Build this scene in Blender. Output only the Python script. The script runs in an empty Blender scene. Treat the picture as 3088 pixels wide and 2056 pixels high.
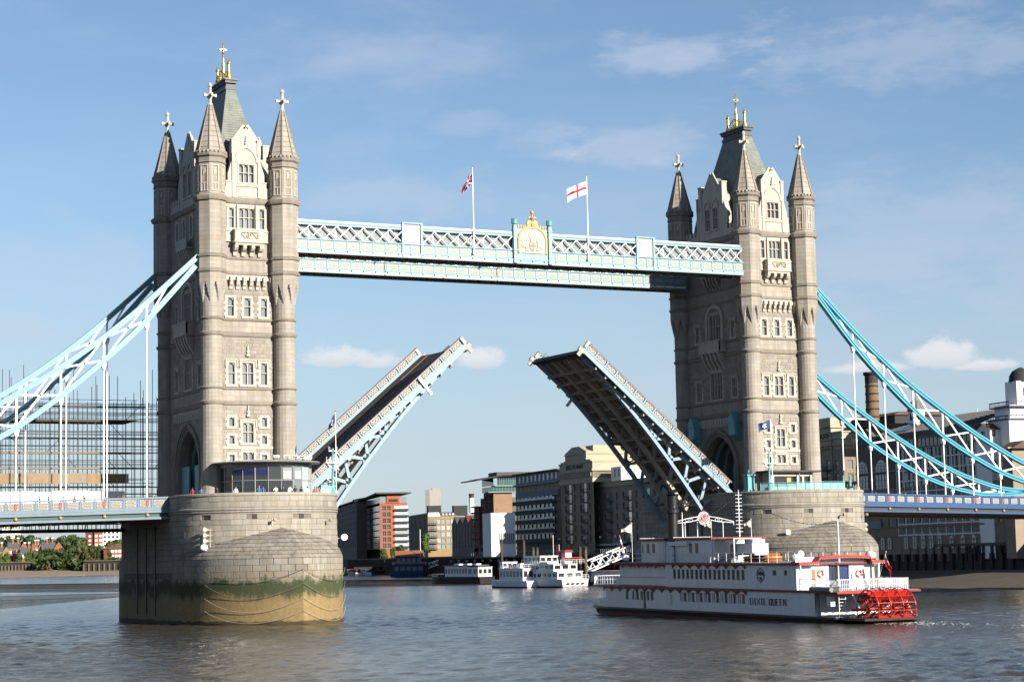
import bpy, math, random
from mathutils import Vector, Matrix
rnd = random.Random(11)
scene = bpy.context.scene
COL = scene.collection
pi = math.pi
sin, cos, rad = math.sin, math.cos, math.radians

# ------------------------------------------------------------------ camera, sky, sun, exposure
CAM = Vector((-127.8213, -255.4382, 7.4217))
YAW, PIT, ROL, FPX = 0.4694, 0.1067, -0.0214, 6077.94     # focal length in photo pixels (3088 wide)
fw = Vector((sin(YAW) * cos(PIT), cos(YAW) * cos(PIT), sin(PIT)))
r0 = Vector((cos(YAW), -sin(YAW), 0)); u0 = r0.cross(fw)
rv = r0 * cos(ROL) + u0 * sin(ROL); uv = -r0 * sin(ROL) + u0 * cos(ROL)
cd = bpy.data.cameras.new('camera'); co = bpy.data.objects.new('camera', cd); COL.objects.link(co)
cd.sensor_width = 36; cd.lens = FPX / 3088 * 36; cd.clip_start = 1; cd.clip_end = 20000
mw = Matrix((rv, uv, -fw)).transposed().to_4x4(); mw.translation = CAM
co.matrix_world = mw
scene.camera = co

SUN_AZ, SUN_EL = 160.0, 23.0
world = bpy.data.worlds.new('World'); scene.world = world; world.use_nodes = True
wt = world.node_tree; wn = wt.nodes; wl = wt.links
wn.clear()
def N(tree, typ, **kw):
    n = tree.nodes.new(typ)
    for k, v in kw.items():
        if k.startswith('i_'): n.inputs[k[2:].replace('_', ' ')].default_value = v
        else: setattr(n, k, v)
    return n
def wmath(op, a, b=None, c=None, clamp=False):
    n = wn.new('ShaderNodeMath'); n.operation = op; n.use_clamp = clamp
    for i, x in enumerate((a, b, c)):
        if x is None: continue
        if isinstance(x, (int, float)): n.inputs[i].default_value = x
        else: wl.new(x, n.inputs[i])
    return n.outputs[0]
def wsmooth(x, a, b):
    n = wn.new('ShaderNodeMapRange'); n.interpolation_type = 'SMOOTHSTEP'
    wl.new(x, n.inputs['Value']); n.inputs['From Min'].default_value = a; n.inputs['From Max'].default_value = b
    return n.outputs['Result']
sky = wn.new('ShaderNodeTexSky'); sky.sky_type = 'NISHITA'; sky.sun_disc = False
sky.sun_elevation = rad(SUN_EL); sky.sun_rotation = rad(SUN_AZ)
sky.air_density = 0.95; sky.dust_density = 0.35; sky.ozone_density = 3.0; sky.altitude = 10
tc = wn.new('ShaderNodeTexCoord')
sep = wn.new('ShaderNodeSeparateXYZ'); wl.new(tc.outputs['Generated'], sep.inputs[0])
az = wmath('ARCTAN2', sep.outputs['X'], sep.outputs['Y'])
el = wmath('ARCSINE', sep.outputs['Z'])
def wnoise(sx, sy, scale, detail=6, rough=.55, ox=0.0):
    cmb = wn.new('ShaderNodeCombineXYZ')
    wl.new(wmath('MULTIPLY', az, sx), cmb.inputs[0]); wl.new(wmath('MULTIPLY', el, sy), cmb.inputs[1]); cmb.inputs[2].default_value = ox
    n = wn.new('ShaderNodeTexNoise'); n.inputs['Scale'].default_value = scale; n.inputs['Detail'].default_value = detail
    n.inputs['Roughness'].default_value = rough; wl.new(cmb.outputs[0], n.inputs['Vector'])
    return n.outputs['Fac']
# thin high cloud: soft streaks, thicker low in the sky
n1 = wnoise(9, 26, 1.0, 7, .58, 3.3); n2 = wnoise(2.2, 6, 1.0, 3, .5, 8.1)
nw = wnoise(26, 70, 1.0, 7, .62, 2.2)
streak = wmath('MULTIPLY', wsmooth(n1, .47, .80), wsmooth(n2, .42, .66))
veil = wmath('MULTIPLY', wsmooth(wnoise(5, 24, 1.0, 6, .6, 5.7), .36, .75), wsmooth(el, .34, .03))
cirrus = wmath('ADD', wmath('MULTIPLY', streak, .55), wmath('MULTIPLY', veil, .50), clamp=True)
for a0, e0, wa, we, k in ((.5556, .2443, .038, .011, .6), (.6723, .2411, .080, .020, .45), (.402, .178, .065, .014, .38), (.5309, .2015, .038, .010, .5), (.4876, .206, .022, .010, .36), (.451, .215, .018, .006, .3), (.668, .15, .11, .035, .36), (.25, .145, .09, .022, .3), (.22, .118, .04, .008, .5), (-.3, .2, .2, .03, .5), (1.1, .22, .2, .03, .5), (2.0, .25, .3, .04, .5), (-1.5, .22, .3, .04, .5)):
    da = wmath('DIVIDE', wmath('SUBTRACT', az, a0), wa); de = wmath('DIVIDE', wmath('SUBTRACT', el, e0), we)
    q = wmath('ADD', wmath('SQRT', wmath('ADD', wmath('MULTIPLY', da, da), wmath('MULTIPLY', de, de))), wmath('MULTIPLY', wmath('SUBTRACT', .5, nw), 3.2))
    cirrus = wmath('ADD', cirrus, wmath('MULTIPLY', wsmooth(q, 1.3, .2), k), clamp=True)
# small cumulus low over the far bank
det = wnoise(60, 95, 1.0, 6, .6, 1.9)
dets = wnoise(24, 40, 1.0, 3, .5, 6.2)
def puff(a0, e0, wa, we):
    da = wmath('DIVIDE', wmath('SUBTRACT', az, a0), wa)
    de = wmath('DIVIDE', wmath('SUBTRACT', el, e0), we)
    low = wmath('MULTIPLY', wmath('MINIMUM', de, 0.0), 1.5)
    de2 = wmath('ADD', de, low)
    q = wmath('ADD', wmath('MULTIPLY', da, da), wmath('MULTIPLY', de2, de2))
    q = wmath('ADD', wmath('SQRT', q), wmath('MULTIPLY', wmath('SUBTRACT', det, .5), 1.7))
    q = wmath('ADD', q, wmath('MULTIPLY', wmath('SUBTRACT', dets, .5), 1.5))
    return wsmooth(q, 1.05, .45), de
PUFFS = [(.385, .0985, .025, .0082), (.401, .0965, .016, .0062), (.4536, .096, .0135, .0082), (.676, .0905, .024, .0112), (.648, .0875, .028, .0058), (.702, .0865, .02, .005),
         (-.1, .11, .05, .01), (.95, .10, .05, .011), (1.3, .12, .06, .012), (-.6, .13, .06, .012), (2.2, .14, .08, .016), (3.0, .12, .07, .014), (-1.6, .13, .07, .014), (-2.5, .15, .08, .016)]
pf = None; base = None
for a0, e0, wa, we in PUFFS:
    m, de = puff(a0, e0, wa, we)
    b = wmath('MULTIPLY', m, wsmooth(de, .5, -.7))
    pf = m if pf is None else wmath('MAXIMUM', pf, m)
    base = b if base is None else wmath('MAXIMUM', base, b)
def wmix(fac, a, b):
    n = wn.new('ShaderNodeMix'); n.data_type = 'RGBA'
    wl.new(fac, n.inputs[0])
    for i, x in ((6, a), (7, b)):
        if isinstance(x, tuple): n.inputs[i].default_value = (*x, 1)
        else: wl.new(x, n.inputs[i])
    return n.outputs[2]
CLOUD = (6.7, 6.7, 6.9); CLOUDB = (4.2, 4.6, 5.4)
# pale horizon air
c0 = wmix(wmath('MULTIPLY', wsmooth(el, .22, .0), .62), sky.outputs[0], (3.5, 4.35, 5.35))
c1 = wmix(wmath('MULTIPLY', cirrus, .78), c0, (4.6, 5.1, 6.1))
c2 = wmix(wmath('MULTIPLY', pf, .80), c1, CLOUD)
c3 = wmix(wmath('MULTIPLY', base, .72), c2, CLOUDB)
bg = wn.new('ShaderNodeBackground'); wl.new(c3, bg.inputs[0]); bg.inputs[1].default_value = 0.056
wo = wn.new('ShaderNodeOutputWorld'); wl.new(bg.outputs[0], wo.inputs[0])

sd = bpy.data.lights.new('sun', 'SUN'); sd.energy = 5.0; sd.angle = rad(.53); sd.color = (1, .93, .82)
so = bpy.data.objects.new('sun', sd); COL.objects.link(so)
sdir = Vector((sin(rad(SUN_AZ)) * cos(rad(SUN_EL)), cos(rad(SUN_AZ)) * cos(rad(SUN_EL)), sin(rad(SUN_EL))))
so.rotation_euler = sdir.to_track_quat('Z', 'Y').to_euler(); so.location = (0, -200, 200)
scene.view_settings.view_transform = 'Standard'; scene.view_settings.look = 'None'
scene.view_settings.exposure = 1.2; scene.view_settings.gamma = 1; scene.view_settings.use_curve_mapping = False
scene.render.engine = 'CYCLES'
scene.cycles.max_bounces = 6; scene.cycles.diffuse_bounces = 3; scene.cycles.glossy_bounces = 3; scene.cycles.transmission_bounces = 4; scene.cycles.transparent_max_bounces = 8
scene.cycles.caustics_reflective = False; scene.cycles.caustics_refractive = False

# ------------------------------------------------------------------ materials
MATS = {}
ALB = .58
def mat(name, base, rough=.7, var=0.0, hue=0.0, noise=0.0, nscale=1.0, bump=0.0, bscale=8.0, metal=0.0, spec=.35, stain=None, island=False, emit=None, streak=0.0):
    """principled material: base colour x (per piece variation) x (noise grain), optional bump"""
    if min(base) < .6: base = tuple(c * ALB for c in base)
    m = bpy.data.materials.new(name); m.use_nodes = True; t = m.node_tree; nn = t.nodes; L = t.links
    b = nn['Principled BSDF']; b.inputs['Roughness'].default_value = rough; b.inputs['Metallic'].default_value = metal
    b.inputs['Specular IOR Level'].default_value = spec
    m.diffuse_color = (*base, 1)
    rgb = nn.new('ShaderNodeRGB'); rgb.outputs[0].default_value = (*base, 1); cur = rgb.outputs[0]
    geo = nn.new('ShaderNodeNewGeometry'); oi = nn.new('ShaderNodeObjectInfo'); tcn = nn.new('ShaderNodeTexCoord')
    def M(op, a, bb=None, clamp=False):
        n = nn.new('ShaderNodeMath'); n.operation = op; n.use_clamp = clamp
        for i, x in enumerate((a, bb)):
            if x is None: continue
            if isinstance(x, (int, float)): n.inputs[i].default_value = x
            else: L.new(x, n.inputs[i])
        return n.outputs[0]
    pos = geo.outputs['Position']
    if var or hue:
        r = oi.outputs['Random']
        if island: r = M('FRACT', M('ADD', geo.outputs['Random Per Island'], oi.outputs['Random']))
        h = nn.new('ShaderNodeHueSaturation')
        L.new(M('ADD', M('MULTIPLY', r, 2 * var), 1 - var), h.inputs['Value'])
        r2 = M('FRACT', M('MULTIPLY', r, 7.31))
        L.new(M('ADD', M('MULTIPLY', r2, 2 * hue), .5 - hue), h.inputs['Hue'])
        L.new(M('ADD', M('MULTIPLY', M('FRACT', M('MULTIPLY', r, 13.7)), .5), .75), h.inputs['Saturation'])
        L.new(cur, h.inputs['Color']); cur = h.outputs[0]
    if noise:
        n = nn.new('ShaderNodeTexNoise'); n.inputs['Scale'].default_value = nscale; n.inputs['Detail'].default_value = 6; n.inputs['Roughness'].default_value = .6
        L.new(pos, n.inputs['Vector'])
        k = M('ADD', M('MULTIPLY', n.outputs['Fac'], 2.6 * noise), 1 - 1.3 * noise)
        if streak:
            mp = nn.new('ShaderNodeMapping'); mp.inputs['Scale'].default_value = (1.7, 1.7, .11); L.new(pos, mp.inputs['Vector'])
            n2 = nn.new('ShaderNodeTexNoise'); n2.inputs['Scale'].default_value = 1.0; n2.inputs['Detail'].default_value = 5; L.new(mp.outputs[0], n2.inputs['Vector'])
            mr = nn.new('ShaderNodeMapRange'); mr.inputs['From Min'].default_value = .40; mr.inputs['From Max'].default_value = .72; L.new(n2.outputs['Fac'], mr.inputs['Value'])
            k = M('MULTIPLY', k, M('SUBTRACT', 1.0, M('MULTIPLY', mr.outputs[0], streak)))
        mx = nn.new('ShaderNodeVectorMath'); mx.operation = 'SCALE'; L.new(cur, mx.inputs[0]); L.new(k, mx.inputs['Scale']); cur = mx.outputs[0]
    if stain: cur = stain(nn, L, M, cur, pos, geo)
    L.new(cur, b.inputs['Base Color'])
    if bump:
        n = nn.new('ShaderNodeTexNoise'); n.inputs['Scale'].default_value = bscale; n.inputs['Detail'].default_value = 5; L.new(pos, n.inputs['Vector'])
        bn = nn.new('ShaderNodeBump'); bn.inputs['Strength'].default_value = bump; bn.inputs['Distance'].default_value = .05
        L.new(n.outputs['Fac'], bn.inputs['Height']); L.new(bn.outputs[0], b.inputs['Normal'])
    if emit:
        b.inputs['Emission Color'].default_value = (*base, 1); b.inputs['Emission Strength'].default_value = emit
    MATS[name] = m
    return m

def mixcol(nn, L, fac, a, b):
    n = nn.new('ShaderNodeMix'); n.data_type = 'RGBA'; L.new(fac, n.inputs[0])
    for i, x in ((6, a), (7, b)):
        if isinstance(x, tuple): n.inputs[i].default_value = (*x, 1)
        else: L.new(x, n.inputs[i])
    return n.outputs[2]
def tide_stain(nn, L, M, cur, pos, geo):
    """tide marks on masonry standing in the river: wet foot, mud, weed band, damp grey above"""
    sp = nn.new('ShaderNodeSeparateXYZ'); L.new(pos, sp.inputs[0])
    mp = nn.new('ShaderNodeMapping'); mp.inputs['Scale'].default_value = (1, 1, .35); L.new(pos, mp.inputs['Vector'])
    n = nn.new('ShaderNodeTexNoise'); n.inputs['Scale'].default_value = .55; n.inputs['Detail'].default_value = 7; n.inputs['Roughness'].default_value = .65; L.new(mp.outputs[0], n.inputs['Vector'])
    nf = nn.new('ShaderNodeTexNoise'); nf.inputs['Scale'].default_value = 2.6; nf.inputs['Detail'].default_value = 5; L.new(pos, nf.inputs['Vector'])
    z = M('ADD', sp.outputs['Z'], M('MULTIPLY', M('SUBTRACT', n.outputs['Fac'], .5), 3.4))
    z = M('ADD', z, M('MULTIPLY', M('SUBTRACT', nf.outputs['Fac'], .5), 1.6))
    def ss(x, a, b):
        q = nn.new('ShaderNodeMapRange'); q.interpolation_type = 'SMOOTHSTEP'; L.new(x, q.inputs['Value'])
        q.inputs['From Min'].default_value = a; q.inputs['From Max'].default_value = b; return q.outputs['Result']
    grain = M('ADD', M('MULTIPLY', nf.outputs['Fac'], .8), .6)
    def sc(c):
        v = nn.new('ShaderNodeVectorMath'); v.operation = 'SCALE'; v.inputs[0].default_value = c; L.new(grain, v.inputs['Scale']); return v.outputs[0]
    cur = mixcol(nn, L, M('MULTIPLY', ss(z, 7.2, 5.6), .55), cur, sc((.20, .165, .105)))
    cur = mixcol(nn, L, M('MULTIPLY', ss(z, 5.75, 4.9), .9), cur, sc((.022, .036, .008)))
    cur = mixcol(nn, L, ss(z, 4.0, 2.9), cur, sc((.20, .142, .064)))
    cur = mixcol(nn, L, ss(M('ADD', sp.outputs['Z'], M('MULTIPLY', n.outputs['Fac'], .8)), .95, .75), cur, sc((.05, .038, .02)))
    return cur

mat('tower_ashlar', (.465, .415, .352), .85, var=.065, hue=.008, noise=.2, nscale=.4, bump=.25, bscale=5, island=True, streak=.24)
mat('tower_rubble', (.405, .36, .305), .9, var=.12, hue=.012, noise=.2, nscale=.8, bump=.5, bscale=4, island=True, streak=.12)
mat('portland', (.66, .595, .50), .8, noise=.14, nscale=.7, bump=.15, bscale=6, streak=.14)
mat('portland_carved', (.66, .595, .50), .85, noise=.2, nscale=1.2, bump=.9, bscale=3.0, streak=.16)
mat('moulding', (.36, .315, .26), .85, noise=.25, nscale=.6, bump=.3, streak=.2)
mat('mortar', (.24, .21, .175), .95, noise=.15)
mat('slate', (.25, .272, .23), .6, noise=.3, nscale=.8, bump=.3, bscale=3, var=.10, island=True, streak=.2)
mat('lead', (.07, .075, .075), .5, noise=.2)
mat('gilding', (.83, .56, .14), .32, metal=.75, noise=.1)
mat('gold_paint', (.70, .40, .12), .5, noise=.08)
mat('pier_granite', (.43, .39, .325), .85, var=.12, hue=.010, noise=.2, nscale=.5, bump=.45, bscale=3.5, stain=tide_stain, island=True, streak=.24)
mat('pier_cap', (.36, .322, .265), .9, var=.10, hue=.008, noise=.2, nscale=.5, bump=.45, bscale=3.5, stain=tide_stain, island=True, streak=.42)
mat('sky_blue_paint', (.25, .45, .50), .4, noise=.06, nscale=.7)
mat('pale_blue_paint', (.30, .43, .51), .42, noise=.08, nscale=.7)
mat('grey_blue_paint', (.19, .265, .325), .5, noise=.12, nscale=.5, streak=.12)
mat('turquoise_paint', (.17, .48, .52), .45, noise=.08)
mat('cyan_paint', (.105, .46, .60), .35, noise=.06)
mat('cyan_rib', (.02, .19, .29), .4, noise=.06)
mat('royal_blue_paint', (.032, .105, .26), .4, noise=.1, nscale=.8)
mat('white_paint', (.80, .79, .76), .45, noise=.05, nscale=1.0, streak=.05)
mat('cream_paint', (.53, .49, .425), .5, noise=.07)
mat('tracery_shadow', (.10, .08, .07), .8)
mat('rust_red_paint', (.33, .12, .075), .6, noise=.15)
mat('shield_red', (.62, .10, .08), .5, noise=.06)
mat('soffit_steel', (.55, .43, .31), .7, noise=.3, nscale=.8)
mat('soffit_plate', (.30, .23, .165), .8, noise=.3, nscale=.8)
mat('leaf_steel', (.52, .46, .39), .6, noise=.3, nscale=.6)
mat('dark_steel', (.045, .045, .048), .6, noise=.2)
mat('iron_green', (.03, .085, .085), .5, noise=.15)
mat('asphalt', (.085, .083, .08), .9, noise=.2, nscale=2)
mat('footway', (.16, .15, .14), .9, noise=.15)
mat('glass', (.24, .265, .28), .12, spec=.9, var=.25)  # base lifted for the sky reflected in the panes
mat('glass_dark', (.035, .04, .045), .08, spec=.8, var=.3)
mat('glass_sky', (.52, .58, .60), .10, spec=.9, var=.3)  # sky reflection put into a pale pane colour
mat('glass_green', (.04, .14, .115), .08, spec=.9, var=.2)
mat('walkway_glass', (.30, .335, .345), .15, spec=.8, noise=.12)
mat('boat_window', (.075, .065, .05), .12, spec=.8, var=.2)
def clearglass(name, tint):
    m = bpy.data.materials.new(name); m.use_nodes = True; t = m.node_tree; b = t.nodes['Principled BSDF']
    b.inputs['Base Color'].default_value = (*tint, 1); b.inputs['Roughness'].default_value = .05
    tr = t.nodes.new('ShaderNodeBsdfTransparent'); tr.inputs[0].default_value = (*tint, 1)
    mx = t.nodes.new('ShaderNodeMixShader'); mx.inputs[0].default_value = .45
    t.links.new(tr.outputs[0], mx.inputs[1]); t.links.new(b.outputs[0], mx.inputs[2]); t.links.new(mx.outputs[0], t.nodes['Material Output'].inputs[0])
    m.diffuse_color = (*tint, 1); MATS[name] = m
clearglass('rail_glass', (.45, .80, .80)); clearglass('pale_glass', (.75, .90, .86))

# ------------------------------------------------------------------ mesh builder and tagging
class MB:
    def __init__(s, M=None): s.v = []; s.f = []; s.m = []; s.M = M; s.mi = 0
    def add(s, vs, fs):
        n = len(s.v)
        if s.M: vs = [s.M(*p) for p in vs]
        s.v += [tuple(p) for p in vs]; s.f += [tuple(i + n for i in f) for f in fs]; s.m += [s.mi] * len(fs)
        return s
    def box(s, x0, x1, y0, y1, z0, z1):
        return s.add([(x0, y0, z0), (x1, y0, z0), (x1, y1, z0), (x0, y1, z0), (x0, y0, z1), (x1, y0, z1), (x1, y1, z1), (x0, y1, z1)],
                     [(0, 3, 2, 1), (4, 5, 6, 7), (0, 1, 5, 4), (1, 2, 6, 5), (2, 3, 7, 6), (3, 0, 4, 7)])
    def cbox(s, c, sx, sy, sz): return s.box(c[0] - sx / 2, c[0] + sx / 2, c[1] - sy / 2, c[1] + sy / 2, c[2] - sz / 2, c[2] + sz / 2)
    def prism(s, poly, a, b, ax='y'):
        """extrude a 2D polygon from a to b along an axis; the other two axes take the polygon's coordinates in order"""
        def P(p, h): return {'x': (h, p[0], p[1]), 'y': (p[0], h, p[1]), 'z': (p[0], p[1], h)}[ax]
        n = len(poly); vs = [P(p, a) for p in poly] + [P(p, b) for p in poly]
        return s.add(vs, [tuple(range(n))[::-1], tuple(range(n, 2 * n))] + [(i, (i + 1) % n, n + (i + 1) % n, n + i) for i in range(n)])
    def bar(s, a, b, w, h, up=(0, 0, 1)):
        a = Vector(a); b = Vector(b); d = (b - a)
        if d.length < 1e-6: return s
        d.normalize(); up = Vector(up); x = d.cross(up)
        if x.length < 1e-4: x = d.cross(Vector((0, 1, 0)))
        x.normalize(); y = x.cross(d); x *= w / 2; y *= h / 2
        vs = [a - x - y, a + x - y, a + x + y, a - x + y, b - x - y, b + x - y, b + x + y, b - x + y]
        return s.add(vs, [(0, 1, 2, 3), (7, 6, 5, 4), (0, 4, 5, 1), (1, 5, 6, 2), (2, 6, 7, 3), (3, 7, 4, 0)])
    def tube(s, pts, r, n=6, cap=True):
        pts = [Vector(p) for p in pts]; rings = []
        for i, p in enumerate(pts):
            d = (pts[min(i + 1, len(pts) - 1)] - pts[max(i - 1, 0)]).normalized()
            x = d.cross(Vector((0, 0, 1)))
            if x.length < 1e-3: x = d.cross(Vector((0, 1, 0)))
            x.normalize(); y = x.cross(d); rr = r[i] if isinstance(r, (list, tuple)) else r
            rings.append([p + (x * cos(2 * pi * k / n) + y * sin(2 * pi * k / n)) * rr for k in range(n)])
        return s.loft(rings, cap)
    def loft(s, rings, cap=True, closed=True):
        n = len(rings[0]); vs = [p for r in rings for p in r]; fs = []
        for i in range(len(rings) - 1):
            for k in range(n if closed else n - 1):
                k2 = (k + 1) % n; fs.append((i * n + k, i * n + k2, (i + 1) * n + k2, (i + 1) * n + k))
        if cap and closed: fs += [tuple(range(n))[::-1], tuple(range((len(rings) - 1) * n, len(rings) * n))]
        return s.add(vs, fs)
    def lathe(s, prof, cx=0, cy=0, n=16, ph=0.0, cap=True):
        return s.loft([[(cx + r * cos(ph + 2 * pi * k / n), cy + r * sin(ph + 2 * pi * k / n), z) for k in range(n)] for r, z in prof], cap)
    def quad(s, *p): return s.add(list(p), [tuple(range(len(p)))])
    def wall(s, u0, u1, z0, z1, holes=(), depth=.3, d=0.0):
        """flat wall in a face frame (u, d, z) with rectangular openings and their reveals"""
        us = sorted({u0, u1, *[h[0] for h in holes], *[h[1] for h in holes]}); zs = sorted({z0, z1, *[h[2] for h in holes], *[h[3] for h in holes]})
        us = [u for u in us if u0 <= u <= u1]; zs = [z for z in zs if z0 <= z <= z1]
        for a, b in zip(us, us[1:]):
            run = None
            for c, e in zip(zs, zs[1:]):
                mu, mz = (a + b) / 2, (c + e) / 2
                inh = any(h[0] < mu < h[1] and h[2] < mz < h[3] for h in holes)
                if not inh: run = (run[0], e) if run else (c, e)
                if (inh or e == zs[-1]) and run:
                    s.quad((a, d, run[0]), (b, d, run[0]), (b, d, run[1]), (a, d, run[1])); run = None
        for h in (holes if depth else ()):
            a, b, c, e = h[:4]; D = d - depth
            s.quad((a, d, c), (a, D, c), (a, D, e), (a, d, e)); s.quad((b, d, c), (b, d, e), (b, D, e), (b, D, c))
            s.quad((a, d, c), (b, d, c), (b, D, c), (a, D, c)); s.quad((a, d, e), (a, D, e), (b, D, e), (b, d, e))
        return s
    def mesh(s, name, mats, shift=(0, 0, 0), smooth=None):
        me = bpy.data.meshes.new(name)
        me.from_pydata([(x - shift[0], y - shift[1], z - shift[2]) for x, y, z in s.v], [], s.f)
        if isinstance(mats, str): mats = [mats]
        for k in mats: me.materials.append(MATS[k])
        if len(mats) > 1: me.polygons.foreach_set('material_index', s.m)
        if smooth is not None:
            me.polygons.foreach_set('use_smooth', [True] * len(me.polygons)); me.set_sharp_from_angle(angle=rad(smooth))
        me.update(); return me
    def build(s, name, mats, parent=None, smooth=None, **kw):
        sh = SHIFT.get(root_of(parent), (0, 0, 0)) if parent else (0, 0, 0)
        o = bpy.data.objects.new(name, s.mesh(name, mats, sh, smooth)); COL.objects.link(o)
        if parent: o.parent = parent; KIDS.setdefault(parent, []).append(o)
        for k, v in kw.items(): o[k] = v
        return o
SHIFT = {}; KIDS = {}
def root_of(o):
    while o.parent: o = o.parent
    return o
def thing(name, label, cat, loc=(0, 0, 0), rz=0.0, group=None, shift=(0, 0, 0)):
    o = bpy.data.objects.new(name, None); COL.objects.link(o); o.location = loc; o.rotation_euler = (0, 0, rz); o.empty_display_size = .3
    o['label'] = label; o['category'] = cat
    if group: o['group'] = group
    SHIFT[o] = shift
    return o
def tag(o, label, cat, group=None):
    o['label'] = label; o['category'] = cat
    if group: o['group'] = group
    return o
def inst(me, name, parent, loc, scale=(1, 1, 1), rz=0.0):
    """one more piece that shares its mesh"""
    o = bpy.data.objects.new(name, me); COL.objects.link(o); o.parent = parent; KIDS.setdefault(parent, []).append(o)
    sh = SHIFT.get(root_of(parent), (0, 0, 0)); o.location = (loc[0] - sh[0], loc[1] - sh[1], loc[2] - sh[2]); o.scale = scale; o.rotation_euler = (0, 0, rz)
    return o
def dup(o, parent=None, loc=None, rz=None, label=None, group=None):
    c = o.copy(); COL.objects.link(c)
    if parent: c.parent = parent; KIDS.setdefault(parent, []).append(c)
    else: SHIFT[c] = SHIFT.get(o, (0, 0, 0))
    if loc is not None: c.location = loc
    if rz is not None: c.rotation_euler = (0, 0, rz)
    if label: c['label'] = label
    if group: c['group'] = group
    for k in list(KIDS.get(o, [])): dup(k, c)
    return c
def ident(): return None
def face(ox, oy, ux, uy, nx, ny):
    """face frame: (u, d, z) -> xyz with u along the wall and d outwards"""
    return lambda u, d, z: (ox + u * ux + d * nx, oy + u * uy + d * ny, z)
def arch_pts(hw, zs, za, n=8):
    """pointed arch outline from (-hw, zs) over the apex (0, za) to (hw, zs)"""
    r = za - zs; c = (r * r - hw * hw) / (2 * hw); Rr = hw + c
    left = []
    a1 = math.atan2(r, c) if c > -hw * .999 else pi / 2
    for i in range(n + 1):
        t = a1 * i / n; left.append((c - Rr * cos(t), zs + Rr * sin(t)))
    return left + [(-x, z) for x, z in left[::-1][1:]]
# unit pieces shared by many parts
def unit_block():
    b = .06
    return MB().add([(-.5, 0, -.5), (.5, 0, -.5), (.5, 0, .5), (-.5, 0, .5), (-.5 + b * .6, -1, -.5 + b), (.5 - b * .6, -1, -.5 + b), (.5 - b * .6, -1, .5 - b), (-.5 + b * .6, -1, .5 - b)],
                    [(4, 5, 6, 7), (0, 1, 5, 4), (1, 2, 6, 5), (2, 3, 7, 6), (3, 0, 4, 7)])
# ------------------------------------------------------------------ river and ground
def water_material():
    m = bpy.data.materials.new('river_water'); m.use_nodes = True; t = m.node_tree; nn = t.nodes; L = t.links
    b = nn['Principled BSDF']; b.inputs['Base Color'].default_value = (.05, .042, .028, 1); b.inputs['Roughness'].default_value = .10; b.inputs['IOR'].default_value = 1.33
    geo = nn.new('ShaderNodeNewGeometry')
    def noise(sx, sy, sc, det, rough=.55):
        mp = nn.new('ShaderNodeMapping'); mp.inputs['Scale'].default_value = (sx, sy, 1); mp.inputs['Rotation'].default_value = (0, 0, .5); L.new(geo.outputs['Position'], mp.inputs['Vector'])
        n = nn.new('ShaderNodeTexNoise'); n.inputs['Scale'].default_value = sc; n.inputs['Detail'].default_value = det; n.inputs['Roughness'].default_value = rough; L.new(mp.outputs[0], n.inputs['Vector']); return n.outputs['Fac']
    def bump(h, dist, prev=None, st=1.0):
        k = nn.new('ShaderNodeBump'); k.inputs['Strength'].default_value = st; k.inputs['Distance'].default_value = dist; L.new(h, k.inputs['Height'])
        if prev: L.new(prev, k.inputs['Normal'])
        return k.outputs[0]
    b2 = bump(noise(1, 1.3, .75, 4), .22)
    b3 = bump(noise(1, 1.2, 2.6, 3), .07, b2)
    L.new(b3, b.inputs['Normal'])
    # patches of silt: slightly paler, browner water
    mr = nn.new('ShaderNodeMapRange'); L.new(noise(1, 1, .022, 4), mr.inputs['Value']); mr.inputs['From Min'].default_value = .35; mr.inputs['From Max'].default_value = .7
    L.new(mixcol(nn, L, mr.outputs[0], (.028, .027, .025), (.052, .043, .031)), b.inputs['Base Color'])
    # wind patches change the gloss
    mr2 = nn.new('ShaderNodeMapRange'); L.new(noise(.4, 1, .03, 3), mr2.inputs['Value']); mr2.inputs['To Min'].default_value = .06; mr2.inputs['To Max'].default_value = .2
    L.new(mr2.outputs[0], b.inputs['Roughness'])
    MATS['river_water'] = m
water_material()
import numpy as np
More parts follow.
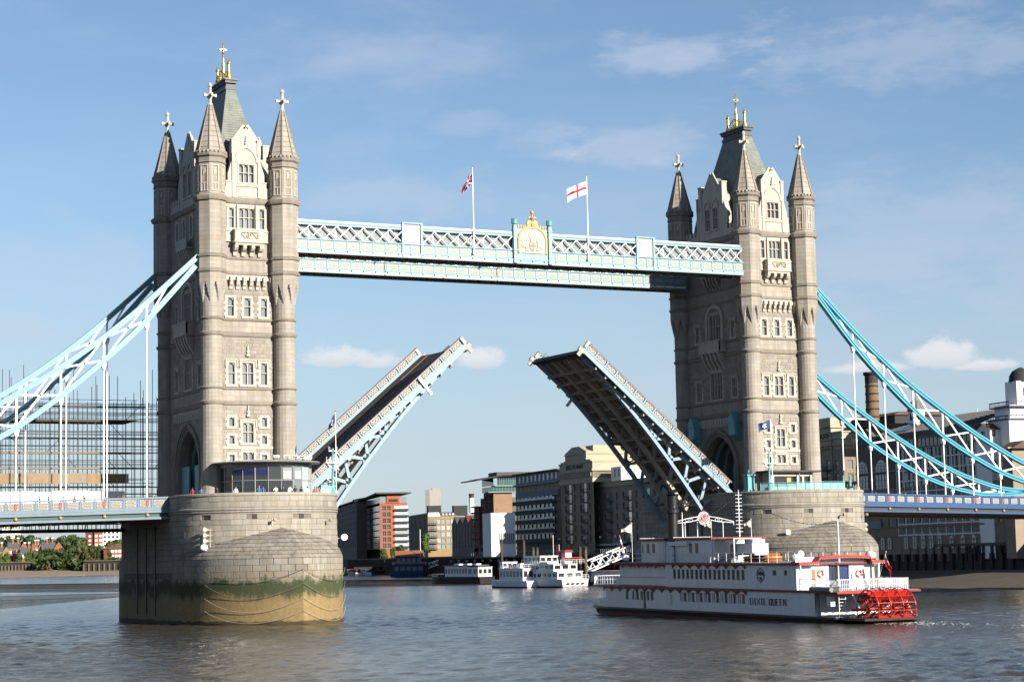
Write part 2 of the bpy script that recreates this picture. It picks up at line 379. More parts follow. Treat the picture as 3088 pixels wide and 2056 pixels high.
def make_river():
    """one sheet: real wind waves on the reach round the bridge, flat water beyond"""
    U0, U1, V0, V1, du, dv = 92.0, 560.0, -95.0, 190.0, .38, .55
    us = [U0]
    while us[-1] < U1: us.append(us[-1] + max(du, (us[-1] - 92) * .0045))
    u = np.array(us); v = np.arange(V0, V1 + dv, dv); UU, VV = np.meshgrid(u, v, indexing='ij')
    d = np.array([sin(.47), cos(.47)]); r = np.array([cos(.47), -sin(.47)])
    X = -127.8 + UU * d[0] + VV * r[0]; Y = -255.4 + UU * d[1] + VV * r[1]
    rng = np.random.default_rng(8); Z = np.zeros_like(X)
    patch = .75 + .5 * np.sin(X * .031 + 1.3 * np.sin(Y * .017)) * np.sin(Y * .043 + X * .012)
    for k in range(46):
        lam = .9 * (5.2 / .9) ** rng.random(); th = 1.2 + rng.normal(0, .75); kx, ky = 2 * pi / lam * cos(th), 2 * pi / lam * sin(th)
        ph = kx * X + ky * Y + rng.random() * 6.28; step = np.maximum(du, (UU - 92) * .0045)
        Z += .0066 * lam ** .9 * np.exp(-(step * 2.2 / lam) ** 2) * (np.sin(ph) + .25 * np.cos(2 * ph))
    edge = np.minimum.reduce([(UU - U0) / 6, (U1 - UU) / 60, (VV - V0) / 8, (V1 - VV) / 8]); Z *= np.clip(edge, 0, 1) * patch
    n, m = X.shape; idx = np.arange(n * m).reshape(n, m)
    mb = MB(); mb.v = np.stack([X, Y, Z], -1).reshape(-1, 3).tolist()
    mb.f = np.stack([idx[:-1, :-1], idx[1:, :-1], idx[1:, 1:], idx[:-1, 1:]], -1).reshape(-1, 4).tolist()
    o = len(mb.v); W = lambda a, b: (-127.8 + a * d[0] + b * r[0], -255.4 + a * d[1] + b * r[1], 0)
    B = 6000; mb.v += [W(-1500, -B), W(-1500, B), W(B, B), W(B, -B)]
    c = [int(idx[0, 0]), int(idx[0, -1]), int(idx[-1, -1]), int(idx[-1, 0])]
    mb.f += [(o, o + 1, *idx[0, ::-1].tolist()), (o + 1, o + 2, *idx[::-1, -1].tolist()), (o + 2, o + 3, *idx[-1, :].tolist()), (o + 3, o, *idx[:, 0].tolist())]
    mb.m = [0] * len(mb.f); mb.build('river', 'river_water', smooth=180, kind='structure')
make_river()

# ------------------------------------------------------------------ bridge piers
TX = 41.15
HW, YC = 10.65, 10.6
GC, GR = 9.22, 19.87          # centre offset and radius of the pointed cutwater's arcs
GA = math.asin(17.6 / GR)
def drum_pt(t, r=HW):           # t in [-1, 1] round the upstream nose
    a = t * pi / 2; return (r * sin(a), -YC - r * cos(a))
def goth_pt(t):
    a = GA * (1 - abs(t)); x = GC - GR * cos(a); y = -YC - GR * sin(a)
    return (-x if t > 0 else x, y)
def seg_block(outer, inner, z0, z1, g=.02, bev=.03):
    """curved stone: outer and inner polylines, joints recessed"""
    mb = MB(); n = len(outer)
    ob = [(*p, z0) for p in inner]; ot = [(*p, z1) for p in inner]
    fb = [(*p, z0 + bev) for p in outer]; ft = [(*p, z1 - bev) for p in outer]
    mb.loft([ob, fb, ft, ot], cap=False, closed=False)
    mb.quad(ob[0], fb[0], ft[0], ot[0]); mb.quad(ob[-1], ot[-1], ft[-1], fb[-1])
    return mb
def make_pier():
    root = thing('bridge_pier', 'left granite bridge pier under the nearer tower, pointed foot stained with green weed and mud', 'pier', (-TX, 0, 0), group='granite bridge piers')
    R2 = random.Random(5)
    core = MB()
    up = [drum_pt(-1 + i / 24, HW - .06) for i in range(49)]; up += [(-x, -y) for x, y in up]
    core.prism(up, 7, 15.6, 'z'); core.build('core', 'mortar', root)
    MB().prism([(x * .985, y * .985) for x, y in up], 15.6, 15.62, 'z').build('pavement', 'footway', root)
    count = 0; rest = MB()
    def emit(mb):
        nonlocal count
        if count < 292: mb.build('stone_block', 'pier_granite', root); count += 1
        else: rest.add(mb.v, mb.f)
    holes = [-.56, -.20, .16, .74]        # drain openings round the drum
    # drum courses (top first, they show largest) z 7.9 .. 15.7
    zc = 15.62; k = 0
    hs = [.70, .72, .0, .62, .66, .70, .70, .72, .72, .72, .72, .74, .74]
    arc = HW * pi
    for h in hs:
        if h == 0:      # string moulding
            zc -= .86; continue
        n = 23; off = R2.random()
        cuts = [-1 + 2 * (i + off * .5 + R2.uniform(-.16, .16)) / n for i in range(n + 1)]; cuts[0] = -1; cuts[-1] = 1
        for a, b in zip(cuts, cuts[1:]):
            if b - a < .02: continue
            pr = R2.uniform(-.012, .02); g = .016 / (HW * pi / 2)
            z0 = zc - h
            mid = (a + b) / 2
            if k == 2 and any(abs(mid - q) < .045 for q in holes): continue
            emit(seg_block([drum_pt(a + g + (b - a - 2 * g) * i / 3, HW + pr) for i in range(4)], [drum_pt(a + (b - a) * i / 3, HW - .07) for i in range(4)], z0, zc, bev=.022))
        # plain flanks and the downstream nose of this course
        for sx in (-1, 1):
            m = 12
            for i in range(m):
                y0, y1 = -YC + 2 * YC * i / m, -YC + 2 * YC * (i + 1) / m
                rest.add(*(lambda q: (q.v, q.f))(seg_block([(sx * HW, y0 + .015), (sx * HW, y1 - .015)], [(sx * (HW - .07), y0), (sx * (HW - .07), y1)], zc - h, zc, bev=.022)))
        for i in range(20):
            a, b = -1 + i / 10, -1 + (i + 1) / 10
            q = seg_block([(-x, -y) for x, y in (drum_pt(a + .002), drum_pt((a + b) / 2), drum_pt(b - .002))], [(-x, -y) for x, y in (drum_pt(a, HW - .07), drum_pt((a + b) / 2, HW - .07), drum_pt(b, HW - .07))], zc - h, zc, bev=.022)
            rest.add(q.v, q.f)
        zc -= h; k += 1
    # mouldings and coping
    def ring(prof):
        mb = MB()
        for (r0_, z0_), (r1_, z1_) in zip(prof, prof[1:]):
            full0 = [drum_pt(-1 + i / 24, HW + r0_) for i in range(49)]; full0 += [(-x, -y) for x, y in full0]
            full1 = [drum_pt(-1 + i / 24, HW + r1_) for i in range(49)]; full1 += [(-x, -y) for x, y in full1]
            mb.loft([[(x, y, z0_) for x, y in full0], [(x, y, z1_) for x, y in full1]], cap=False)
        return mb
    ring([(-.1, 13.32), (.02, 13.32), (.03, 13.48), (-.04, 13.50), (-.04, 13.56), (.12, 13.60), (.12, 13.76), (.02, 13.78), (.02, 13.84), (.16, 13.88), (.16, 14.08), (.0, 14.18), (-.1, 14.18)]).build('string_moulding', 'pier_granite', root)
    ring([(-.4, 15.60), (.08, 15.62), (.10, 15.70), (.10, 15.88), (.02, 15.98), (-.42, 15.98), (-.42, 15.2)]).build('coping', 'pier_granite', root)
    for q in holes:
        x, y = drum_pt(q, HW - .05); x2, y2 = drum_pt(q, HW + .02); w = .30
        tx, ty = cos(q * pi / 2), sin(q * pi / 2)
        MB().loft([[(x - tx * w, y - ty * w, 12.75), (x + tx * w, y + ty * w, 12.75), (x + tx * w, y + ty * w, 13.3), (x - tx * w, y - ty * w, 13.3)],
                   [(x2 - tx * w, y2 - ty * w, 12.75), (x2 + tx * w, y2 + ty * w, 12.75), (x2 + tx * w, y2 + ty * w, 13.3), (x2 - tx * w, y2 - ty * w, 13.3)]], cap=False).build('drain_opening', 'dark_steel', root)
        MB().quad((x - tx * w, y - ty * w, 12.75), (x + tx * w, y + ty * w, 12.75), (x + tx * w, y + ty * w, 13.3), (x - tx * w, y - ty * w, 13.3)).build('drain_opening', 'dark_steel', root)  # dark quad stands for the shade inside the opening
    # cutwater below
    T = [-1 + i / 30 for i in range(61)]
    foot = [goth_pt(t) for t in T]
    full = foot + [(-x, -y) for x, y in foot]
    MB().loft([[(x, y, -4) for x, y in full], [(x * 1.0, y, 5.6) for x, y in full]], cap=False).build('cutwater', 'pier_granite', root)
    Z0 = 7.9
    for c in range(3):
        z0 = 5.6 + c * .767; z1 = z0 + .767
        n = 24
        for i in range(n):
            a, b = -1 + 2 * (i + (.5 if c % 2 and i else 0)) / n, -1 + 2 * (i + 1 + (.5 if c % 2 and i < n - 1 else 0)) / n
            if a < 0 < b: b = 0.0 if i < n / 2 else b
            def off(t, o):
                x, y = goth_pt(t); l = math.hypot(x, y + YC * .3); return (x * (1 + o / 14), y * (1 + o / 20))
            q = seg_block([off(a + .003 + (b - a - .006) * j / 3, .0) for j in range(4)], [off(a + (b - a) * j / 3, -.08) for j in range(4)], z0, z1, bev=.025)
            if i >= 4: emit(q)
            else: rest.add(q.v, q.f)
    MB().loft([[(x * .993, y * .995, 5.6) for x, y in full], [(x * .993, y * .995, Z0) for x, y in full]], cap=False).build('cutwater_backing', 'mortar', root)
    back = [(-x, -y) for x, y in foot]
    MB().loft([[(x, y, 5.6) for x, y in back], [(x, y, Z0) for x, y in back], [(x * .9, y * .72, 10.5) for x, y in back]], cap=False, closed=False).build('downstream_cutwater', 'pier_granite', root)
    # domed cap between pointed foot and round drum, in weathered courses
    gm = 17.6 - HW
    def gap(t):
        g = goth_pt(t); d = drum_pt(t); return math.hypot(g[0] - d[0], g[1] - d[1])
    def Ht(t): return 3.75 * max(0, gap(t) / gm) ** .72
    def wz(h): h = min(max(h, 0), 1); return .45 * (1 - math.sqrt(max(0, 1 - h * h))) + .55 * h ** 1.15
    def cap_pt(t, z, pr=0):
        H = Ht(t)
        if H < .02: return drum_pt(t, HW + pr)
        w = wz((z - Z0) / H); g = goth_pt(t); d = drum_pt(t, HW + pr); k = 1 + pr / 20
        return ((g[0] * (1 - w) + d[0] * w), (g[1] * (1 - w) + d[1] * w) - pr * .5)
    capo = MB(); nc = 8; dz = 3.75 / nc
    for c in range(nc):
        z0 = Z0 + c * dz; z1 = z0 + dz
        ts = [t for t in [-1 + i / 60 for i in range(121)] if Ht(t) > z0 - Z0 + .03]
        if len(ts) < 3: continue
        t0, t1 = ts[0], ts[-1]; n = max(3, int((t1 - t0) * 9))
        for i in range(n):
            a = t0 + (t1 - t0) * (i + (.35 if c % 2 and i else 0)) / n; b = t0 + (t1 - t0) * (i + 1 + (.35 if c % 2 and i < n - 1 else 0)) / n
            js = [a + .0008 + (b - a - .0016) * j / 4 for j in range(5)]
            pr = R2.uniform(.038, .044)
            lo = [(*cap_pt(t, z0, pr + .05), z0 + .03) for t in js]; hi = [(*cap_pt(t, z1, pr), min(z1, Z0 + Ht(t)) - .01) for t in js]
            un = [(x * .975, y * .985, z - .01) for x, y, z in lo]; hu = [(x * .985, y * .985, z - .05) for x, y, z in hi]
            capo.mi = 0
            q = MB().loft([un, lo, hi, hu], cap=False, closed=False); q.quad(un[0], lo[0], hi[0], hu[0]); q.quad(un[-1], hu[-1], hi[-1], lo[-1])
            q.build('cap_stone', 'pier_cap', root)
    # dark upright strips, slightly proud: shade of the flank's slots put into colour
    for sx in (-1, 1):
        for y in (-3.5, 0.5, 4.5):
            MB().box(sx * HW - .12, sx * HW + .03, y - .2, y + .2, 1.0, 12.2).build('flank_slot_shade', 'dark_steel', root)
    # mooring chains hung in swags round the foot
    for zt, sag in ((6.6, 1.5), (4.9, 1.75), (3.2, 1.7), (1.7, 1.5)):
        for ta, tb in ((-.62, 0), (0, .62)):
            pts = []
            for i in range(15):
                t = ta + (tb - ta) * i / 14; x, y = goth_pt(t); l = math.hypot(x, y + YC)
                pts.append((x * 1.006 + (x / 60), y * 1.006 - .08, zt - sag * (1 - (2 * i / 14 - 1) ** 2)))
            MB().tube(pts, .03, 5).build('mooring_chain', 'soffit_steel' if zt < 4 else 'mortar', root)
    for p_ in (rest,): p_.build('stonework', 'pier_granite', root, kind='stuff')
    return root
pier = make_pier()
pier2 = dup(pier, loc=(TX, 0, 0), label='right granite bridge pier under the farther tower, standing behind the paddle boat')

# ------------------------------------------------------------------ towers
TZ = 15.6
FRONT = face(0, -8.95, 1, 0, 0, -1)
SIDEL = face(-5.05, 0, 0, -1, -1, 0)      # u runs towards -y (left to right as seen)
SIDER = face(5.05, 0, 0, 1, 1, 0)
BACK = face(0, 8.95, -1, 0, 0, 1)
TURS = [(-4.95, -9.25), (4.95, -9.25), (-4.95, 9.25), (4.95, 9.25)]
OCT = pi / 8
def gothic_window(M, root, uc, w, z0, z1, lights=1, transom=True, arched=True, frame=.30, quoins=True, depth=.32, hood=False, mat_='portland'):
    """stone surround (part) with panes and mullions (sub-parts); w, z0, z1 are the glass opening"""
    mb = MB(M); x0, x1 = uc - w / 2, uc + w / 2
    mb.box(x0 - frame, x0, -.02, .07, z0 - .25, z1 + .3); mb.box(x1, x1 + frame, -.02, .07, z0 - .25, z1 + .3)
    mb.box(x0, x1, -.02, .07, z1, z1 + .3); mb.box(x0 - frame - .08, x1 + frame + .08, -.02, .14, z0 - .30, z0 - .003)
    if quoins:
        k = 0; z = z0 + .05
        while z + .36 < z1 + .2:
            if k % 2 == 0:
                mb.box(x0 - frame - .18, x0 - frame, -.02, .06, z, z + .36); mb.box(x1 + frame, x1 + frame + .18, -.02, .06, z, z + .36)
            z += .38; k += 1
    if hood:
        mb.box(x0 - frame - .1, x1 + frame + .1, -.02, .20, z1 + .3, z1 + .44)
        for s_ in (x0 - frame - .1, x1 + frame - .04): mb.box(s_, s_ + .14, -.02, .2, z1 - .55, z1 + .3)
    # reveals
    for a in (x0, x1): mb.quad((a, .0, z0), (a, -depth, z0), (a, -depth, z1), (a, .0, z1))
    mb.quad((x0, 0, z1), (x0, -depth, z1), (x1, -depth, z1), (x1, 0, z1)); mb.quad((x0, 0, z0), (x0, -depth, z0), (x1, -depth, z0), (x1, 0, z0))
    win = mb.build('window', mat_, root)
    mu = MB(M); lw = w / lights
    for i in range(1, lights): mu.box(x0 + lw * i - .055, x0 + lw * i + .055, -depth + .02, -.06, z0, z1)
    zt = z0 + (z1 - z0) * .54
    if transom: mu.box(x0, x1, -depth + .03, -.08, zt - .05, zt + .05)
    if arched:
        for i in range(lights):
            a, b = x0 + lw * i + (.055 if i else 0), x0 + lw * (i + 1) - (.055 if i < lights - 1 else 0)
            m = (a + b) / 2; hw = (b - a) / 2; zs = z1 - hw * 1.25; pts = arch_pts(hw, zs, z1 - .05, 4)
            half = len(pts) // 2
            Lp = [(m + p[0], p[1]) for p in pts[:half + 1]]; Rp = [(m + p[0], p[1]) for p in pts[half:]]
            mu.prism([(a, zs)] + Lp[1:] + [(m, z1), (a, z1)], -depth + .03, -.12, 'y')
            mu.prism(Rp + [(b, z1), (m, z1)], -depth + .03, -.12, 'y')
    if mu.v: mu.build('mullion', mat_, win)
    for i in range(lights):
        for za, zb in (((z0, zt), (zt, z1)) if transom else ((z0, z1),)):
            MB(M).quad((x0 + lw * i, -depth, za), (x0 + lw * (i + 1), -depth, za), (x0 + lw * (i + 1), -depth, zb), (x0 + lw * i, -depth, zb)).build('pane', 'glass', win)
    return (x0, x1, z0, z1), (x0 - frame - .12, x1 + frame + .12, z0 - .3, z1 + .32)
def cross_finial(mb, u, d, z0, h, w=.42):
    """little stone cross finial on a stalk"""
    mb.box(u - .10, u + .10, d, d + .22, z0, z0 + h); mb.box(u - w / 2, u + w / 2, d, d + .2, z0 + h * .45, z0 + h * .58)
    mb.box(u - .22, u + .22, d, d + .26, z0, z0 + h * .22); mb.prism([(u - .12, z0 + h), (u + .12, z0 + h), (u, z0 + h + .3)], d, d + .2, 'y')
def turret_ashlar(mb, cx, cy, rf, z0, z1, n, R2, seg=2, ph=OCT, hc=.56):
    """courses of stones round a shaft; rf(a, z) gives the radius"""
    z = z0; c = 0
    nc = max(1, round((z1 - z0) / hc)); h = (z1 - z0) / nc
    for c in range(nc):
        za, zb = z0 + c * h, z0 + (c + 1) * h
        o = ph + (c % 2) * (pi / n if seg > 1 else 0)
        for i in range(n):
            a0, a1 = o + 2 * pi * i / n, o + 2 * pi * (i + 1) / n
            angs = [a0 + (a1 - a0) * j / seg for j in range(seg + 1)]; pr = R2.uniform(-.004, .012)
            g = .008
            lo = [(cx + (rf(a, za) + pr) * cos(a), cy + (rf(a, za) + pr) * sin(a), za + g) for a in angs]
            hi = [(cx + (rf(a, zb) + pr) * cos(a), cy + (rf(a, zb) + pr) * sin(a), zb - g) for a in angs]
            bl = [(cx + (rf(a, za) - .05) * cos(a), cy + (rf(a, za) - .05) * sin(a), za) for a in angs]
            bh = [(cx + (rf(a, zb) - .05) * cos(a), cy + (rf(a, zb) - .05) * sin(a), zb) for a in angs]
            mb.loft([bl, lo, hi, bh], cap=False, closed=False)
def octr(ap):      # radius of a flat-sided octagon with apothem ap, sides square to the axes
    def f(a, z):
        k = (a + pi / 8) % (pi / 4) - pi / 8
        return ap / cos(k)
    return f
def band(z0, z1, pr, rr, octo, steps=1):
    """string course round walls and turrets"""
    mb = MB()
    prof = [(-.3, z0), (pr * .55, z0), (pr, z0 + (z1 - z0) * .45), (pr, z1 - (z1 - z0) * .3), (.02, z1), (-.3, z1)]
    for x, y in TURS:
        if octo: mb.lathe([((rr + p) / cos(pi / 8), z) for p, z in prof], x, y, 8, OCT)
        else: mb.lathe([(rr + p, z) for p, z in prof], x, y, 20)
    for M in (FRONT, BACK):
        q = MB(M); q.prism([(p, z) for p, z in prof], -4.0, 4.0, 'x'); mb.add([(v[0], v[1], v[2]) for v in q.v], q.f)
    for M in (SIDEL, SIDER):
        q = MB(M); q.prism([(p, z) for p, z in prof], -8.3, 8.3, 'x'); mb.add(q.v, q.f)
    return mb
def make_tower():
    root = thing('bridge_tower', 'left stone bridge tower, nearer and larger, with the round glass kiosk at its foot', 'tower', (-TX, 0, TZ), group='gothic stone bridge towers', shift=(0, 0, TZ))
    R2 = random.Random(3)
    # windows on the long narrow fronts (up and down stream)
    holes = []; keep = []
    def W(M, *a, **k):
        h, s_ = gothic_window(M, root, *a, **k)
        if M is FRONT: holes.append(h); keep.append(s_)
        return h
    backh = []; sideh = []
    for M in (FRONT, BACK):
        hl = [] if M is BACK else holes
        def WW(*a, **k):
            h, s_ = gothic_window(M, root, *a, **k); hl.append(h)
            if M is FRONT: keep.append(s_)
        for u in (-2.25, 0, 2.25): WW(u, .86, 39.1, 41.45)
        WW(-2.2, .86, 30.25, 33.05, hood=True); WW(2.2, .86, 30.25, 33.05, hood=True); WW(0, 1.5, 30.25, 33.05, lights=2, hood=True)
        for u in (-2.2, 2.2):
            WW(u, .72, 24.85, 26.0, transom=False); WW(u, .72, 22.6, 23.65, transom=False)
            WW(u, .72, 20.3, 21.2, transom=False, arched=False)
        WW(0, 1.45, 22.75, 25.3, lights=2, hood=True); WW(0, 1.5, 20.3, 21.5, lights=2, transom=False)
        WW(-2.08, .68, 50.6, 53.2, quoins=False); WW(2.08, .68, 50.6, 53.2, quoins=False); WW(0, 2.05, 50.6, 53.2, lights=3, quoins=False)
        if M is BACK: backh = hl
    front = MB(FRONT); front.wall(-4.3, 4.3, TZ, 54.6, holes, 0); front.build('front_wall', 'tower_rubble', root)
    bk = MB(BACK); bk.wall(-4.3, 4.3, TZ, 54.6, backh, 0); bk.build('front_wall', 'tower_rubble', root)
    # road fronts with the great arch
    AH, AS, AA = 4.3, 19.6, 24.7
    for M in (SIDEL, SIDER):
        hl = []
        def WW(*a, **k):
            h, s_ = gothic_window(M, root, *a, **k); hl.append(h)
        for u in (-4.9, 4.9):
            WW(u, .95, 39.2, 41.7, lights=2, hood=True); WW(u, 1.3, 30.3, 33.1, lights=2, hood=True)
        WW(0, 3.0, 39.2, 43.0, lights=4, quoins=False, hood=True); WW(0, 3.1, 30.3, 34.3, lights=4, hood=True)
        for u in (-4.6, -1.55, 1.55, 4.6): WW(u, .8, 50.4, 53.1, lights=1)
        w = MB(M); w.wall(-8.6, 8.6, 26.0, 54.6, hl, 0)
        pts = arch_pts(AH, AS, AA, 10)
        w.box(-8.6, -AH, -1.2, 0, TZ, 26.0); w.box(AH, 8.6, -1.2, 0, TZ, 26.0)
        for p, q in zip(pts, pts[1:]):
            w.prism([(p[0], p[1]), (q[0], q[1]), (q[0], 26.0), (p[0], 26.0)], -1.2, 0, 'y')
        w.build('road_wall', 'tower_rubble', root)
        av = MB(M)
        for k, (hw, pr) in enumerate(((AH + .1, .12), (AH + .5, .22), (AH + .85, .34))):
            pa = arch_pts(hw, AS, AA + (hw - AH) * .95, 10); pb = arch_pts(hw + .3, AS, AA + (hw + .3 - AH) * .95, 10)
            pa = [(-hw, TZ)] + pa + [(hw, TZ)]; pb = [(-hw - .3, TZ)] + pb + [(hw + .3, TZ)]
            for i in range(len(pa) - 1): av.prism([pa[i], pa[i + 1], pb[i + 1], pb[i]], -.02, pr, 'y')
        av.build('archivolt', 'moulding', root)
        # carved band over the arch, balconied oriel, big traceried window hood
        cb = MB(M); cb.box(-6.2, 6.2, -.02, .16, 26.1, 27.3)
        for i in range(16): cb.box(-6 + i * .78, -5.6 + i * .78, .16, .28, 26.25, 27.1)
        cb.build('carved_band', 'portland_carved', root)
        bl = MB(M); bl.box(-2.8, 2.8, 0, 1.25, 37.2, 37.45); bl.box(-2.8, 2.8, 1.0, 1.25, 37.45, 38.8); bl.box(-2.95, 2.95, .92, 1.33, 38.8, 39.0)
        for s_ in (-1, 1): bl.box(s_ * 2.6 - .2, s_ * 2.6 + .2, 0, 1.3, 37.45, 39.1)
        for i in range(5): bl.prism([(0, 37.2), (1.2, 37.2), (.9, 36.2), (.35, 35.2), (0, 34.7)], -2.4 + i * 1.1, -2.0 + i * 1.1, 'x')
        bl.build('road_balcony', 'portland_carved', root)
        hd = MB(M); pa = arch_pts(2.0, 42.2, 44.0, 8); pb = arch_pts(2.45, 42.2, 44.55, 8); pa = [(-2.0, 39.0)] + pa + [(2.0, 39.0)]; pb = [(-2.45, 39.0)] + pb + [(2.45, 39.0)]
        for i in range(len(pa) - 1): hd.prism([pa[i], pa[i + 1], pb[i + 1], pb[i]], -.02, .25, 'y')
        hd.build('window_hood', 'portland', root)
        b2 = MB(M); b2.box(-2.2, 2.2, 0, 1.0, 48.7, 48.95); b2.box(-2.2, 2.2, .8, 1.0, 48.95, 50.1)
        for i in range(5): b2.prism([(0, 48.7), (.95, 48.7), (.6, 47.6), (0, 46.7)], -1.9 + i * .85, -1.6 + i * .85, 'x')
        b2.build('upper_balcony', 'portland_carved', root)
        # blue gate panel inside the arch, bluish ribs of the vault
    vault = MB()
    pts = arch_pts(AH - .05, AS, AA - .05, 10)
    for p, q in zip(pts, pts[1:]): vault.add([(-3.85, -p[0], p[1]), (3.85, -p[0], p[1]), (3.85, -q[0], q[1]), (-3.85, -q[0], q[1])], [(0, 1, 2, 3)])
    vault.box(-3.85, 3.85, -8.5, -AH - .01, TZ, 26); vault.box(-3.85, 3.85, AH + .01, 8.5, TZ, 26)
    vault.build('vault', 'mortar', root)
    for x in (-3.2, -1.6, 0, 1.6, 3.2):
        rb = MB(); pi_ = arch_pts(AH - .5, AS, AA - .6, 10); po = arch_pts(AH - .08, AS, AA - .1, 10)
        pi_ = [(-AH + .5, TZ)] + pi_ + [(AH - .5, TZ)]; po = [(-AH + .08, TZ)] + po + [(AH - .08, TZ)]
        for i in range(len(pi_) - 1): rb.prism([pi_[i], pi_[i + 1], po[i + 1], po[i]], x - .15, x + .15, 'x')
        rb.build('vault_rib', 'turquoise_paint', root)
    # quarry-faced stones of the visible front: one object per stone, the side fronts joined
    ub = unit_block(); um = ub.mesh('wall_stone', 'tower_rubble')
    rows = []
    z = 21.95
    zones = [(TZ + .2, 27.4), (29.95, 36.2), (38.9, 42.3)]
    cnt = 0; side = MB()
    def stones(u0, u1, za, zb, hs, put, hmean=.46, wmean=.85):
        z = za
        while z < zb - .2:
            h = min(hmean * R2.uniform(.8, 1.25), zb - z); u = u0 + R2.uniform(-.3, 0)
            while u < u1:
                w = wmean * R2.uniform(.65, 1.4); a, b = max(u, u0), min(u + w, u1); u += w
                for h_ in hs:           # trim against window surrounds
                    if z < h_[3] and z + h > h_[2]:
                        if h_[0] <= a < h_[1]: a = h_[1]
                        if h_[0] < b <= h_[1]: b = h_[0]
                        if a < h_[0] and b > h_[1]: b = h_[0]
                if b - a > .18: put((a + b) / 2, z + h / 2, b - a - .025, h - .025)
            z += h
    def put_front(u, z, w, h):
        nonlocal cnt
        p = R2.uniform(.015, .055)
        if cnt < 298: inst(um, 'wall_stone', root, FRONT(u, -.01, z), (w, p + .01, h)); cnt += 1
        else: q = MB(lambda a, b, c: (u + a * w, -8.94 + b * p, z + c * h)); q.add(ub.v, ub.f); side.add(q.v, q.f)
    for za, zb in zones[::-1]: stones(-3.75, 3.75, za, zb, keep, put_front)
    stones(-3.75, -2.75, 47, 54, keep, put_front); stones(2.75, 3.75, 47, 54, keep, put_front)
    sk = [(-9, 9, 36.3, 37.0)]
    for u in (-4.9, 4.9): sk += [(u - 1.0, u + 1.0, 38.9, 42.1), (u - 1.2, u + 1.2, 30, 33.6)]
    sk += [(-2.8, 2.8, 36.9, 44.7), (-2.2, 2.2, 30, 34.7), (-6.3, 6.3, 26, 27.4), (-5.5, 5.5, TZ, 25.9)]
    for M, sg in ((SIDEL, -1), (SIDER, 1)):
        def put_side(u, z, w, h):
            p = R2.uniform(.01, .05)
            q = MB(lambda a, b, c: M(u + a * w, -b * p, z + c * h)); q.add(ub.v, ub.f); side.add(q.v, q.f)
        for za, zb in zones: stones(-7.7, 7.7, za, zb, sk, put_side, .5, .95)
    side.build('wall_stonework', 'tower_rubble', root, kind='stuff')
    # smooth ashlar belts
    belts = MB()
    for M, w in ((FRONT, 4.0), (BACK, 4.0), (SIDEL, 8.3), (SIDER, 8.3)):
        for za, zb in ((28.1, 29.5), (37.0, 38.4), (44.9, 46.4)):
            q = MB(M); u = -w; n = int(2 * w / 1.1)
            for i in range(n):
                for c in range(2):
                    a = -w + 2 * w * (i + .5 * c) / n; b = min(w, a + 2 * w / n); zz0 = za + (zb - za) * c / 2; zz1 = za + (zb - za) * (c + 1) / 2
                    q.box(a + .006, b - .006, -.05, .06 + R2.uniform(0, .008), zz0 + .006, zz1 - .006)
            belts.add(q.v, q.f)
    belts.build('ashlar_belt', 'tower_ashlar', root, kind='stuff')
    # white band over the lowest windows, pale aprons
    wb = MB(FRONT); wb.box(-3.55, 3.55, .0, .085, 21.95, 22.30); wb.box(-1.05, 1.05, .0, .07, 21.75, 21.95)
    wb.build('pale_band', 'portland', root)
    # string courses
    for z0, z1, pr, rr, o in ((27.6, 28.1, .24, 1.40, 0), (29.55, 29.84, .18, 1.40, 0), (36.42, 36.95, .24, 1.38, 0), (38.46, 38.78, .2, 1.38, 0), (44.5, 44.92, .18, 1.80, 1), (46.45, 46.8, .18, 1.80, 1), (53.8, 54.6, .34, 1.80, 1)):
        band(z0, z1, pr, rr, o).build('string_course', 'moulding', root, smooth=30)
    for M in (FRONT, BACK):
        # dentil corbel table under the middle string
        ct = MB(M); ct.box(-3.4, 3.4, 0, .30, 43.75, 44.38)
        for i in range(8):
            u = -3.15 + i * .9
            ct.box(u - .2, u + .2, .0, .62, 43.55, 44.2); ct.prism([(0, 43.55), (.55, 43.55), (.42, 43.1), (.2, 42.95), (.2, 42.6), (0, 42.45)], u - .2, u + .2, 'x')
        ct.build('corbel_table', 'portland', root)
        # balcony under the great upper window
        bl = MB(M); bl.box(-1.95, 1.95, 0, 1.15, 48.85, 49.05); bl.box(-1.95, 1.95, .95, 1.15, 49.9, 50.15); bl.box(-2.02, 2.02, 0, 1.22, 50.15, 50.33)
        bl.box(-1.95, -1.2, .95, 1.15, 49.05, 49.9); bl.box(1.2, 1.95, .95, 1.15, 49.05, 49.9)
        bl.box(-1.95, -1.75, 0, .95, 49.05, 50.15); bl.box(1.75, 1.95, 0, .95, 49.05, 50.15); bl.box(-1.2, 1.2, .82, .95, 49.05, 49.9)
        for s_ in (-.8, .8):
            bl.bar((s_ - .38, 1.04, 49.08), (s_ + .38, 1.04, 49.88), .08, .1, (0, 1, 0)); bl.bar((s_ + .38, 1.04, 49.08), (s_ - .38, 1.04, 49.88), .08, .1, (0, 1, 0))
        bl.tube([(.3 * cos(pi * k / 5), 1.04, 49.48 + .3 * sin(pi * k / 5)) for k in range(11)], .07, 4, False); bl.box(-.05, .05, .99, 1.1, 49.1, 49.86)
        bl.box(-2.08, 2.08, 0, 1.28, 48.55, 48.85); bl.box(-1.9, 1.9, 0, 1.1, 48.25, 48.55)
        for u in (-1.7, -.57, .57, 1.7): bl.prism([(0, 48.25), (1.05, 48.25), (1.0, 47.9), (.75, 47.6), (.35, 47.4), (.25, 46.9), (0, 46.85)], u - .24, u + .24, 'x')
        bl.build('balcony', 'portland', root)
        wg = MB(M)
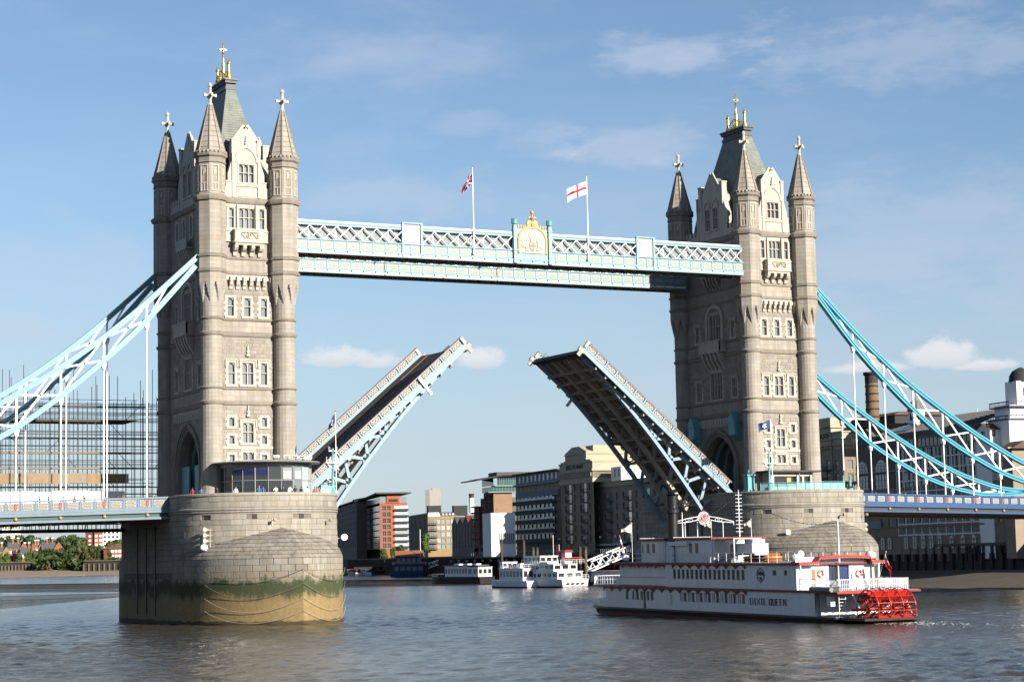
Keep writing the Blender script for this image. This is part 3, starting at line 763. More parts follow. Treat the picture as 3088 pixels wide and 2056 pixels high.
        for s_ in (-1, 1):
            a, b = sorted((s_ * 2.0, s_ * 3.4))
            wg.box(a, b, 0, .2, 48.9, 50.15); wg.box(a - .05, b + .05, 0, .3, 50.15, 50.3); wg.box(a, b, 0, .26, 48.75, 48.9)
            e0, e1 = sorted((s_ * 3.0, s_ * 3.4)); wg.box(e0, e1, 0, .3, 47.5, 48.75)
        for s_ in (-1.28, 1.28): wg.box(s_ - .14, s_ + .14, 0, .34, 50.33, 53.7)
        wg.box(-2.9, 2.9, 0, .12, 53.35, 53.72)
        wg.build('balcony_wing', 'portland', root)
        # crosses over the window groups
        cf = MB(M); cross_finial(cf, 0, .06, 33.9, 1.2); cross_finial(cf, 0, .06, 26.1, 1.2); cf.build('cross_finial', 'portland', root)
        # crenellated parapet
        for s_ in (-1, 1):
            pp = MB(M); pp.box(*sorted((s_ * 1.95, s_ * 4.1)), -.35, .05, 54.62, 56.0)
            for a, b in ((2.0, 2.75), (3.35, 4.1)):
                x0, x1 = sorted((s_ * a, s_ * b)); pp.box(x0, x1, -.35, .05, 56.0, 56.62); pp.box(x0 - .05, x1 + .05, -.4, .12, 56.62, 56.8)
            pp.build('parapet', 'portland', root)
        # gabled dormer
        g = MB(M); hw = 1.95
        hls = [(-1.0, 1.0, 56.65, 59.0)]
        g.wall(-hw, hw, 54.62, 61.9, hls, 0); g.box(-hw, -hw + .02, -1.2, -.002, 54.62, 61.9); g.box(hw - .02, hw, -1.2, -.002, 54.62, 61.9)
        g.prism([(-1.45, 61.9), (1.45, 61.9), (0, 64.0)], -.7, -.001, 'y')
        for s_ in (-1, 1):
            a, b = sorted((s_ * hw, s_ * 2.5)); g.box(a, b, -.8, -.02, 54.62, 57.7)
            g.prism([(s_ * hw, 57.7), (s_ * 2.5, 57.7), (s_ * hw, 59.6)], -.8, -.02, 'y')
            x0, x1 = sorted((s_ * 1.5, s_ * 2.0)); g.box(x0, x1, -.5, .12, 60.4, 62.2); g.box(x0 - .06, x1 + .06, -.55, .18, 62.2, 62.36)
            g.bar((s_ * 1.62, -.2, 61.85), (0, -.2, 64.15), .9, .18, (0, 1, 0))
            x0, x1 = sorted((s_ * 1.55, s_ * 1.95)); g.box(x0, x1, .0, .16, 54.62, 60.4)
        g.box(-hw, hw, 0, .14, 56.1, 56.4); 
        ogl = arch_pts(1.35, 59.3, 61.2, 8); ogo = arch_pts(1.6, 59.3, 61.7, 8)
        for i in range(len(ogl) - 1): g.prism([ogl[i], ogl[i + 1], ogo[i + 1], ogo[i]], 0, .16, 'y')
        cross_finial(g, 0, .0, 61.7, .9)
        g.build('gable', 'portland', root)
        MB(M).box(-1.3, 1.3, 0, .07, 54.75, 56.0).build('carved_panel', 'portland_carved', root)
        tp = MB(M); tp.prism(arch_pts(1.3, 59.3, 61.1, 8), 0, .06, 'y'); tp.build('carved_panel', 'portland_carved', root)
        gothic_window(M, root, 0, 2.0, 56.65, 59.0, lights=3, quoins=False, frame=.16, depth=.38)
        rf = MB(M); rf.prism([(-1.7, 61.5), (1.7, 61.5), (0, 63.7)], -4.6, -.7, 'y'); rf.box(-1.75, 1.75, -4.2, -.8, 55, 61.5); rf.build('dormer_roof', 'lead', root)
    for M in (SIDEL, SIDER):
        for s_ in (-1, 1):
            pp = MB(M); a, b = sorted((s_ * 3.6, s_ * 8.0)); pp.box(a, b, -.35, .05, 54.62, 55.6)
            for i in range(4):
                x0, x1 = sorted((s_ * (3.7 + i * 1.1), s_ * (4.3 + i * 1.1))); pp.box(x0, x1, -.35, .05, 55.6, 56.3)
            pp.build('parapet', 'portland', root)
        g = MB(M); hw = 3.3
        hls = [(-1.75, -.45, 56.0, 59.2), (.45, 1.75, 56.0, 59.2)]
        g.wall(-hw, hw, 54.62, 61.0, hls, 0); g.box(-hw, -hw + .02, -1.2, -.002, 54.62, 61.0); g.box(hw - .02, hw, -1.2, -.002, 54.62, 61.0)
        g.prism([(-2.6, 61.0), (2.6, 61.0), (0, 64.3)], -.7, -.001, 'y')
        for s_ in (-1, 1):
            x0, x1 = sorted((s_ * 2.6, s_ * 3.35)); g.box(x0, x1, -.7, .15, 59.5, 62.8); g.box(x0 - .08, x1 + .08, -.75, .22, 62.8, 63.0)
            g.bar((s_ * 2.7, -.2, 61.0), (0, -.2, 64.5), .9, .2, (0, 1, 0))
            x0, x1 = sorted((s_ * 3.3, s_ * 4.3)); g.box(x0, x1, -.8, -.02, 54.62, 58.0)
            g.prism([(s_ * 3.3, 58), (s_ * 4.3, 58), (s_ * 3.3, 60.3)], -.8, -.02, 'y')
        for a in (-1.1, 1.1):
            ogl = arch_pts(.75, 59.3, 60.3, 6); ogo = arch_pts(.95, 59.3, 60.75, 6)
            for i in range(len(ogl) - 1): g.prism([(ogl[i][0] + a, ogl[i][1]), (ogl[i + 1][0] + a, ogl[i + 1][1]), (ogo[i + 1][0] + a, ogo[i + 1][1]), (ogo[i][0] + a, ogo[i][1])], 0, .16, 'y')
        g.build('gable', 'portland', root)
        for a in (-1.1, 1.1): gothic_window(M, root, a, 1.3, 56.0, 59.2, lights=2, quoins=False, frame=.14, depth=.38)
        rf = MB(M); rf.prism([(-3.0, 60.6), (3.0, 60.6), (0, 64.0)], -4.6, -.7, 'y'); rf.box(-3.0, 3.0, -4.0, -.8, 55, 60.6); rf.build('dormer_roof', 'slate', root)
    # steep main roof in slate courses
    rb, rt = (3.9, 7.9, 55.2), (.62, 3.0, 70.3)
    sl = MB(); nC = 44
    MB().loft([[(-rb[0] + .08, -rb[1] + .08, rb[2]), (rb[0] - .08, -rb[1] + .08, rb[2]), (rb[0] - .08, rb[1] - .08, rb[2]), (-rb[0] + .08, rb[1] - .08, rb[2])], [(-rt[0] + .05, -rt[1] + .05, rt[2]), (rt[0] - .05, -rt[1] + .05, rt[2]), (rt[0] - .05, rt[1] - .05, rt[2]), (-rt[0] + .05, rt[1] - .05, rt[2])]]).build('roof_deck', 'lead', root)
    def prof(t): k = t; return (rb[0] + (rt[0] - rb[0]) * k, rb[1] + (rt[1] - rb[1]) * k, rb[2] + (rt[2] - rb[2]) * t)
    for c in range(nC):
        x0, y0, z0 = prof(c / nC); x1, y1, z1 = prof((c + 1) / nC + .004)
        for A, B, C_, D in (((-x0, -y0), (x0, -y0), (x1, -y1), (-x1, -y1)), ((x0, y0), (-x0, y0), (-x1, y1), (x1, y1)), ((-x0, y0), (-x0, -y0), (-x1, -y1), (-x1, y1)), ((x0, -y0), (x0, y0), (x1, y1), (x1, -y1))):
            wd = math.hypot(B[0] - A[0], B[1] - A[1]); n = max(1, int(wd / .6))
            for i in range(n):
                f0, f1 = i / n, (i + 1) / n; k = 1.008 + R2.uniform(0, .006)
                L4 = [(A[0] + (B[0] - A[0]) * f0, A[1] + (B[1] - A[1]) * f0), (A[0] + (B[0] - A[0]) * f1, A[1] + (B[1] - A[1]) * f1), (D[0] + (C_[0] - D[0]) * f1, D[1] + (C_[1] - D[1]) * f1), (D[0] + (C_[0] - D[0]) * f0, D[1] + (C_[1] - D[1]) * f0)]
                sl.add([(L4[0][0] * k, L4[0][1] * k, z0 - .02), (L4[1][0] * k, L4[1][1] * k, z0 - .02), (L4[2][0], L4[2][1], z1), (L4[3][0], L4[3][1], z1)], [(0, 1, 2, 3)])
    sl.build('roof', 'slate', root)
    pl = MB(); pl.box(-.75, .75, -3.1, 3.1, 70.3, 70.7); pl.box(-.6, .6, -2.9, 2.9, 70.7, 71.2); pl.box(-.8, .8, -3.2, 3.2, 71.2, 71.55); pl.box(-.95, .95, -3.35, 3.35, 71.55, 71.8)
    pl.build('roof_platform', 'lead', root)
    cr = MB()
    for y in (-2.3, 2.3): cr.lathe([(.45, 71.8), (.45, 72.0), (.22, 72.7), (.2, 73.9), (.3, 74.0), (.3, 74.15), (.16, 74.3), (.06, 74.6)], 0, y, 10)
    for sx in (-.4, .4):
        for i in range(9):
            y = -1.9 + i * .475; top = 72.5 + .9 * (1 - abs(i - 4) / 4)
            cr.tube([(sx, y, 71.8), (sx, y, top)], .05, 5); cr.lathe([(.02, top - .1), (.12, top + .02), (.02, top + .16)], sx, y, 6)
        cr.bar((sx, -2.0, 72.1), (sx, 2.0, 72.1), .06, .1); cr.bar((sx, -1.9, 72.5), (sx, 0, 73.5), .06, .08); cr.bar((sx, 0, 73.5), (sx, 1.9, 72.5), .06, .08)
    cr.lathe([(.5, 71.8), (.42, 72.3), (.2, 72.9), (.32, 73.3), (.18, 73.7), (.24, 74.3), (.13, 74.8), (.12, 75.9), (.2, 76.0), (.1, 76.1), (.09, 77.2), (.13, 77.3), (.02, 77.55)], 0, 0, 10)
    cr.bar((0, -.45, 76.45), (0, .45, 76.45), .12, .14); cr.bar((-.45, 0, 76.45), (.45, 0, 76.45), .12, .14)
    cr.build('gilded_cresting', 'gilding', root, smooth=40)
    # corner turrets
    for k, (x, y) in enumerate(TURS):
        core_ = MB(); core_.lathe([(1.34, TZ), (1.34, 40.6)], x, y, 20); core_.lathe([(1.72 / cos(pi / 8), 43.2), (1.72 / cos(pi / 8), 59.6)], x, y, 8, OCT)
        t = core_.build('turret', 'mortar', root)
        ash = MB()
        base_r = lambda a, z: 1.40 + max(0, (29 - z)) * .006 + (.05 if z < 17.5 else 0)
        for za, zb in ((TZ, 27.6), (28.05, 29.55), (29.8, 36.4), (36.95, 38.45), (38.8, 40.7)): turret_ashlar(ash, x, y, base_r, za, zb, 10, R2, 2)
        o = octr(1.80)
        for za, zb in ((43.2, 44.45), (44.95, 46.4), (46.85, 53.75)): turret_ashlar(ash, x, y, o, za, zb, 8, R2, 1)
        o2 = octr(1.74); turret_ashlar(ash, x, y, o2, 54.6, 58.6, 8, R2, 1, hc=.8)
        ash.build('ashlar_stonework', 'tower_ashlar', t, kind='stuff')
        # broach: round shaft opens into the octagon
        br = MB(); nb = 96; zs = [40.6 + 2.6 * i / 13 for i in range(14)]; rings = []
        for z in zs:
            s_ = min(1, (z - 40.6) / 2.5); ring_ = []
            for i in range(nb):
                a = OCT + 2 * pi * i / nb; kk = ((a - OCT) % (pi / 4)) / (pi / 4)
                edge = min(kk, 1 - kk) * 2          # 0 at octagon corners, 1 at mid faces
                r = 1.40 + (octr(1.80)(a, z) - 1.40) * s_ ** .8
                if edge > s_ + .02: r = 1.37 + .05 * s_
                ring_.append((x + r * cos(a), y + r * sin(a), z))
            rings.append(ring_)
        br.loft(rings, cap=False); br.build('broach', 'tower_ashlar', t)
        # carved panels on the upper stage
        cp = MB()
        for i in range(8):
            a = i * pi / 4; tx, ty = -sin(a), cos(a); nx, ny = cos(a), sin(a)
            M2 = (lambda tx, ty, nx, ny: (lambda u, d, z: (x + nx * (1.74 + d) + tx * u, y + ny * (1.74 + d) + ty * u, z)))(tx, ty, nx, ny)
            q = MB(M2); q.box(-.5, -.38, 0, .1, 55.0, 58.2); q.box(.38, .5, 0, .1, 55.0, 58.2); q.box(-.5, .5, 0, .1, 58.2, 58.35); q.box(-.5, .5, 0, .1, 54.9, 55.0); q.box(-.38, .38, 0, .08, 55.9, 56.05); q.box(-.05, .05, 0, .08, 55.0, 55.9); q.prism([(-.2, 57.0), (.2, 57.3), (.12, 58.0), (-.1, 57.8)], 0, .09, 'y')
            cp.add(q.v, q.f)
        cp.build('turret_panelling', 'portland', t)
        ring2 = MB(); ring2.lathe([(1.7 / cos(pi / 8), 58.55), (1.9 / cos(pi / 8), 58.7), (1.78 / cos(pi / 8), 58.85), (1.78 / cos(pi / 8), 59.35), (2.0 / cos(pi / 8), 59.55), (2.05 / cos(pi / 8), 59.8), (1.85 / cos(pi / 8), 60.0)], x, y, 8, OCT)
        for i in range(8):
            a = i * pi / 4
            for f in (-.55, 0, .55): ring2.cbox((x + 1.92 * cos(a) - sin(a) * f, y + 1.92 * sin(a) + cos(a) * f, 60.1), .24, .24, .3)
        ring2.build('cornice', 'moulding', t)
        MB().lathe([(1.78 / cos(pi / 8), 60.0), (.24, 66.5)], x, y, 8, OCT).build('spire_core', 'mortar', t); sp = MB(); nS = 9
        for c in range(nS):
            f0, f1 = c / nS, (c + 1) / nS; r_0 = 1.82 - 1.54 * f0; r_1 = 1.82 - 1.54 * f1
            for i in range(8):
                a0, a1 = OCT + i * pi / 4, OCT + (i + 1) * pi / 4; z0, z1 = 60.0 + 6.5 * f0, 60.0 + 6.5 * f1 - .06
                k0, k1 = r_0 / cos(pi / 8), (r_1 + .02) / cos(pi / 8)
                sp.add([(x + k0 * cos(a0), y + k0 * sin(a0), z0), (x + k0 * cos(a1), y + k0 * sin(a1), z0), (x + k1 * cos(a1), y + k1 * sin(a1), z1), (x + k1 * cos(a0), y + k1 * sin(a0), z1)], [(0, 1, 2, 3)])
        sp.build('spire', 'tower_ashlar', t)
        rb_ = MB()
        for i in range(8):
            a = OCT + i * pi / 4; rb_.bar((x + 1.85 / cos(pi / 8) * cos(a), y + 1.85 / cos(pi / 8) * sin(a), 60.0), (x + .30 * cos(a), y + .30 * sin(a), 66.5), .13, .13)
        rb_.build('spire_rib', 'moulding', t)
        fi = MB(); fi.lathe([(.24, 66.2), (.36, 66.4), (.34, 66.6), (.2, 66.75), (.22, 67.3), (.34, 67.6), (.34, 67.9), (.22, 68.1), (.19, 68.8), (.28, 68.95), (.24, 69.2), (.08, 69.4)], x, y, 8, OCT)
        fi.bar((x - .8, y, 67.75), (x + .8, y, 67.75), .24, .28); fi.bar((x, y - .8, 67.75), (x, y + .8, 67.75), .24, .28)
        for dx, dy in ((.74, 0), (-.74, 0), (0, .74), (0, -.74)): fi.cbox((x + dx, y + dy, 67.75), .26, .26, .4)
        fi.build('spire_cross', 'portland', t)
    return root
tower = make_tower()
tower2 = dup(tower, loc=(TX, 0, TZ), label='right stone bridge tower, the farther one, with the flat roofed control cabin at its foot')
# copper oriels flanking the arch on the river side of the farther tower
for s_ in (-1, 1):
    q = MB(SIDEL); u = s_ * 5.6; q.box(u - .8, u + .8, 0, 1.3, 24.6, 26.4); q.prism([(u - .95, 26.4), (u + .95, 26.4), (u, 27.9)], 0, 1.4, 'y'); q.prism([(0, 24.6), (1.25, 24.6), (0, 23.6)], u - .7, u + .7, 'x')
    q.build('copper_oriel', 'turquoise_paint', tower2)
for s_ in (-1, 1):
    q = MB(SIDEL); a, b = sorted((s_ * 1.2, s_ * 4.2)); q.box(a, b, -.6, -.4, TZ, 20.2); q.build('gate_panel', 'turquoise_paint', tower)
# ------------------------------------------------------------------ high level walkways
mat('tracery_tan', (.46, .37, .27), .6); mat('panel_white', (.57, .57, .56), .5); mat('kerb_brown', (.14, .085, .06), .8)
def make_walkway(yf, label, crest):
    """box girder footbridge between the towers; yf is its upstream face"""
    root = thing('high_level_walkway', label, 'walkway', (0, 0, 47.5), group='high level walkways', shift=(0, 0, 47.5))
    XE = 34.95; F = face(0, yf, 1, 0, 0, -1); Bk = face(0, yf + 3.7, -1, 0, 0, 1)
    def skip(x): return crest and abs(x) < 3.0
    for M, out in ((F, True), (Bk, False)):
        g = MB(M); g.box(-XE, XE, -.25, 0, 48.35, 49.5); g.box(-XE, XE, -.3, .16, 49.42, 49.56); g.box(-XE - .1, XE + .1, -.3, .20, 48.14, 48.30)
        g.box(-XE, XE, -.3, .10, 47.62, 47.78); g.box(-XE, XE, -.2, .04, 47.78, 48.14)
        g.build('girder', 'sky_blue_paint', root)
        fl = MB(M); fl.box(-XE, XE, .042, .07, 47.82, 48.12); fl.build('girder_flange', 'white_paint', root)
        n = 38; dx = 2 * XE / n
        if out:
            rm = MB().box(-.1, .1, -.07, 0, 0, 1.12).mesh('panel_rib', ['sky_blue_paint'])
            for i in range(n + 1): inst(rm, 'panel_rib', root, (-XE + dx * i, yf, 48.30))
            pm = MB(F); pm.box(-.60, .60, .0, .035, -.38, .38)
            for a in (-.36, -.12, .12, .36): pm.box(a - .02, a + .02, .035, .05, -.06, .20)
            mesh = None
            for i in range(n):
                x = -XE + dx * (i + .5)
                if mesh is None:
                    q = MB(); q.box(-.60, .60, -.035, 0, -.38, .38); mesh = q.mesh('girder_panel', ['cream_paint'])
                    q2 = MB(); q2.box(-.46, .46, -.02, 0, -.24, -.18)
                    for a in (-.44, -.22, 0, .22, .44): q2.box(a - .03, a + .03, -.02, 0, -.24, .10)
                    for a in (-.33, -.11, .11, .33): q2.bar((a - .1, -.01, .1), (a, -.01, .2), .02, .05, (0, 1, 0)); q2.bar((a + .1, -.01, .1), (a, -.01, .2), .02, .05, (0, 1, 0))
                    mesh2 = q2.mesh('panel_tracery', ['tracery_tan'])
                    q3 = MB(); q3.lathe([(.04, -.12), (.11, -.08), (.12, 0), (.11, .08), (.04, .12)], 0, 0, 8); bm = q3.mesh('boss', ['gold_paint'])
                p_ = inst(mesh, 'girder_panel', root, (x, yf - .001, 48.86))
                inst(mesh2, 'panel_tracery', p_, (0, -.036, 0)).location = (0, -.036, 0)
                inst(bm, 'boss', root, (-XE + dx * i, yf - .17, 48.04))
        # lattice
        lt = [(-XE + .2, -19.5), (-16.8, -3.1), (3.1, 16.9), (19.6, XE - .4)] if crest and out else [(-XE + .2, XE - .4)]
        for a, b in lt:
            m = round((b - a) / 1.9); st = (b - a) / m
            for i in range(m):
                x0, x1 = a + st * i, a + st * (i + 1)
                if out:
                    MB(M).bar((x0, -.04, 49.56), (x1, -.04, 51.38), .10, .29, (0, 1, 0)).build('lattice_bar', 'white_paint', root)
                    MB(M).bar((x1, -.16, 49.56), (x0, -.16, 51.38), .10, .29, (0, 1, 0)).build('lattice_bar', 'white_paint', root)
            if not out:
                q = MB(M)
                for i in range(m):
                    x0, x1 = a + st * i, a + st * (i + 1)
                    q.bar((x0, -.04, 49.56), (x1, -.04, 51.38), .10, .24, (0, 1, 0)); q.bar((x1, -.16, 49.56), (x0, -.16, 51.38), .10, .24, (0, 1, 0))
                q.build('lattice_bar', 'white_paint', root)
            if out:
                g = MB(M); g.box(a, b, -.62, -.55, 49.56, 51.4); g.build('window_band', 'walkway_glass', root)
                k = MB(M); c = int((b - a) / 3.8)
                for i in range(c): k.box(a + 3.8 * i + 1.9 - .04, a + 3.8 * i + 1.98, -.55, -.5, 49.56, 51.4)
                k.build('window_mullion', 'white_paint', root)
        tb = MB(M); tb.box(-XE + .2, XE - .4, -.3, .05, 51.38, 51.62); tb.box(-XE + .2, XE - .4, -.2, .12, 51.62, 51.70); tb.build('top_boom', 'sky_blue_paint', root)
        pp = MB(M); pp.tube([(-XE + .2, -.15, 51.92), (XE - .6, -.15, 51.92)], .16, 8); pp.build('service_pipe', 'white_paint', root, smooth=50)
        if out and crest:
            for s_ in (-1, 1):
                pan = MB(M); c = s_ * 18.2; w = 1.38
                pan.box(c - w, c + w, -.1, .06, 49.56, 52.1); pan.build('heraldic_panel', 'cream_paint', root)
                fr = MB(M)
                for e in (-1, 1): fr.box(c + e * w - .16, c + e * w + .16, -.1, .22, 47.8, 52.25)
                fr.box(c - w - .16, c + w + .16, -.12, .26, 52.25, 52.42); fr.build('panel_frame', 'sky_blue_paint', root)
                sh = MB(M); sh.prism([(c - .75, 51.6), (c - .4, 51.75), (c + .45, 51.7), (c + .8, 51.4), (c + .6, 50.9), (c + .75, 50.3), (c + .2, 49.95), (c, 49.7), (c - .2, 49.95), (c - .7, 50.4), (c - .55, 51.0)], .06, .11, 'y'); sh.build('shield', 'white_paint', root)
                em = MB(M)
                for a in (-.18, 0, .18): em.bar((c - .18 + a * .2, .12, 50.5 + (a + .18) * 1.6), (c + .2, .12, 50.6 + (a + .18) * 1.6), .03, .07, (0, 1, 0))
                em.bar((c - .2, .12, 50.35), (c - .2, .12, 51.2), .03, .06, (0, 1, 0)); em.bar((c + .2, .12, 50.35), (c + .2, .12, 51.3), .03, .06, (0, 1, 0)); em.box(c - .28, c + .28, .10, .14, 50.28, 50.36)
                em.build('emblem', 'shield_red', root)
    bx = MB(); bx.box(-XE + .1, XE - .1, yf + .7, yf + 3.0, 49.5, 51.38); bx.build('corridor', 'walkway_glass', root)
    rf = MB(); rf.box(-XE + .2, XE - .4, yf + .25, yf + 3.45, 51.64, 51.76); rf.build('roof', 'lead', root)
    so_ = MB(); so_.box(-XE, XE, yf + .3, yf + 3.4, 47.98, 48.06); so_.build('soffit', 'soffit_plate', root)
    br = MB()
    m = 20
    for i in range(m):
        x0, x1 = -XE + 2 * XE * i / m, -XE + 2 * XE * (i + 1) / m
        br.bar((x0, yf + .1, 47.82), (x1, yf + 3.6, 47.82), .38, .12); br.bar((x0, yf + 3.6, 47.80), (x1, yf + .1, 47.80), .38, .12); br.box(x0 - .1, x0 + .1, yf + .1, yf + 3.6, 47.75, 47.96)
    br.build('wind_bracing', 'soffit_steel', root)
    if crest:
        fr = MB(F)
        for s_ in (-1, 1):
            x = s_ * 2.72; fr.box(x - .26, x + .26, -.2, .35, 47.7, 53.0); fr.box(x - .32, x + .32, -.25, .42, 49.4, 49.6); fr.box(x - .32, x + .32, -.25, .42, 52.2, 52.4)
        fr.box(-2.5, 2.5, -.2, .12, 47.7, 52.55); fr.build('crest_frame', 'sky_blue_paint', root)
        tur = MB()
        for s_ in (-1, 1): tur.lathe([(.26, 53.0), (.42, 53.15), (.46, 53.5), (.40, 53.55), (.46, 53.85), (.3, 53.9)], s_ * 2.72, yf - .1, 8, OCT)
        tur.build('crest_post_cap', 'turquoise_paint', root)
        pan = MB(F); pan.prism([(-2.0, 49.1)] + [(-2.0, 51.0)] + arch_pts(2.0, 51.0, 52.5, 8) + [(2.0, 49.1)], .12, .2, 'y'); pan.build('arms_field', 'cream_paint', root)
        go = MB(F); pa = arch_pts(2.0, 50.9, 52.6, 10); pb = arch_pts(2.28, 50.9, 53.0, 10); pa = [(-2.0, 49.1)] + pa + [(2.0, 49.1)]; pb = [(-2.28, 49.1)] + pb + [(2.28, 49.1)]
        for i in range(len(pa) - 1): go.prism([pa[i], pa[i + 1], pb[i + 1], pb[i]], .12, .3, 'y')
        for i in range(4):
            for s_ in (-1, 1):
                x = s_ * (.95 + .38 * i); go.box(x - .05, x + .05, 0, .1, 52.55, 52.85); go.lathe([(.02, 0), (.02, 0)], 0, 0, 3, cap=False) if False else go.box(x - .13, x + .13, .0, .1, 52.85, 53.05)
        go.build('gilt_arch', 'gold_paint', root)
        fn = MB(); fn.lathe([(.25, 52.9), (.3, 53.2), (.16, 53.5), (.14, 53.8), (.3, 53.95), (.34, 54.15), (.16, 54.3), (.12, 54.6), (.26, 54.75), (.22, 54.95), (.08, 55.2)], 0, yf - .2, 10)
        fn.bar((-.6, yf - .2, 54.15), (.6, yf - .2, 54.15), .22, .2)
        for s_ in (-1, 1): fn.loft([[(s_ * .45 + r * .42 * cos(a), yf - .2 + dy, 53.25 + r * .5 * sin(a)) for a in [2 * pi * k / 10 for k in range(10)]] for dy, r in ((-.12, .4), (-.08, 1), (.08, 1), (.12, .4))])
        fn.build('gilt_finial', 'gold_paint', root, smooth=40)
        arms = MB(F)      # shield between two winged supporters, helm and crest above, scroll below
        arms.prism([(-.5, 50.6), (.5, 50.6), (.5, 50.0), (.25, 49.6), (0, 49.4), (-.25, 49.6), (-.5, 50.0)], .2, .3, 'y')
        for s_ in (-1, 1):
            arms.prism([(s_ * .6, 49.5), (s_ * .75, 50.3), (s_ * .62, 50.9), (s_ * .85, 51.2), (s_ * 1.0, 50.8), (s_ * 1.25, 50.5), (s_ * 1.05, 49.9), (s_ * 1.15, 49.5)], .2, .32, 'y')
            arms.prism([(s_ * 1.1, 50.2), (s_ * 1.7, 50.9), (s_ * 1.6, 50.4), (s_ * 1.8, 50.2), (s_ * 1.5, 49.9), (s_ * 1.2, 49.8)], .2, .29, 'y')
        arms.prism([(-.35, 50.7), (.35, 50.7), (.3, 51.2), (-.3, 51.2)], .2, .32, 'y'); arms.prism([(-.5, 51.2), (.5, 51.2), (.62, 51.75), (.2, 51.5), (0, 51.85), (-.2, 51.5), (-.62, 51.75)], .2, .28, 'y')
        arms.prism([(-1.6, 49.25), (-.9, 49.4), (0, 49.2), (.9, 49.4), (1.6, 49.25), (1.5, 49.12), (-1.5, 49.12)], .2, .26, 'y')
        arms.build('coat_of_arms', 'portland_carved', root)
        cx = MB(F); cx.box(-.48, .48, .30, .33, 50.1, 50.25); cx.box(-.08, .08, .30, .331, 49.5, 50.58); cx.build('red_cross', 'shield_red', root)
    return root
make_walkway(-10.2, 'upper footbridge nearest the viewer with white lattice, coat of arms and two flagpoles', True)
make_walkway(6.3, 'rear upper footbridge, seen only as a lower girder below the nearer footbridge', False)

def make_flagpole(x, y, z0, z1, label, r=.085):
    t = thing('flagpole', label, 'flagpole', (x, y, z0))
    MB().tube([(0, 0, 0), (0, 0, (z1 - z0) * .6), (0, 0, z1 - z0)], [r, r * .85, r * .55], 8).build('pole', 'white_paint', t, smooth=60)
    MB().lathe([(.02, z1 - z0 - .02), (.11, z1 - z0 + .05), (.11, z1 - z0 + .12), (.02, z1 - z0 + .2)], 0, 0, 8).build('truck', 'gilding', t)
    MB().box(-.16, .16, -.12, .2, 0, .22).build('bracket', 'white_paint', t)
    return t
make_flagpole(-9.1, -10.5, 48.6, 60.6, 'white flagpole on the left half of the footbridge, carrying the furled blue and red flag')
make_flagpole(8.75, -10.5, 48.6, 60.6, 'white flagpole on the right half of the footbridge, carrying the white flag with red cross')
mat('flag_white', (.78, .76, .74), .8); mat('flag_red', (.60, .03, .04), .8); mat('flag_blue', (.02, .03, .13), .8); mat('flag_navy', (.03, .07, .22), .8)
def make_flag(name, label, ox, oy, oz, L, H, pat, mats, fall=.5, wave=.3, squeeze=1.0, dirx=-1, n=44, m=28, group=None, taper=0):
    """cloth grid; pat(s, t) returns the colour slot at fraction s along the fly, t down the hoist"""
    mb = MB(); P = []
    for i in range(n + 1):
        for j in range(m + 1):
            s, t = i / n, j / m
            x = dirx * L * s * squeeze; y = wave * sin(s * 7 + t * 1.2) * s ** .6 + wave * .5 * sin(s * 15 + t * 3) * s
            z = -H * t - fall * (s ** 1.2) * L + .08 * sin(s * 9 + t * 2) * s
            if squeeze < 1: y += (1 - squeeze) * .25 * sin(t * 9 + s * 4); z += H * .45 * s * t
            if taper: z += H * t * s * taper
            P.append((x, y, z))
    mb.v = P
    for i in range(n):
        for j in range(m):
            mb.f.append((i * (m + 1) + j, (i + 1) * (m + 1) + j, (i + 1) * (m + 1) + j + 1, i * (m + 1) + j + 1)); mb.m.append(pat((i + .5) / n, (j + .5) / m))
    o = mb.build(name, mats, smooth=180); o.location = (ox, oy, oz); tag(o, label, 'flag', group)
    return o
def p_george(s, t):
    if abs(t - .5) < .10 or abs(s - .5) < .065: return 1
    if s < .5 and t < .5 and abs(s - .26) < .022 and t > .08 and t < .46: return 1
    if s < .5 and t < .5 and abs(t - .34) < .025 and abs(s - .26) < .07: return 1
    return 0
def p_union(s, t):
    x, y = (s - .5) * 2, (t - .5)
    if abs(y) < .09 or abs(x) < .09: return 1
    if abs(y) < .125 or abs(x) < .125: return 0
    d = min(abs(x * .5 - y), abs(x * .5 + y))
    if d < .03: return 1
    if d < .06: return 0
    return 2
make_flag('flag', 'white flag with a red cross and small red sword, flying from the right flagpole', 8.75 - .1, -10.55, 59.75, 3.0, 1.75, p_george, ['flag_white', 'flag_red'], fall=.42, wave=.22)
make_flag('flag', 'half furled blue, white and red crossed flag drooping from the left flagpole', -9.1 - .1, -10.55, 59.9, 2.5, 1.6, p_union, ['flag_white', 'flag_red', 'flag_blue'], fall=.95, wave=.3, squeeze=.62)

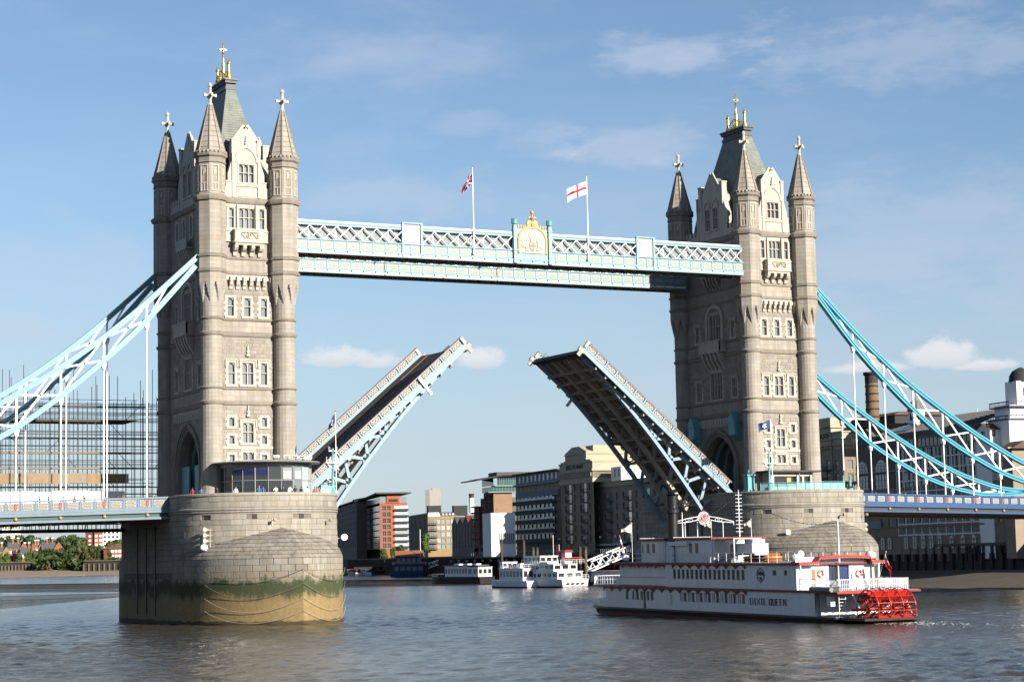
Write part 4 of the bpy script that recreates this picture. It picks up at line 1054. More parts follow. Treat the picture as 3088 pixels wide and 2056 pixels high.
# ------------------------------------------------------------------ opening leaves of the roadway
ANG = rad(40.4); LL = 30.5
def make_leaf():
    xr, zr = -9.93 - LL * cos(ANG), 37.48 - LL * sin(ANG)
    def M(u, y, v): return (xr + u * cos(ANG) - v * sin(ANG), y, zr + u * sin(ANG) + v * cos(ANG))
    root = thing('bascule_leaf', 'left raised road leaf, its deck, green railing and cream parapet panels showing', 'bridge leaf', (xr, 0, zr), group='raised bascule leaves', shift=(xr, 0, zr))
    U0 = -3.5
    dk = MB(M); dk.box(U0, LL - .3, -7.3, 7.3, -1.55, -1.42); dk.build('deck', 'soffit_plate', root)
    MB(M).box(U0, LL - .2, -4.7, 4.7, -1.416, -1.40).build('roadway', 'asphalt', root)
    for s_ in (-1, 1):
        a, b = sorted((s_ * 4.9, s_ * 7.28)); MB(M).box(U0, LL - .2, a, b, -1.416, -1.27).build('footway', 'footway', root)
        a, b = sorted((s_ * 4.7, s_ * 4.9)); MB(M).box(U0, LL - .2, a, b, -1.416, -1.22).build('kerb', 'kerb_brown', root)
    # inner guard railing along the near kerb
    rl = MB(M)
    n = 15
    for i in range(n + 1): rl.box(i * 2.0 - .04, i * 2.0 + .04, -5.24, -5.14, -1.27, -.25)
    rl.box(0, LL - .4, -5.24, -5.14, -.28, -.2); rl.box(0, LL - .4, -5.22, -5.16, -1.1, -1.04); rl.build('guard_rail', 'turquoise_paint', root)
    rb = MB(M)
    for i in range(int(LL / .2)): rb.box(.2 * i, .2 * i + .09, -5.21, -5.17, -1.06, -.27)
    rb.build('guard_rail_bars', 'iron_green', root)
    # parapets with pierced panels: one object per panel
    hs = []
    def dot(u, z, r): hs.append((u - r, u + r, z - r, z + r))
    for cx in (-.5, .0, .5): dot(cx, 0, .085)
    for cx in (-.64, -.36, -.14, .14, .36, .64):
        for cz in (-.24, .24): dot(cx, cz, .075)
    for cx in (-.25, .25): dot(cx, 0, .05)
    pm = MB(lambda u, d, z: (u, -d, z)); pm.wall(-.74, .74, -.36, .36, hs, .05); pan = pm.mesh('parapet_panel', ['cream_paint'])
    pm2 = MB(lambda u, d, z: (u, d, z)); pm2.wall(-.74, .74, -.36, .36, hs, .05); pan2 = pm2.mesh('parapet_panel', ['cream_paint'])
    sh = MB(); sh.box(-.74, .74, -.005, .005, -.36, .36); shm = sh.mesh('panel_shade_sheet', ['tracery_shadow'])  # dark sheet painted as the shade behind the piercings
    for s_ in (-1, 1):
        yo = s_ * 7.6
        f = MB(M); a, b = sorted((yo, yo - s_ * .3))
        f.box(-.2, LL, a, b, -1.02, -.86); f.box(-.2, LL, a, b, -.16, -.06); f.box(U0, LL, a - .04, b + .04, -1.75, -1.02)
        f.box(-.2, LL, a - .1, b + .1, -1.10, -1.02)
        for i in range(16): f.box(2.0 * i - .11 + .2, 2.0 * i + .11 + .2, a - .03, b + .03, -1.02, -.06)
        f.build('parapet_frame', 'pale_blue_paint', root)
        hr = MB(M); hr.box(-.2, LL + .05, a - .04, b + .04, -.06, .03); hr.build('handrail', 'rust_red_paint', root)
        for i in range(15):
            u = 2.0 * i + 1.2
            for me_, dy in ((pan, -.02 * 0 - (.0)), ):
                for side, mm in ((-1, pan), (1, pan2)):
                    y = (yo - s_ * .15) + side * .09
                    o = bpy.data.objects.new('parapet_panel', mm); COL.objects.link(o); o.parent = root; KIDS.setdefault(root, []).append(o)
                    p = M(u, y, -.51); o.location = (p[0] - xr, p[1], p[2] - zr); o.rotation_euler = (0, -ANG, 0)
            o = bpy.data.objects.new('panel_shade_sheet', shm); COL.objects.link(o); o.parent = root; KIDS.setdefault(root, []).append(o)
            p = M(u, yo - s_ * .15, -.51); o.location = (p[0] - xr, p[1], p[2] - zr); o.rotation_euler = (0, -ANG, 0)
    # four main girders
    def vb(u): return -6.35 + 4.35 * (1 - (1 - min(max(u / 29.5, 0), 1)) ** 1.75) if u >= 0 else -6.35 + u * .12
    for y in (-6.2, -2.07, 2.07, 6.2):
        outer = abs(y) > 5; mt = 'pale_blue_paint' if outer else 'leaf_steel'
        mt2 = mt
        g = MB(M); hw = .24
        g.box(U0, LL - .6, y - hw, y + hw, -1.95, -1.56)
        us = [-1 + i for i in range(31)]
        for a, b in zip(us, us[1:]): g.prism([(a, vb(a)), (b, vb(b)), (b, vb(b) + .48), (a, vb(a) + .48)], y - hw - .12, y + hw + .12, 'y')
        gird = g.build('girder', mt, root)
        k = 0
        nodes = [1.4 + 4.0 * i for i in range(6)]
        for c in nodes:
            zb = vb(c) + .3
            MB(M).bar((c, y, zb), (c - 1.9, y, -1.8), .42, .34, (0, 1, 0)).build('web_strut', mt, gird)
            MB(M).bar((c, y, zb), (c + 1.5, y, -1.8), .42, .34, (0, 1, 0)).build('web_strut', mt, gird)
            pl = MB(M); pl.prism([(c - 1.0, vb(c - 1) + .3), (c + .9, vb(c + .9) + .3), (c + .25, vb(c) + 1.1), (c - .3, vb(c) + 1.1)], y - .17, y + .17, 'y'); pl.prism([(c - 2.7, -1.9), (c - 1.2, -1.9), (c - 1.75, -2.35), (c - 2.1, -2.35)], y - .18, y + .18, 'y'); pl.build('gusset', mt, gird)
        sp = MB(M); ps = [23.2 + i * .9 for i in range(8)]
        for a, b in zip(ps, ps[1:]): sp.prism([(a, vb(a) + .4), (b, vb(b) + .4), (b, -1.9), (a, -1.9)], y - .12, y + .12, 'y')
        sp.build('web_plate', mt, gird)
    cb = MB(M)
    for c in [-1 + 2.0 * i for i in range(15)]: cb.box(c - .12, c + .12, -7.3, 7.3, -2.15, -1.56)
    for i in range(6): cb.box(U0, LL - 1, -4.9 + 1.9 * i, -4.6 + 1.9 * i, -1.9, -1.57)
    for s_ in (-1, 1):
        for c in [-1 + 2.0 * i for i in range(15)]:
            cb.prism([(s_ * 6.2, -2.6), (s_ * 7.24, -1.72), (s_ * 7.24, -1.6), (s_ * 6.2, -1.6)], c - .1, c + .1, 'x')
    cb.build('cross_beam', 'leaf_steel', root)
    xb = MB(M)
    for c in [1.4 + 4.0 * i for i in range(6)]:
        for y0, y1 in ((-6.2, -2.07), (-2.07, 2.07), (2.07, 6.2)):
            zb = vb(c) + .4
            xb.bar((c, y0, zb), (c, y1, -2.1), .12, .14, (1, 0, 0)); xb.bar((c, y1, zb), (c, y0, -2.1), .12, .14, (1, 0, 0)); xb.bar((c, y0, zb), (c, y1, zb), .2, .22, (1, 0, 0))
    xb.build('cross_bracing', 'leaf_steel', root)
    # nose: end plate, locking bolts, light bar
    e = MB(M); e.box(LL - .6, LL - .1, -7.3, 7.3, -2.1, -1.42); e.build('nose_plate', 'dark_steel', root)
    for s_ in (-1, 1):
        lk = MB(M); lk.box(LL - .5, LL + .5, s_ * 7.45 - .2, s_ * 7.45 + .2, -1.9, -1.3); lk.box(LL - .3, LL + .25, s_ * 7.5 - .12, s_ * 7.5 + .12, -2.6, -1.9); lk.build('locking_bolt', 'leaf_steel', root)
        MB(M).box(LL - .35, LL + .1, s_ * 7.6 - .2, s_ * 7.6 + .2, -1.0, .04).build('end_post', 'cream_paint', root)
    MB(M).box(21.6, 22.0, -7.95, -7.66, -3.0, -.1).build('navigation_board', 'white_paint', root)
    # tail behind the pivot
    tl = MB(M); tl.box(U0 - 1.5, U0 + .2, -6.6, 6.6, -4.5, -1.6); tl.build('tail', 'dark_steel', root)

    return root
leaf = make_leaf()
leaf2 = dup(leaf, loc=(-leaf.location.x, 0, leaf.location.z), rz=pi, label='right raised road leaf, its dark steel underside and pale blue near girder showing')

# ------------------------------------------------------------------ suspended side spans
def zroad(ax): return 15.9 - .0226 * (ax - 52.0)
def make_span(side, x_end, blue, label, rail='royal'):
    root = thing('road_span', label, 'bridge span', (side * 52, 0, 15.9), group='suspended road spans', shift=(side * 52, 0, 15.9))
    m1 = blue; x0 = 51.75
    def M(yf, ny):
        return lambda u, d, v: (side * u, yf + ny * d, zroad(u) + v)
    near = M(-9.4, -1); far = M(9.4, 1)
    for F, nm in ((near, 1), (far, 0)):
        g = MB(F)
        g.box(x0, x_end, -.3, .0, -1.42, -.30); g.box(x0, x_end, -.35, .10, -.22, -.0)
        g.box(x0, x_end, -.35, .07, -1.6, -1.36); g.box(x0, x_end, -.35, .26, -1.98, -1.62); g.box(x0, x_end, -.35, .20, -2.78, -2.50)
        k = 0; u = x0 + .4
        while u < x_end and nm:
            g.box(u - .10, u + .10, 0, .06, -1.42, -.22); u += 1.8233
        g.build('girder', m1, root)
        r = MB(F); r.box(x0, x_end, -.5, -.05, -2.50, -1.98); r.build('girder_web', 'dark_steel' if blue != 'grey_blue_paint' else 'iron_green', root)
    # pierced panels of the near parapet
    hs = []
    for i in range(6):
        for j in range(4):
            cx = -.46 + i * .185 + (.045 if j % 2 else -.045); cz = -.27 + j * .18
            hs.append((cx - .06, cx + .06, cz - .058, cz + .058))
    q = MB(lambda u, d, z: (u, -d, z)); q.wall(-.62, .62, -.40, .40, hs, .045); pm = q.mesh('parapet_panel', ['cream_paint' if side < 0 else 'panel_white'])
    b_ = MB(); b_.box(-.62, .62, 0, .01, -.4, .4); bm = b_.mesh('panel_shade_sheet', ['tracery_shadow'])  # dark sheet, shade of the pierced holes put into its colour
    shd = MB(); shd.prism([(-.17, .28), (.17, .28), (.19, 0), (.15, -.22), (0, -.38), (-.15, -.22), (-.19, 0)], -.06, 0, 'y'); shd.box(-.2, .2, -.05, 0, .34, .42); sm = shd.mesh('shield', ['shield_red'])
    bl = MB(); bl.lathe([(.05, -.2), (.18, -.14), (.22, 0), (.18, .14), (.05, .2)], 0, 0, 10); bo = bl.mesh('boss', ['gold_paint'])
    i = 0; u = x0 + 1.31
    while u < x_end - .7:
        f = 0 if True else 0
        p = near(u + .06, .065, -.78); o = inst(pm, 'parapet_panel', root, p); o.rotation_euler = (0, rad(1.3) * side, 0)
        p = near(u + .06, .012, -.78); inst(bm, 'panel_shade_sheet', root, p).rotation_euler = (0, rad(1.3) * side, 0)
        u += 1.8233; i += 1
    for k in range(9):
        u = 54.6 + 5.47 * k
        if u < x_end:
            inst(sm, 'shield', root, near(u - .02 * 0 + .0, .10, -.80)); inst(bo, 'boss', root, near(u, .05, -2.24))
    dk = MB(lambda u, y, v: (side * u, y, zroad(u) + v)); dk.box(x0, x_end, -9.1, 9.1, -1.75, -1.5); dk.build('deck', 'asphalt', root)
    un = MB(lambda u, y, v: (side * u, y, zroad(u) + v))
    u = x0 + 1
    while u < x_end: un.box(u - .15, u + .15, -9.0, 9.0, -2.9, -1.76); u += 1.8233
    for y in (-6, -3, 0, 3, 6): un.box(x0, x_end, y - .15, y + .15, -2.6, -1.77)
    un.build('cross_girder', 'soffit_steel', root)
    return root
make_span(-1, 132, 'grey_blue_paint', 'left road span in faded grey blue paint, running out of the picture')
make_span(1, 123, 'royal_blue_paint', 'right road span freshly painted deep blue with white pierced panels')

XS = [48.0, 54.6, 60.1, 65.5, 70.95, 76.4, 81.8, 87.2, 92.8, 98.0, 103.0]
ZU = [46.9, 40.8, 36.2, 32.3, 28.85, 25.65, 22.85, 20.45, 18.55, 17.35, 17.05]
ZL = [45.1, 37.65, 32.45, 27.95, 24.0, 21.05, 18.6, 16.95, 15.9, 15.75, 16.1]
def make_chain(side, y, paint, rib, brace, label):
    root = thing('suspension_chain', label, 'suspension chain', (side * 48, y, 46), group='suspension chains', shift=(side * 48, y, 46))
    def chord(Z, off, nm):
        # off: which edge Z describes; a pair of flanges with a recessed web between
        P = [(side * x, z) for x, z in zip(XS, Z)]
        fl = MB(); wb = MB()
        # smooth the polyline a little
        Q = []
        for i in range(len(P) - 1):
            for k in range(4):
                t = k / 4; p0 = P[max(i - 1, 0)]; p1 = P[i]; p2 = P[i + 1]; p3 = P[min(i + 2, len(P) - 1)]
                c = lambda a, b, c_, d: .5 * ((2 * b) + (c_ - a) * t + (2 * a - 5 * b + 4 * c_ - d) * t * t + (3 * b - a - 3 * c_ + d) * t ** 3)
                Q.append((c(p0[0], p1[0], p2[0], p3[0]), c(p0[1], p1[1], p2[1], p3[1])))
        Q.append(P[-1])
        def strip(mb, lo, hi, y0, y1):
            rings = []
            for i, q in enumerate(Q):
                a = Q[max(i - 1, 0)]; b = Q[min(i + 1, len(Q) - 1)]; dx, dz = b[0] - a[0], b[1] - a[1]; l = math.hypot(dx, dz)
                nx, nz = -dz / l, dx / l
                if nz < 0: nx, nz = -nx, -nz
                rings.append([(q[0] + nx * lo, y0, q[1] + nz * lo), (q[0] + nx * lo, y1, q[1] + nz * lo), (q[0] + nx * hi, y1, q[1] + nz * hi), (q[0] + nx * hi, y0, q[1] + nz * hi)])
            mb.loft(rings)
        a = -.64 if off else 0
        strip(fl, a, a + .24, y - .40, y + .40); strip(fl, a + .40, a + .64, y - .40, y + .40)
        strip(fl, a + .24, a + .40, y - .30, y + .30) if rib == paint else strip(wb, a + .24, a + .40, y - .30, y + .30)
        o = fl.build(nm, paint, root)
        if wb.v: wb.build('chord_web', rib, o)
        return Q
    chord(ZU, True, 'upper_chord'); chord(ZL, False, 'lower_chord')
    for i in range(1, len(XS) - 1):
        x = side * XS[i]; zu, zl = ZU[i] - .45, ZL[i] + .5
        if zu - zl > .5:
            p = MB(); p.bar((x, y, zl), (x, y, zu), .22, .24, (1, 0, 0)); 
            for z_, sg in ((zu, -1), (zl, 1)):
                if zu - zl > 1.6: p.prism([(x - .32, z_), (x + .32, z_), (x + .12, z_ + sg * .6), (x - .12, z_ + sg * .6)], y - .08, y + .08, 'y')
            p.build('post', brace, root)
        if i < 9:
            h = MB(); zt = ZL[i]; zb = zroad(XS[i]) - .05
            h.prism([(x - .34, zt + .1), (x + .34, zt + .1), (x + .28, zt - .25), (x + .12, zt - .75), (x - .12, zt - .75), (x - .28, zt - .25)], y - .25, y + .25, 'y')
            if zt - .7 > zb: h.tube([(x, y, zt - .7), (x, y, zb)], .10, 8)
            if zt - 6 > zb: h.tube([(x, y, zb + (zt - zb) * .36 - .12), (x, y, zb + (zt - zb) * .36 + .12)], .14, 8)
            h.build('hanger', brace, root, smooth=40)
    for i in range(1, len(XS) - 2):
        xa, xb = side * XS[i], side * XS[i + 1]
        for a, b in (((xa, y, ZU[i] - .5), (xb, y, ZL[i + 1] + .45)), ((xa, y, ZL[i] + .45), (xb, y, ZU[i + 1] - .5))):
            if ZU[i] - ZL[i] > 1.5: MB().bar(a, b, .21, .22, (0, 1, 0)).build('brace', brace, root)
    xa, xb = side * 50.4, side * XS[1]
    MB().bar((side * 51.6, y, 43.1), (xb, y, ZL[1] + .4), .22, .22, (0, 1, 0)).build('brace', brace, root)
    tie = MB(); tie.bar((side * 102.6, y, 16.6), (side * 122, y, 20.5), .8, 1.1, (0, 1, 0)); tie.build('land_tie', paint, root)
    return root
make_chain(-1, -9.2, 'sky_blue_paint', 'sky_blue_paint', 'white_paint', 'pale blue suspension chain with white bracing, nearer of the two left of the left tower')
make_chain(-1, 9.2, 'sky_blue_paint', 'turquoise_paint', 'white_paint', 'suspension chain behind the nearer one, left of the left tower, its shade painted as teal webs')  # teal web colour stands for the chain's shaded parts
make_chain(1, -9.2, 'cyan_paint', 'cyan_rib', 'white_paint', 'bright cyan suspension chain right of the right tower, the higher one in the picture')
make_chain(1, 9.2, 'cyan_paint', 'cyan_rib', 'white_paint', 'bright cyan suspension chain emerging from behind the right tower, the lower one in the picture')
# ------------------------------------------------------------------ lettering helpers
def stroke_text(mb, s, u0, z0, h, w, gap, th, d0, d1, serif=True):
    """plain slab lettering from bars, in a face frame"""
    G = {'D': [(0, 0, 0, 1), (0, 1, .7, 1), (.7, 1, 1, .75), (1, .75, 1, .25), (1, .25, .7, 0), (.7, 0, 0, 0)], 'I': [(.5, 0, .5, 1)], 'X': [(0, 0, 1, 1), (0, 1, 1, 0)], 'E': [(0, 0, 0, 1), (0, 1, 1, 1), (0, .5, .7, .5), (0, 0, 1, 0)],
         'Q': [(.2, 0, .8, 0), (.8, 0, 1, .2), (1, .2, 1, .8), (1, .8, .8, 1), (.8, 1, .2, 1), (.2, 1, 0, .8), (0, .8, 0, .2), (0, .2, .2, 0), (.6, .25, 1, -.12)], 'U': [(0, 1, 0, .15), (0, .15, .25, 0), (.25, 0, .75, 0), (.75, 0, 1, .15), (1, .15, 1, 1)], 'N': [(0, 0, 0, 1), (0, 1, 1, 0), (1, 0, 1, 1)],
         'B': [(0, 0, 0, 1), (0, 1, .8, 1), (.8, 1, .9, .75), (.9, .75, .7, .52), (0, .52, .7, .52), (.7, .52, 1, .27), (1, .27, .8, 0), (.8, 0, 0, 0)], 'T': [(.5, 0, .5, 1), (0, 1, 1, 1)], 'L': [(0, 0, 0, 1), (0, 0, .9, 0)], 'R': [(0, 0, 0, 1), (0, 1, .8, 1), (.8, 1, 1, .75), (1, .75, .8, .5), (.8, .5, 0, .5), (.5, .5, 1, 0)],
         'S': [(1, .85, .8, 1), (.8, 1, .2, 1), (.2, 1, 0, .8), (0, .8, .2, .55), (.2, .55, .8, .45), (.8, .45, 1, .2), (1, .2, .8, 0), (.8, 0, .2, 0), (.2, 0, 0, .15)], 'W': [(0, 1, .25, 0), (.25, 0, .5, .7), (.5, .7, .75, 0), (.75, 0, 1, 1)], 'H': [(0, 0, 0, 1), (1, 0, 1, 1), (0, .5, 1, .5)], 'A': [(0, 0, .5, 1), (.5, 1, 1, 0), (.2, .38, .8, .38)], 'F': [(0, 0, 0, 1), (0, 1, 1, 1), (0, .5, .7, .5)],
         'M': [(0, 0, 0, 1), (0, 1, .5, .3), (.5, .3, 1, 1), (1, 1, 1, 0)], 'G': [(1, .85, .8, 1), (.8, 1, .2, 1), (.2, 1, 0, .8), (0, .8, 0, .2), (0, .2, .2, 0), (.2, 0, .8, 0), (.8, 0, 1, .2), (1, .2, 1, .5), (1, .5, .6, .5)], 'C': [(1, .85, .8, 1), (.8, 1, .2, 1), (.2, 1, 0, .8), (0, .8, 0, .2), (0, .2, .2, 0), (.2, 0, .8, 0), (.8, 0, 1, .15)]}
    u = u0
    for ch in s:
        cw = w * (.35 if ch == 'I' else 1)
        for k, (a, b, c, e) in enumerate(G.get(ch, [])):
            if ch == 'I': a = c = .5
            P, Qp = (u + a * cw, b * h + z0), (u + c * cw, e * h + z0)
            dd = .002 * k
            mb.bar((P[0], (d0 + d1) / 2, P[1]), (Qp[0], (d0 + d1) / 2, Qp[1]), d1 - d0 + dd, th * (1.25 if abs(a - c) < .3 else .8), (0, 1, 0))
            if serif and abs(a - c) < .01 and abs(b - e) > .6:
                for q in (0, 1): mb.box(P[0] - th * .95, P[0] + th * .95, d0, d1 + .004, z0 + q * h - th * .28, z0 + q * h + th * .28)
        u += cw + gap
    return u

# ------------------------------------------------------------------ people
for nm, c in dict(skin=(.50, .30, .21), hair_dark=(.03, .022, .018), hair_brown=(.12, .06, .03), hair_fair=(.38, .26, .12), cloth_white=(.75, .74, .72), cloth_black=(.03, .03, .035), cloth_navy=(.03, .05, .13), cloth_blue=(.08, .2, .5), cloth_red=(.45, .04, .04), cloth_tan=(.40, .30, .20), cloth_lilac=(.5, .42, .62), cloth_grey=(.22, .22, .23), cloth_pink=(.62, .35, .36), cloth_denim=(.09, .13, .22), cloth_purple=(.2, .1, .3), cloth_orange=(.75, .22, .05), cloth_green=(.12, .2, .1)).items(): mat(nm, c, .85, noise=.1, nscale=6)
def body_mesh(name, arms):
    V = [(0, 0, .93), (0, 0, 1.12), (0, 0, 1.32), (0, 0, 1.45), (0, -.01, 1.52), (0, -.02, 1.60), (0, -.02, 1.70)]
    Rr = [(.15, .11), (.14, .10), (.17, .115), (.10, .08), (.055, .055), (.075, .09), (.07, .085)]
    E_ = [(0, 1), (1, 2), (2, 3), (3, 4), (4, 5), (5, 6)]
    def chain(start, pts, rr):
        p = start
        for q, r in zip(pts, rr): V.append(q); Rr.append((r, r)); E_.append((p, len(V) - 1)); p = len(V) - 1
    for s_ in (-1, 1):
        chain(0, [(s_ * .10, 0, .86), (s_ * .10, -.015, .48), (s_ * .105, .01, .10), (s_ * .11, -.14, .035)], [.092, .065, .045, .04])
        if arms == 'down' or (arms == 'one' and s_ < 0): chain(3, [(s_ * .20, 0, 1.40), (s_ * .255, .02, 1.13), (s_ * .25, -.07, .88), (s_ * .25, -.10, .79)], [.06, .045, .035, .038])
        else: chain(3, [(s_ * .20, 0, 1.40), (s_ * .26, -.10, 1.16), (s_ * .14, -.34, 1.12), (s_ * .10, -.42, 1.13)], [.06, .045, .035, .038])
    me = bpy.data.meshes.new(name); me.from_pydata(V, E_, []); o = bpy.data.objects.new(name, me); COL.objects.link(o)
    o.modifiers.new('skin', 'SKIN'); sv = me.skin_vertices[0].data
    for k, r in enumerate(Rr): sv[k].radius = r
    sv[0].use_root = True
    ss = o.modifiers.new('sub', 'SUBSURF'); ss.levels = 1
    dg = bpy.context.evaluated_depsgraph_get(); out = bpy.data.meshes.new_from_object(o.evaluated_get(dg)); bpy.data.objects.remove(o)
    for k in ('skin', 'cloth_white', 'cloth_navy', 'cloth_black'): out.materials.append(MATS[k])
    for p in out.polygons:
        c = p.center; p.use_smooth = True
        hand = (abs(c.x) > .2 and c.z < .86) or (c.y < -.36 and c.z > 1)
        p.material_index = 0 if c.z > 1.49 or hand else (1 if c.z > .92 else (2 if c.z > .1 else 3))
    return out
BODIES = [body_mesh('person_body', k) for k in ('down', 'fold', 'one')]
hm = MB(); hm.loft([[(r * .088 * cos(a), -.015 + r * .102 * sin(a) + .012, z) for a in [2 * pi * k / 10 for k in range(10)]] for z, r in ((1.60, .9), (1.66, 1.06), (1.71, 1.04), (1.755, .8), (1.78, .35))]); HAIR = hm.mesh('hair', ['hair_dark'], smooth=60)
hl = MB(); hl.loft([[(r * .09 * cos(a), .02 + r * .085 * sin(a), z) for a in [2 * pi * k / 10 for k in range(10)]] for z, r in ((1.42, .8), (1.55, 1.05), (1.66, 1.15), (1.72, 1.05), (1.765, .8), (1.785, .3))]); HAIRL = hl.mesh('hair', ['hair_dark'], smooth=60)
def person(x, y, z, rz, top, legs, hair, label, body=0, long=False, h=1.0, group=None):
    o = bpy.data.objects.new('person', BODIES[body]); COL.objects.link(o); o.location = (x, y, z); o.rotation_euler = (0, 0, rz); o.scale = (h, h, h)
    for k, m_ in ((1, top), (2, legs)): o.material_slots[k].link = 'OBJECT'; o.material_slots[k].material = MATS[m_]
    hr = bpy.data.objects.new('hair', HAIRL if long else HAIR); COL.objects.link(hr); hr.parent = o
    hr.material_slots[0].link = 'OBJECT'; hr.material_slots[0].material = MATS[hair]
    return tag(o, label, 'person', group)
PZ = 15.0      # people stand on the walk behind the coping
def on_drum(x0, xl, r=9.95): return (x0 + xl, -YC - math.sqrt(max(0, r * r - xl * xl)))
# (x on the pier, top, legs, hair, long hair, body, what singles them out)
for xl, top, legs, hair, lg, bd, tx in [
    (-9.2, 'cloth_red', 'cloth_denim', 'hair_brown', 0, 0, 'person in a red top, leftmost of the onlookers on the left pier'),
    (-8.5, 'cloth_blue', 'cloth_navy', 'hair_brown', 0, 1, 'person in a bright blue top at the shaded left end of the left pier'),
    (-7.1, 'cloth_black', 'cloth_black', 'hair_dark', 0, 2, 'person in black standing before the dark tower arch on the left pier'),
    (-5.2, 'cloth_white', 'cloth_tan', 'hair_brown', 1, 0, 'person in a cream top with long brown hair left of the kiosk'),
    (-2.6, 'cloth_blue', 'cloth_denim', 'hair_fair', 0, 1, 'person in a blue shirt at the left corner of the kiosk, beside a friend'),
    (-2.1, 'cloth_blue', 'cloth_navy', 'hair_brown', 0, 0, 'second person in blue at the kiosk corner, turned to the river'),
    (-.55, 'cloth_white', 'cloth_denim', 'hair_brown', 1, 1, 'person in a white print tee leaning on the parapet before the dark kiosk window'),
    (.45, 'cloth_navy', 'cloth_black', 'hair_brown', 1, 0, 'person in a dark vest left of the main kiosk post'),
    (1.35, 'cloth_white', 'cloth_navy', 'hair_brown', 1, 2, 'person with long brown hair in a white top under the blue kiosk sign'),
    (2.05, 'cloth_black', 'cloth_black', 'hair_dark', 0, 1, 'person in a black jacket, left of two dressed in black by the kiosk post'),
    (2.95, 'cloth_black', 'cloth_denim', 'hair_dark', 0, 0, 'person in a black jacket, right of two dressed in black by the kiosk post'),
    (3.9, 'cloth_white', 'cloth_black', 'hair_dark', 0, 2, 'person in a white shirt with black hair below the kiosk transom'),
    (5.15, 'cloth_tan', 'cloth_tan', 'hair_fair', 0, 1, 'person in a tan coat beside one in pale pink'),
    (5.6, 'cloth_pink', 'cloth_grey', 'hair_fair', 1, 0, 'person in a pale pink top beside one in a tan coat'),
    (6.25, 'cloth_red', 'cloth_navy', 'hair_brown', 0, 1, 'person in a red top, larger of the two in red by the white board'),
    (6.65, 'cloth_red', 'cloth_denim', 'hair_fair', 0, 0, 'person in a red top half behind another by the white board'),
    (7.2, 'cloth_purple', 'cloth_tan', 'hair_brown', 0, 1, 'person in a purple top leaning over the white board'),
    (7.75, 'cloth_black', 'cloth_black', 'hair_dark', 0, 0, 'person in black behind the right end of the white board')]:
    x, y = on_drum(-TX, xl); person(x, y, PZ, -.35 + rnd.uniform(-.4, .4), top, legs, hair, tx, bd, bool(lg), rnd.uniform(.95, 1.04), 'onlookers on the left pier')
for i, (xl, top, tx) in enumerate([(8.15, 'cloth_tan', 'person in brown just left of the turquoise glass rail'), (8.45, 'cloth_lilac', 'person in a lilac shirt just left of the turquoise glass rail'), (8.75, 'cloth_black', 'person in dark clothes at the start of the turquoise glass rail'), (9.0, 'cloth_black', 'person in black behind the left pane of the glass rail'), (9.2, 'cloth_pink', 'person in pink behind the glass rail'), (9.4, 'cloth_white', 'person in a white top bending over the glass rail'), (9.55, 'cloth_orange', 'person in an orange top nearest the lamp standard')]):
    a = .62 + i * .1; x, y = -TX + 9.75 * sin(a), -YC - 9.75 * cos(a)
    person(x, y, PZ, rnd.uniform(-.3, .9), top, rnd.choice(['cloth_denim', 'cloth_black']), rnd.choice(['hair_dark', 'hair_brown', 'hair_fair']), tx, i % 3, i % 2 == 0, rnd.uniform(.95, 1.03), 'onlookers on the left pier')
for i, (xl, top, tx) in enumerate([(3.6, 'cloth_black', 'person in black left of the group on the right pier'), (4.3, 'cloth_navy', 'person in a navy jacket second in the group on the right pier'), (5.3, 'cloth_grey', 'person in grey with black hair on the right pier'), (6.0, 'cloth_tan', 'person in tan in the middle of the right pier group'), (6.6, 'cloth_green', 'person in green on the right pier'), (7.4, 'cloth_white', 'person in a white top on the right pier'), (7.9, 'cloth_pink', 'person in pink, rightmost of the group on the right pier')]):
    x, y = on_drum(TX, xl); person(x, y, PZ, -.5 + rnd.uniform(-.4, .6), top, 'cloth_denim', rnd.choice(['hair_dark', 'hair_brown', 'hair_fair']), tx, i % 3, i % 2 == 1, rnd.uniform(.95, 1.04), 'onlookers on the right pier')
for i, (u, top, tx) in enumerate([(67.9, 'cloth_black', 'person in black, farthest left on the left road span'), (66.8, 'cloth_navy', 'person in navy left of a white hanger on the left span'), (65.0, 'cloth_tan', 'person in tan just right of the second hanger from the left'), (63.6, 'cloth_black', 'person in black walking mid span before the white hoarding'), (62.4, 'cloth_black', 'person in a black coat mid span with broad shoulders'), (59.7, 'cloth_grey', 'person in grey close to the third hanger from the left'), (58.1, 'cloth_black', 'person in black right of the third hanger, first of a pair'), (57.5, 'cloth_red', 'person in red right of the third hanger, second of a pair'), (54.0, 'cloth_navy', 'person in navy beside the hanger nearest the left pier'), (53.3, 'cloth_tan', 'person in tan beside the left pier')]):
    person(-u, -8.6, zroad(u) - 1.5 + .22, rnd.uniform(-1.6, 1.6), top, 'cloth_black', rnd.choice(['hair_dark', 'hair_brown']), tx, i % 3, i % 3 == 1, rnd.uniform(.96, 1.03), 'people walking on the left road span')
for i, (u, top, tx) in enumerate([(58.2, 'cloth_black', 'person in black by the first hanger right of the right pier'), (63.0, 'cloth_navy', 'person in navy midway along the blue right span'), (63.8, 'cloth_pink', 'person in pink midway along the blue right span'), (66.5, 'cloth_grey', 'person in grey right of the third hanger of the right span')]):
    person(u, -8.6, zroad(u) - 1.5 + .1, rnd.uniform(-1.6, 1.6), top, 'cloth_denim', 'hair_dark', tx, i % 3, False, rnd.uniform(.96, 1.03), 'people walking on the right road span')

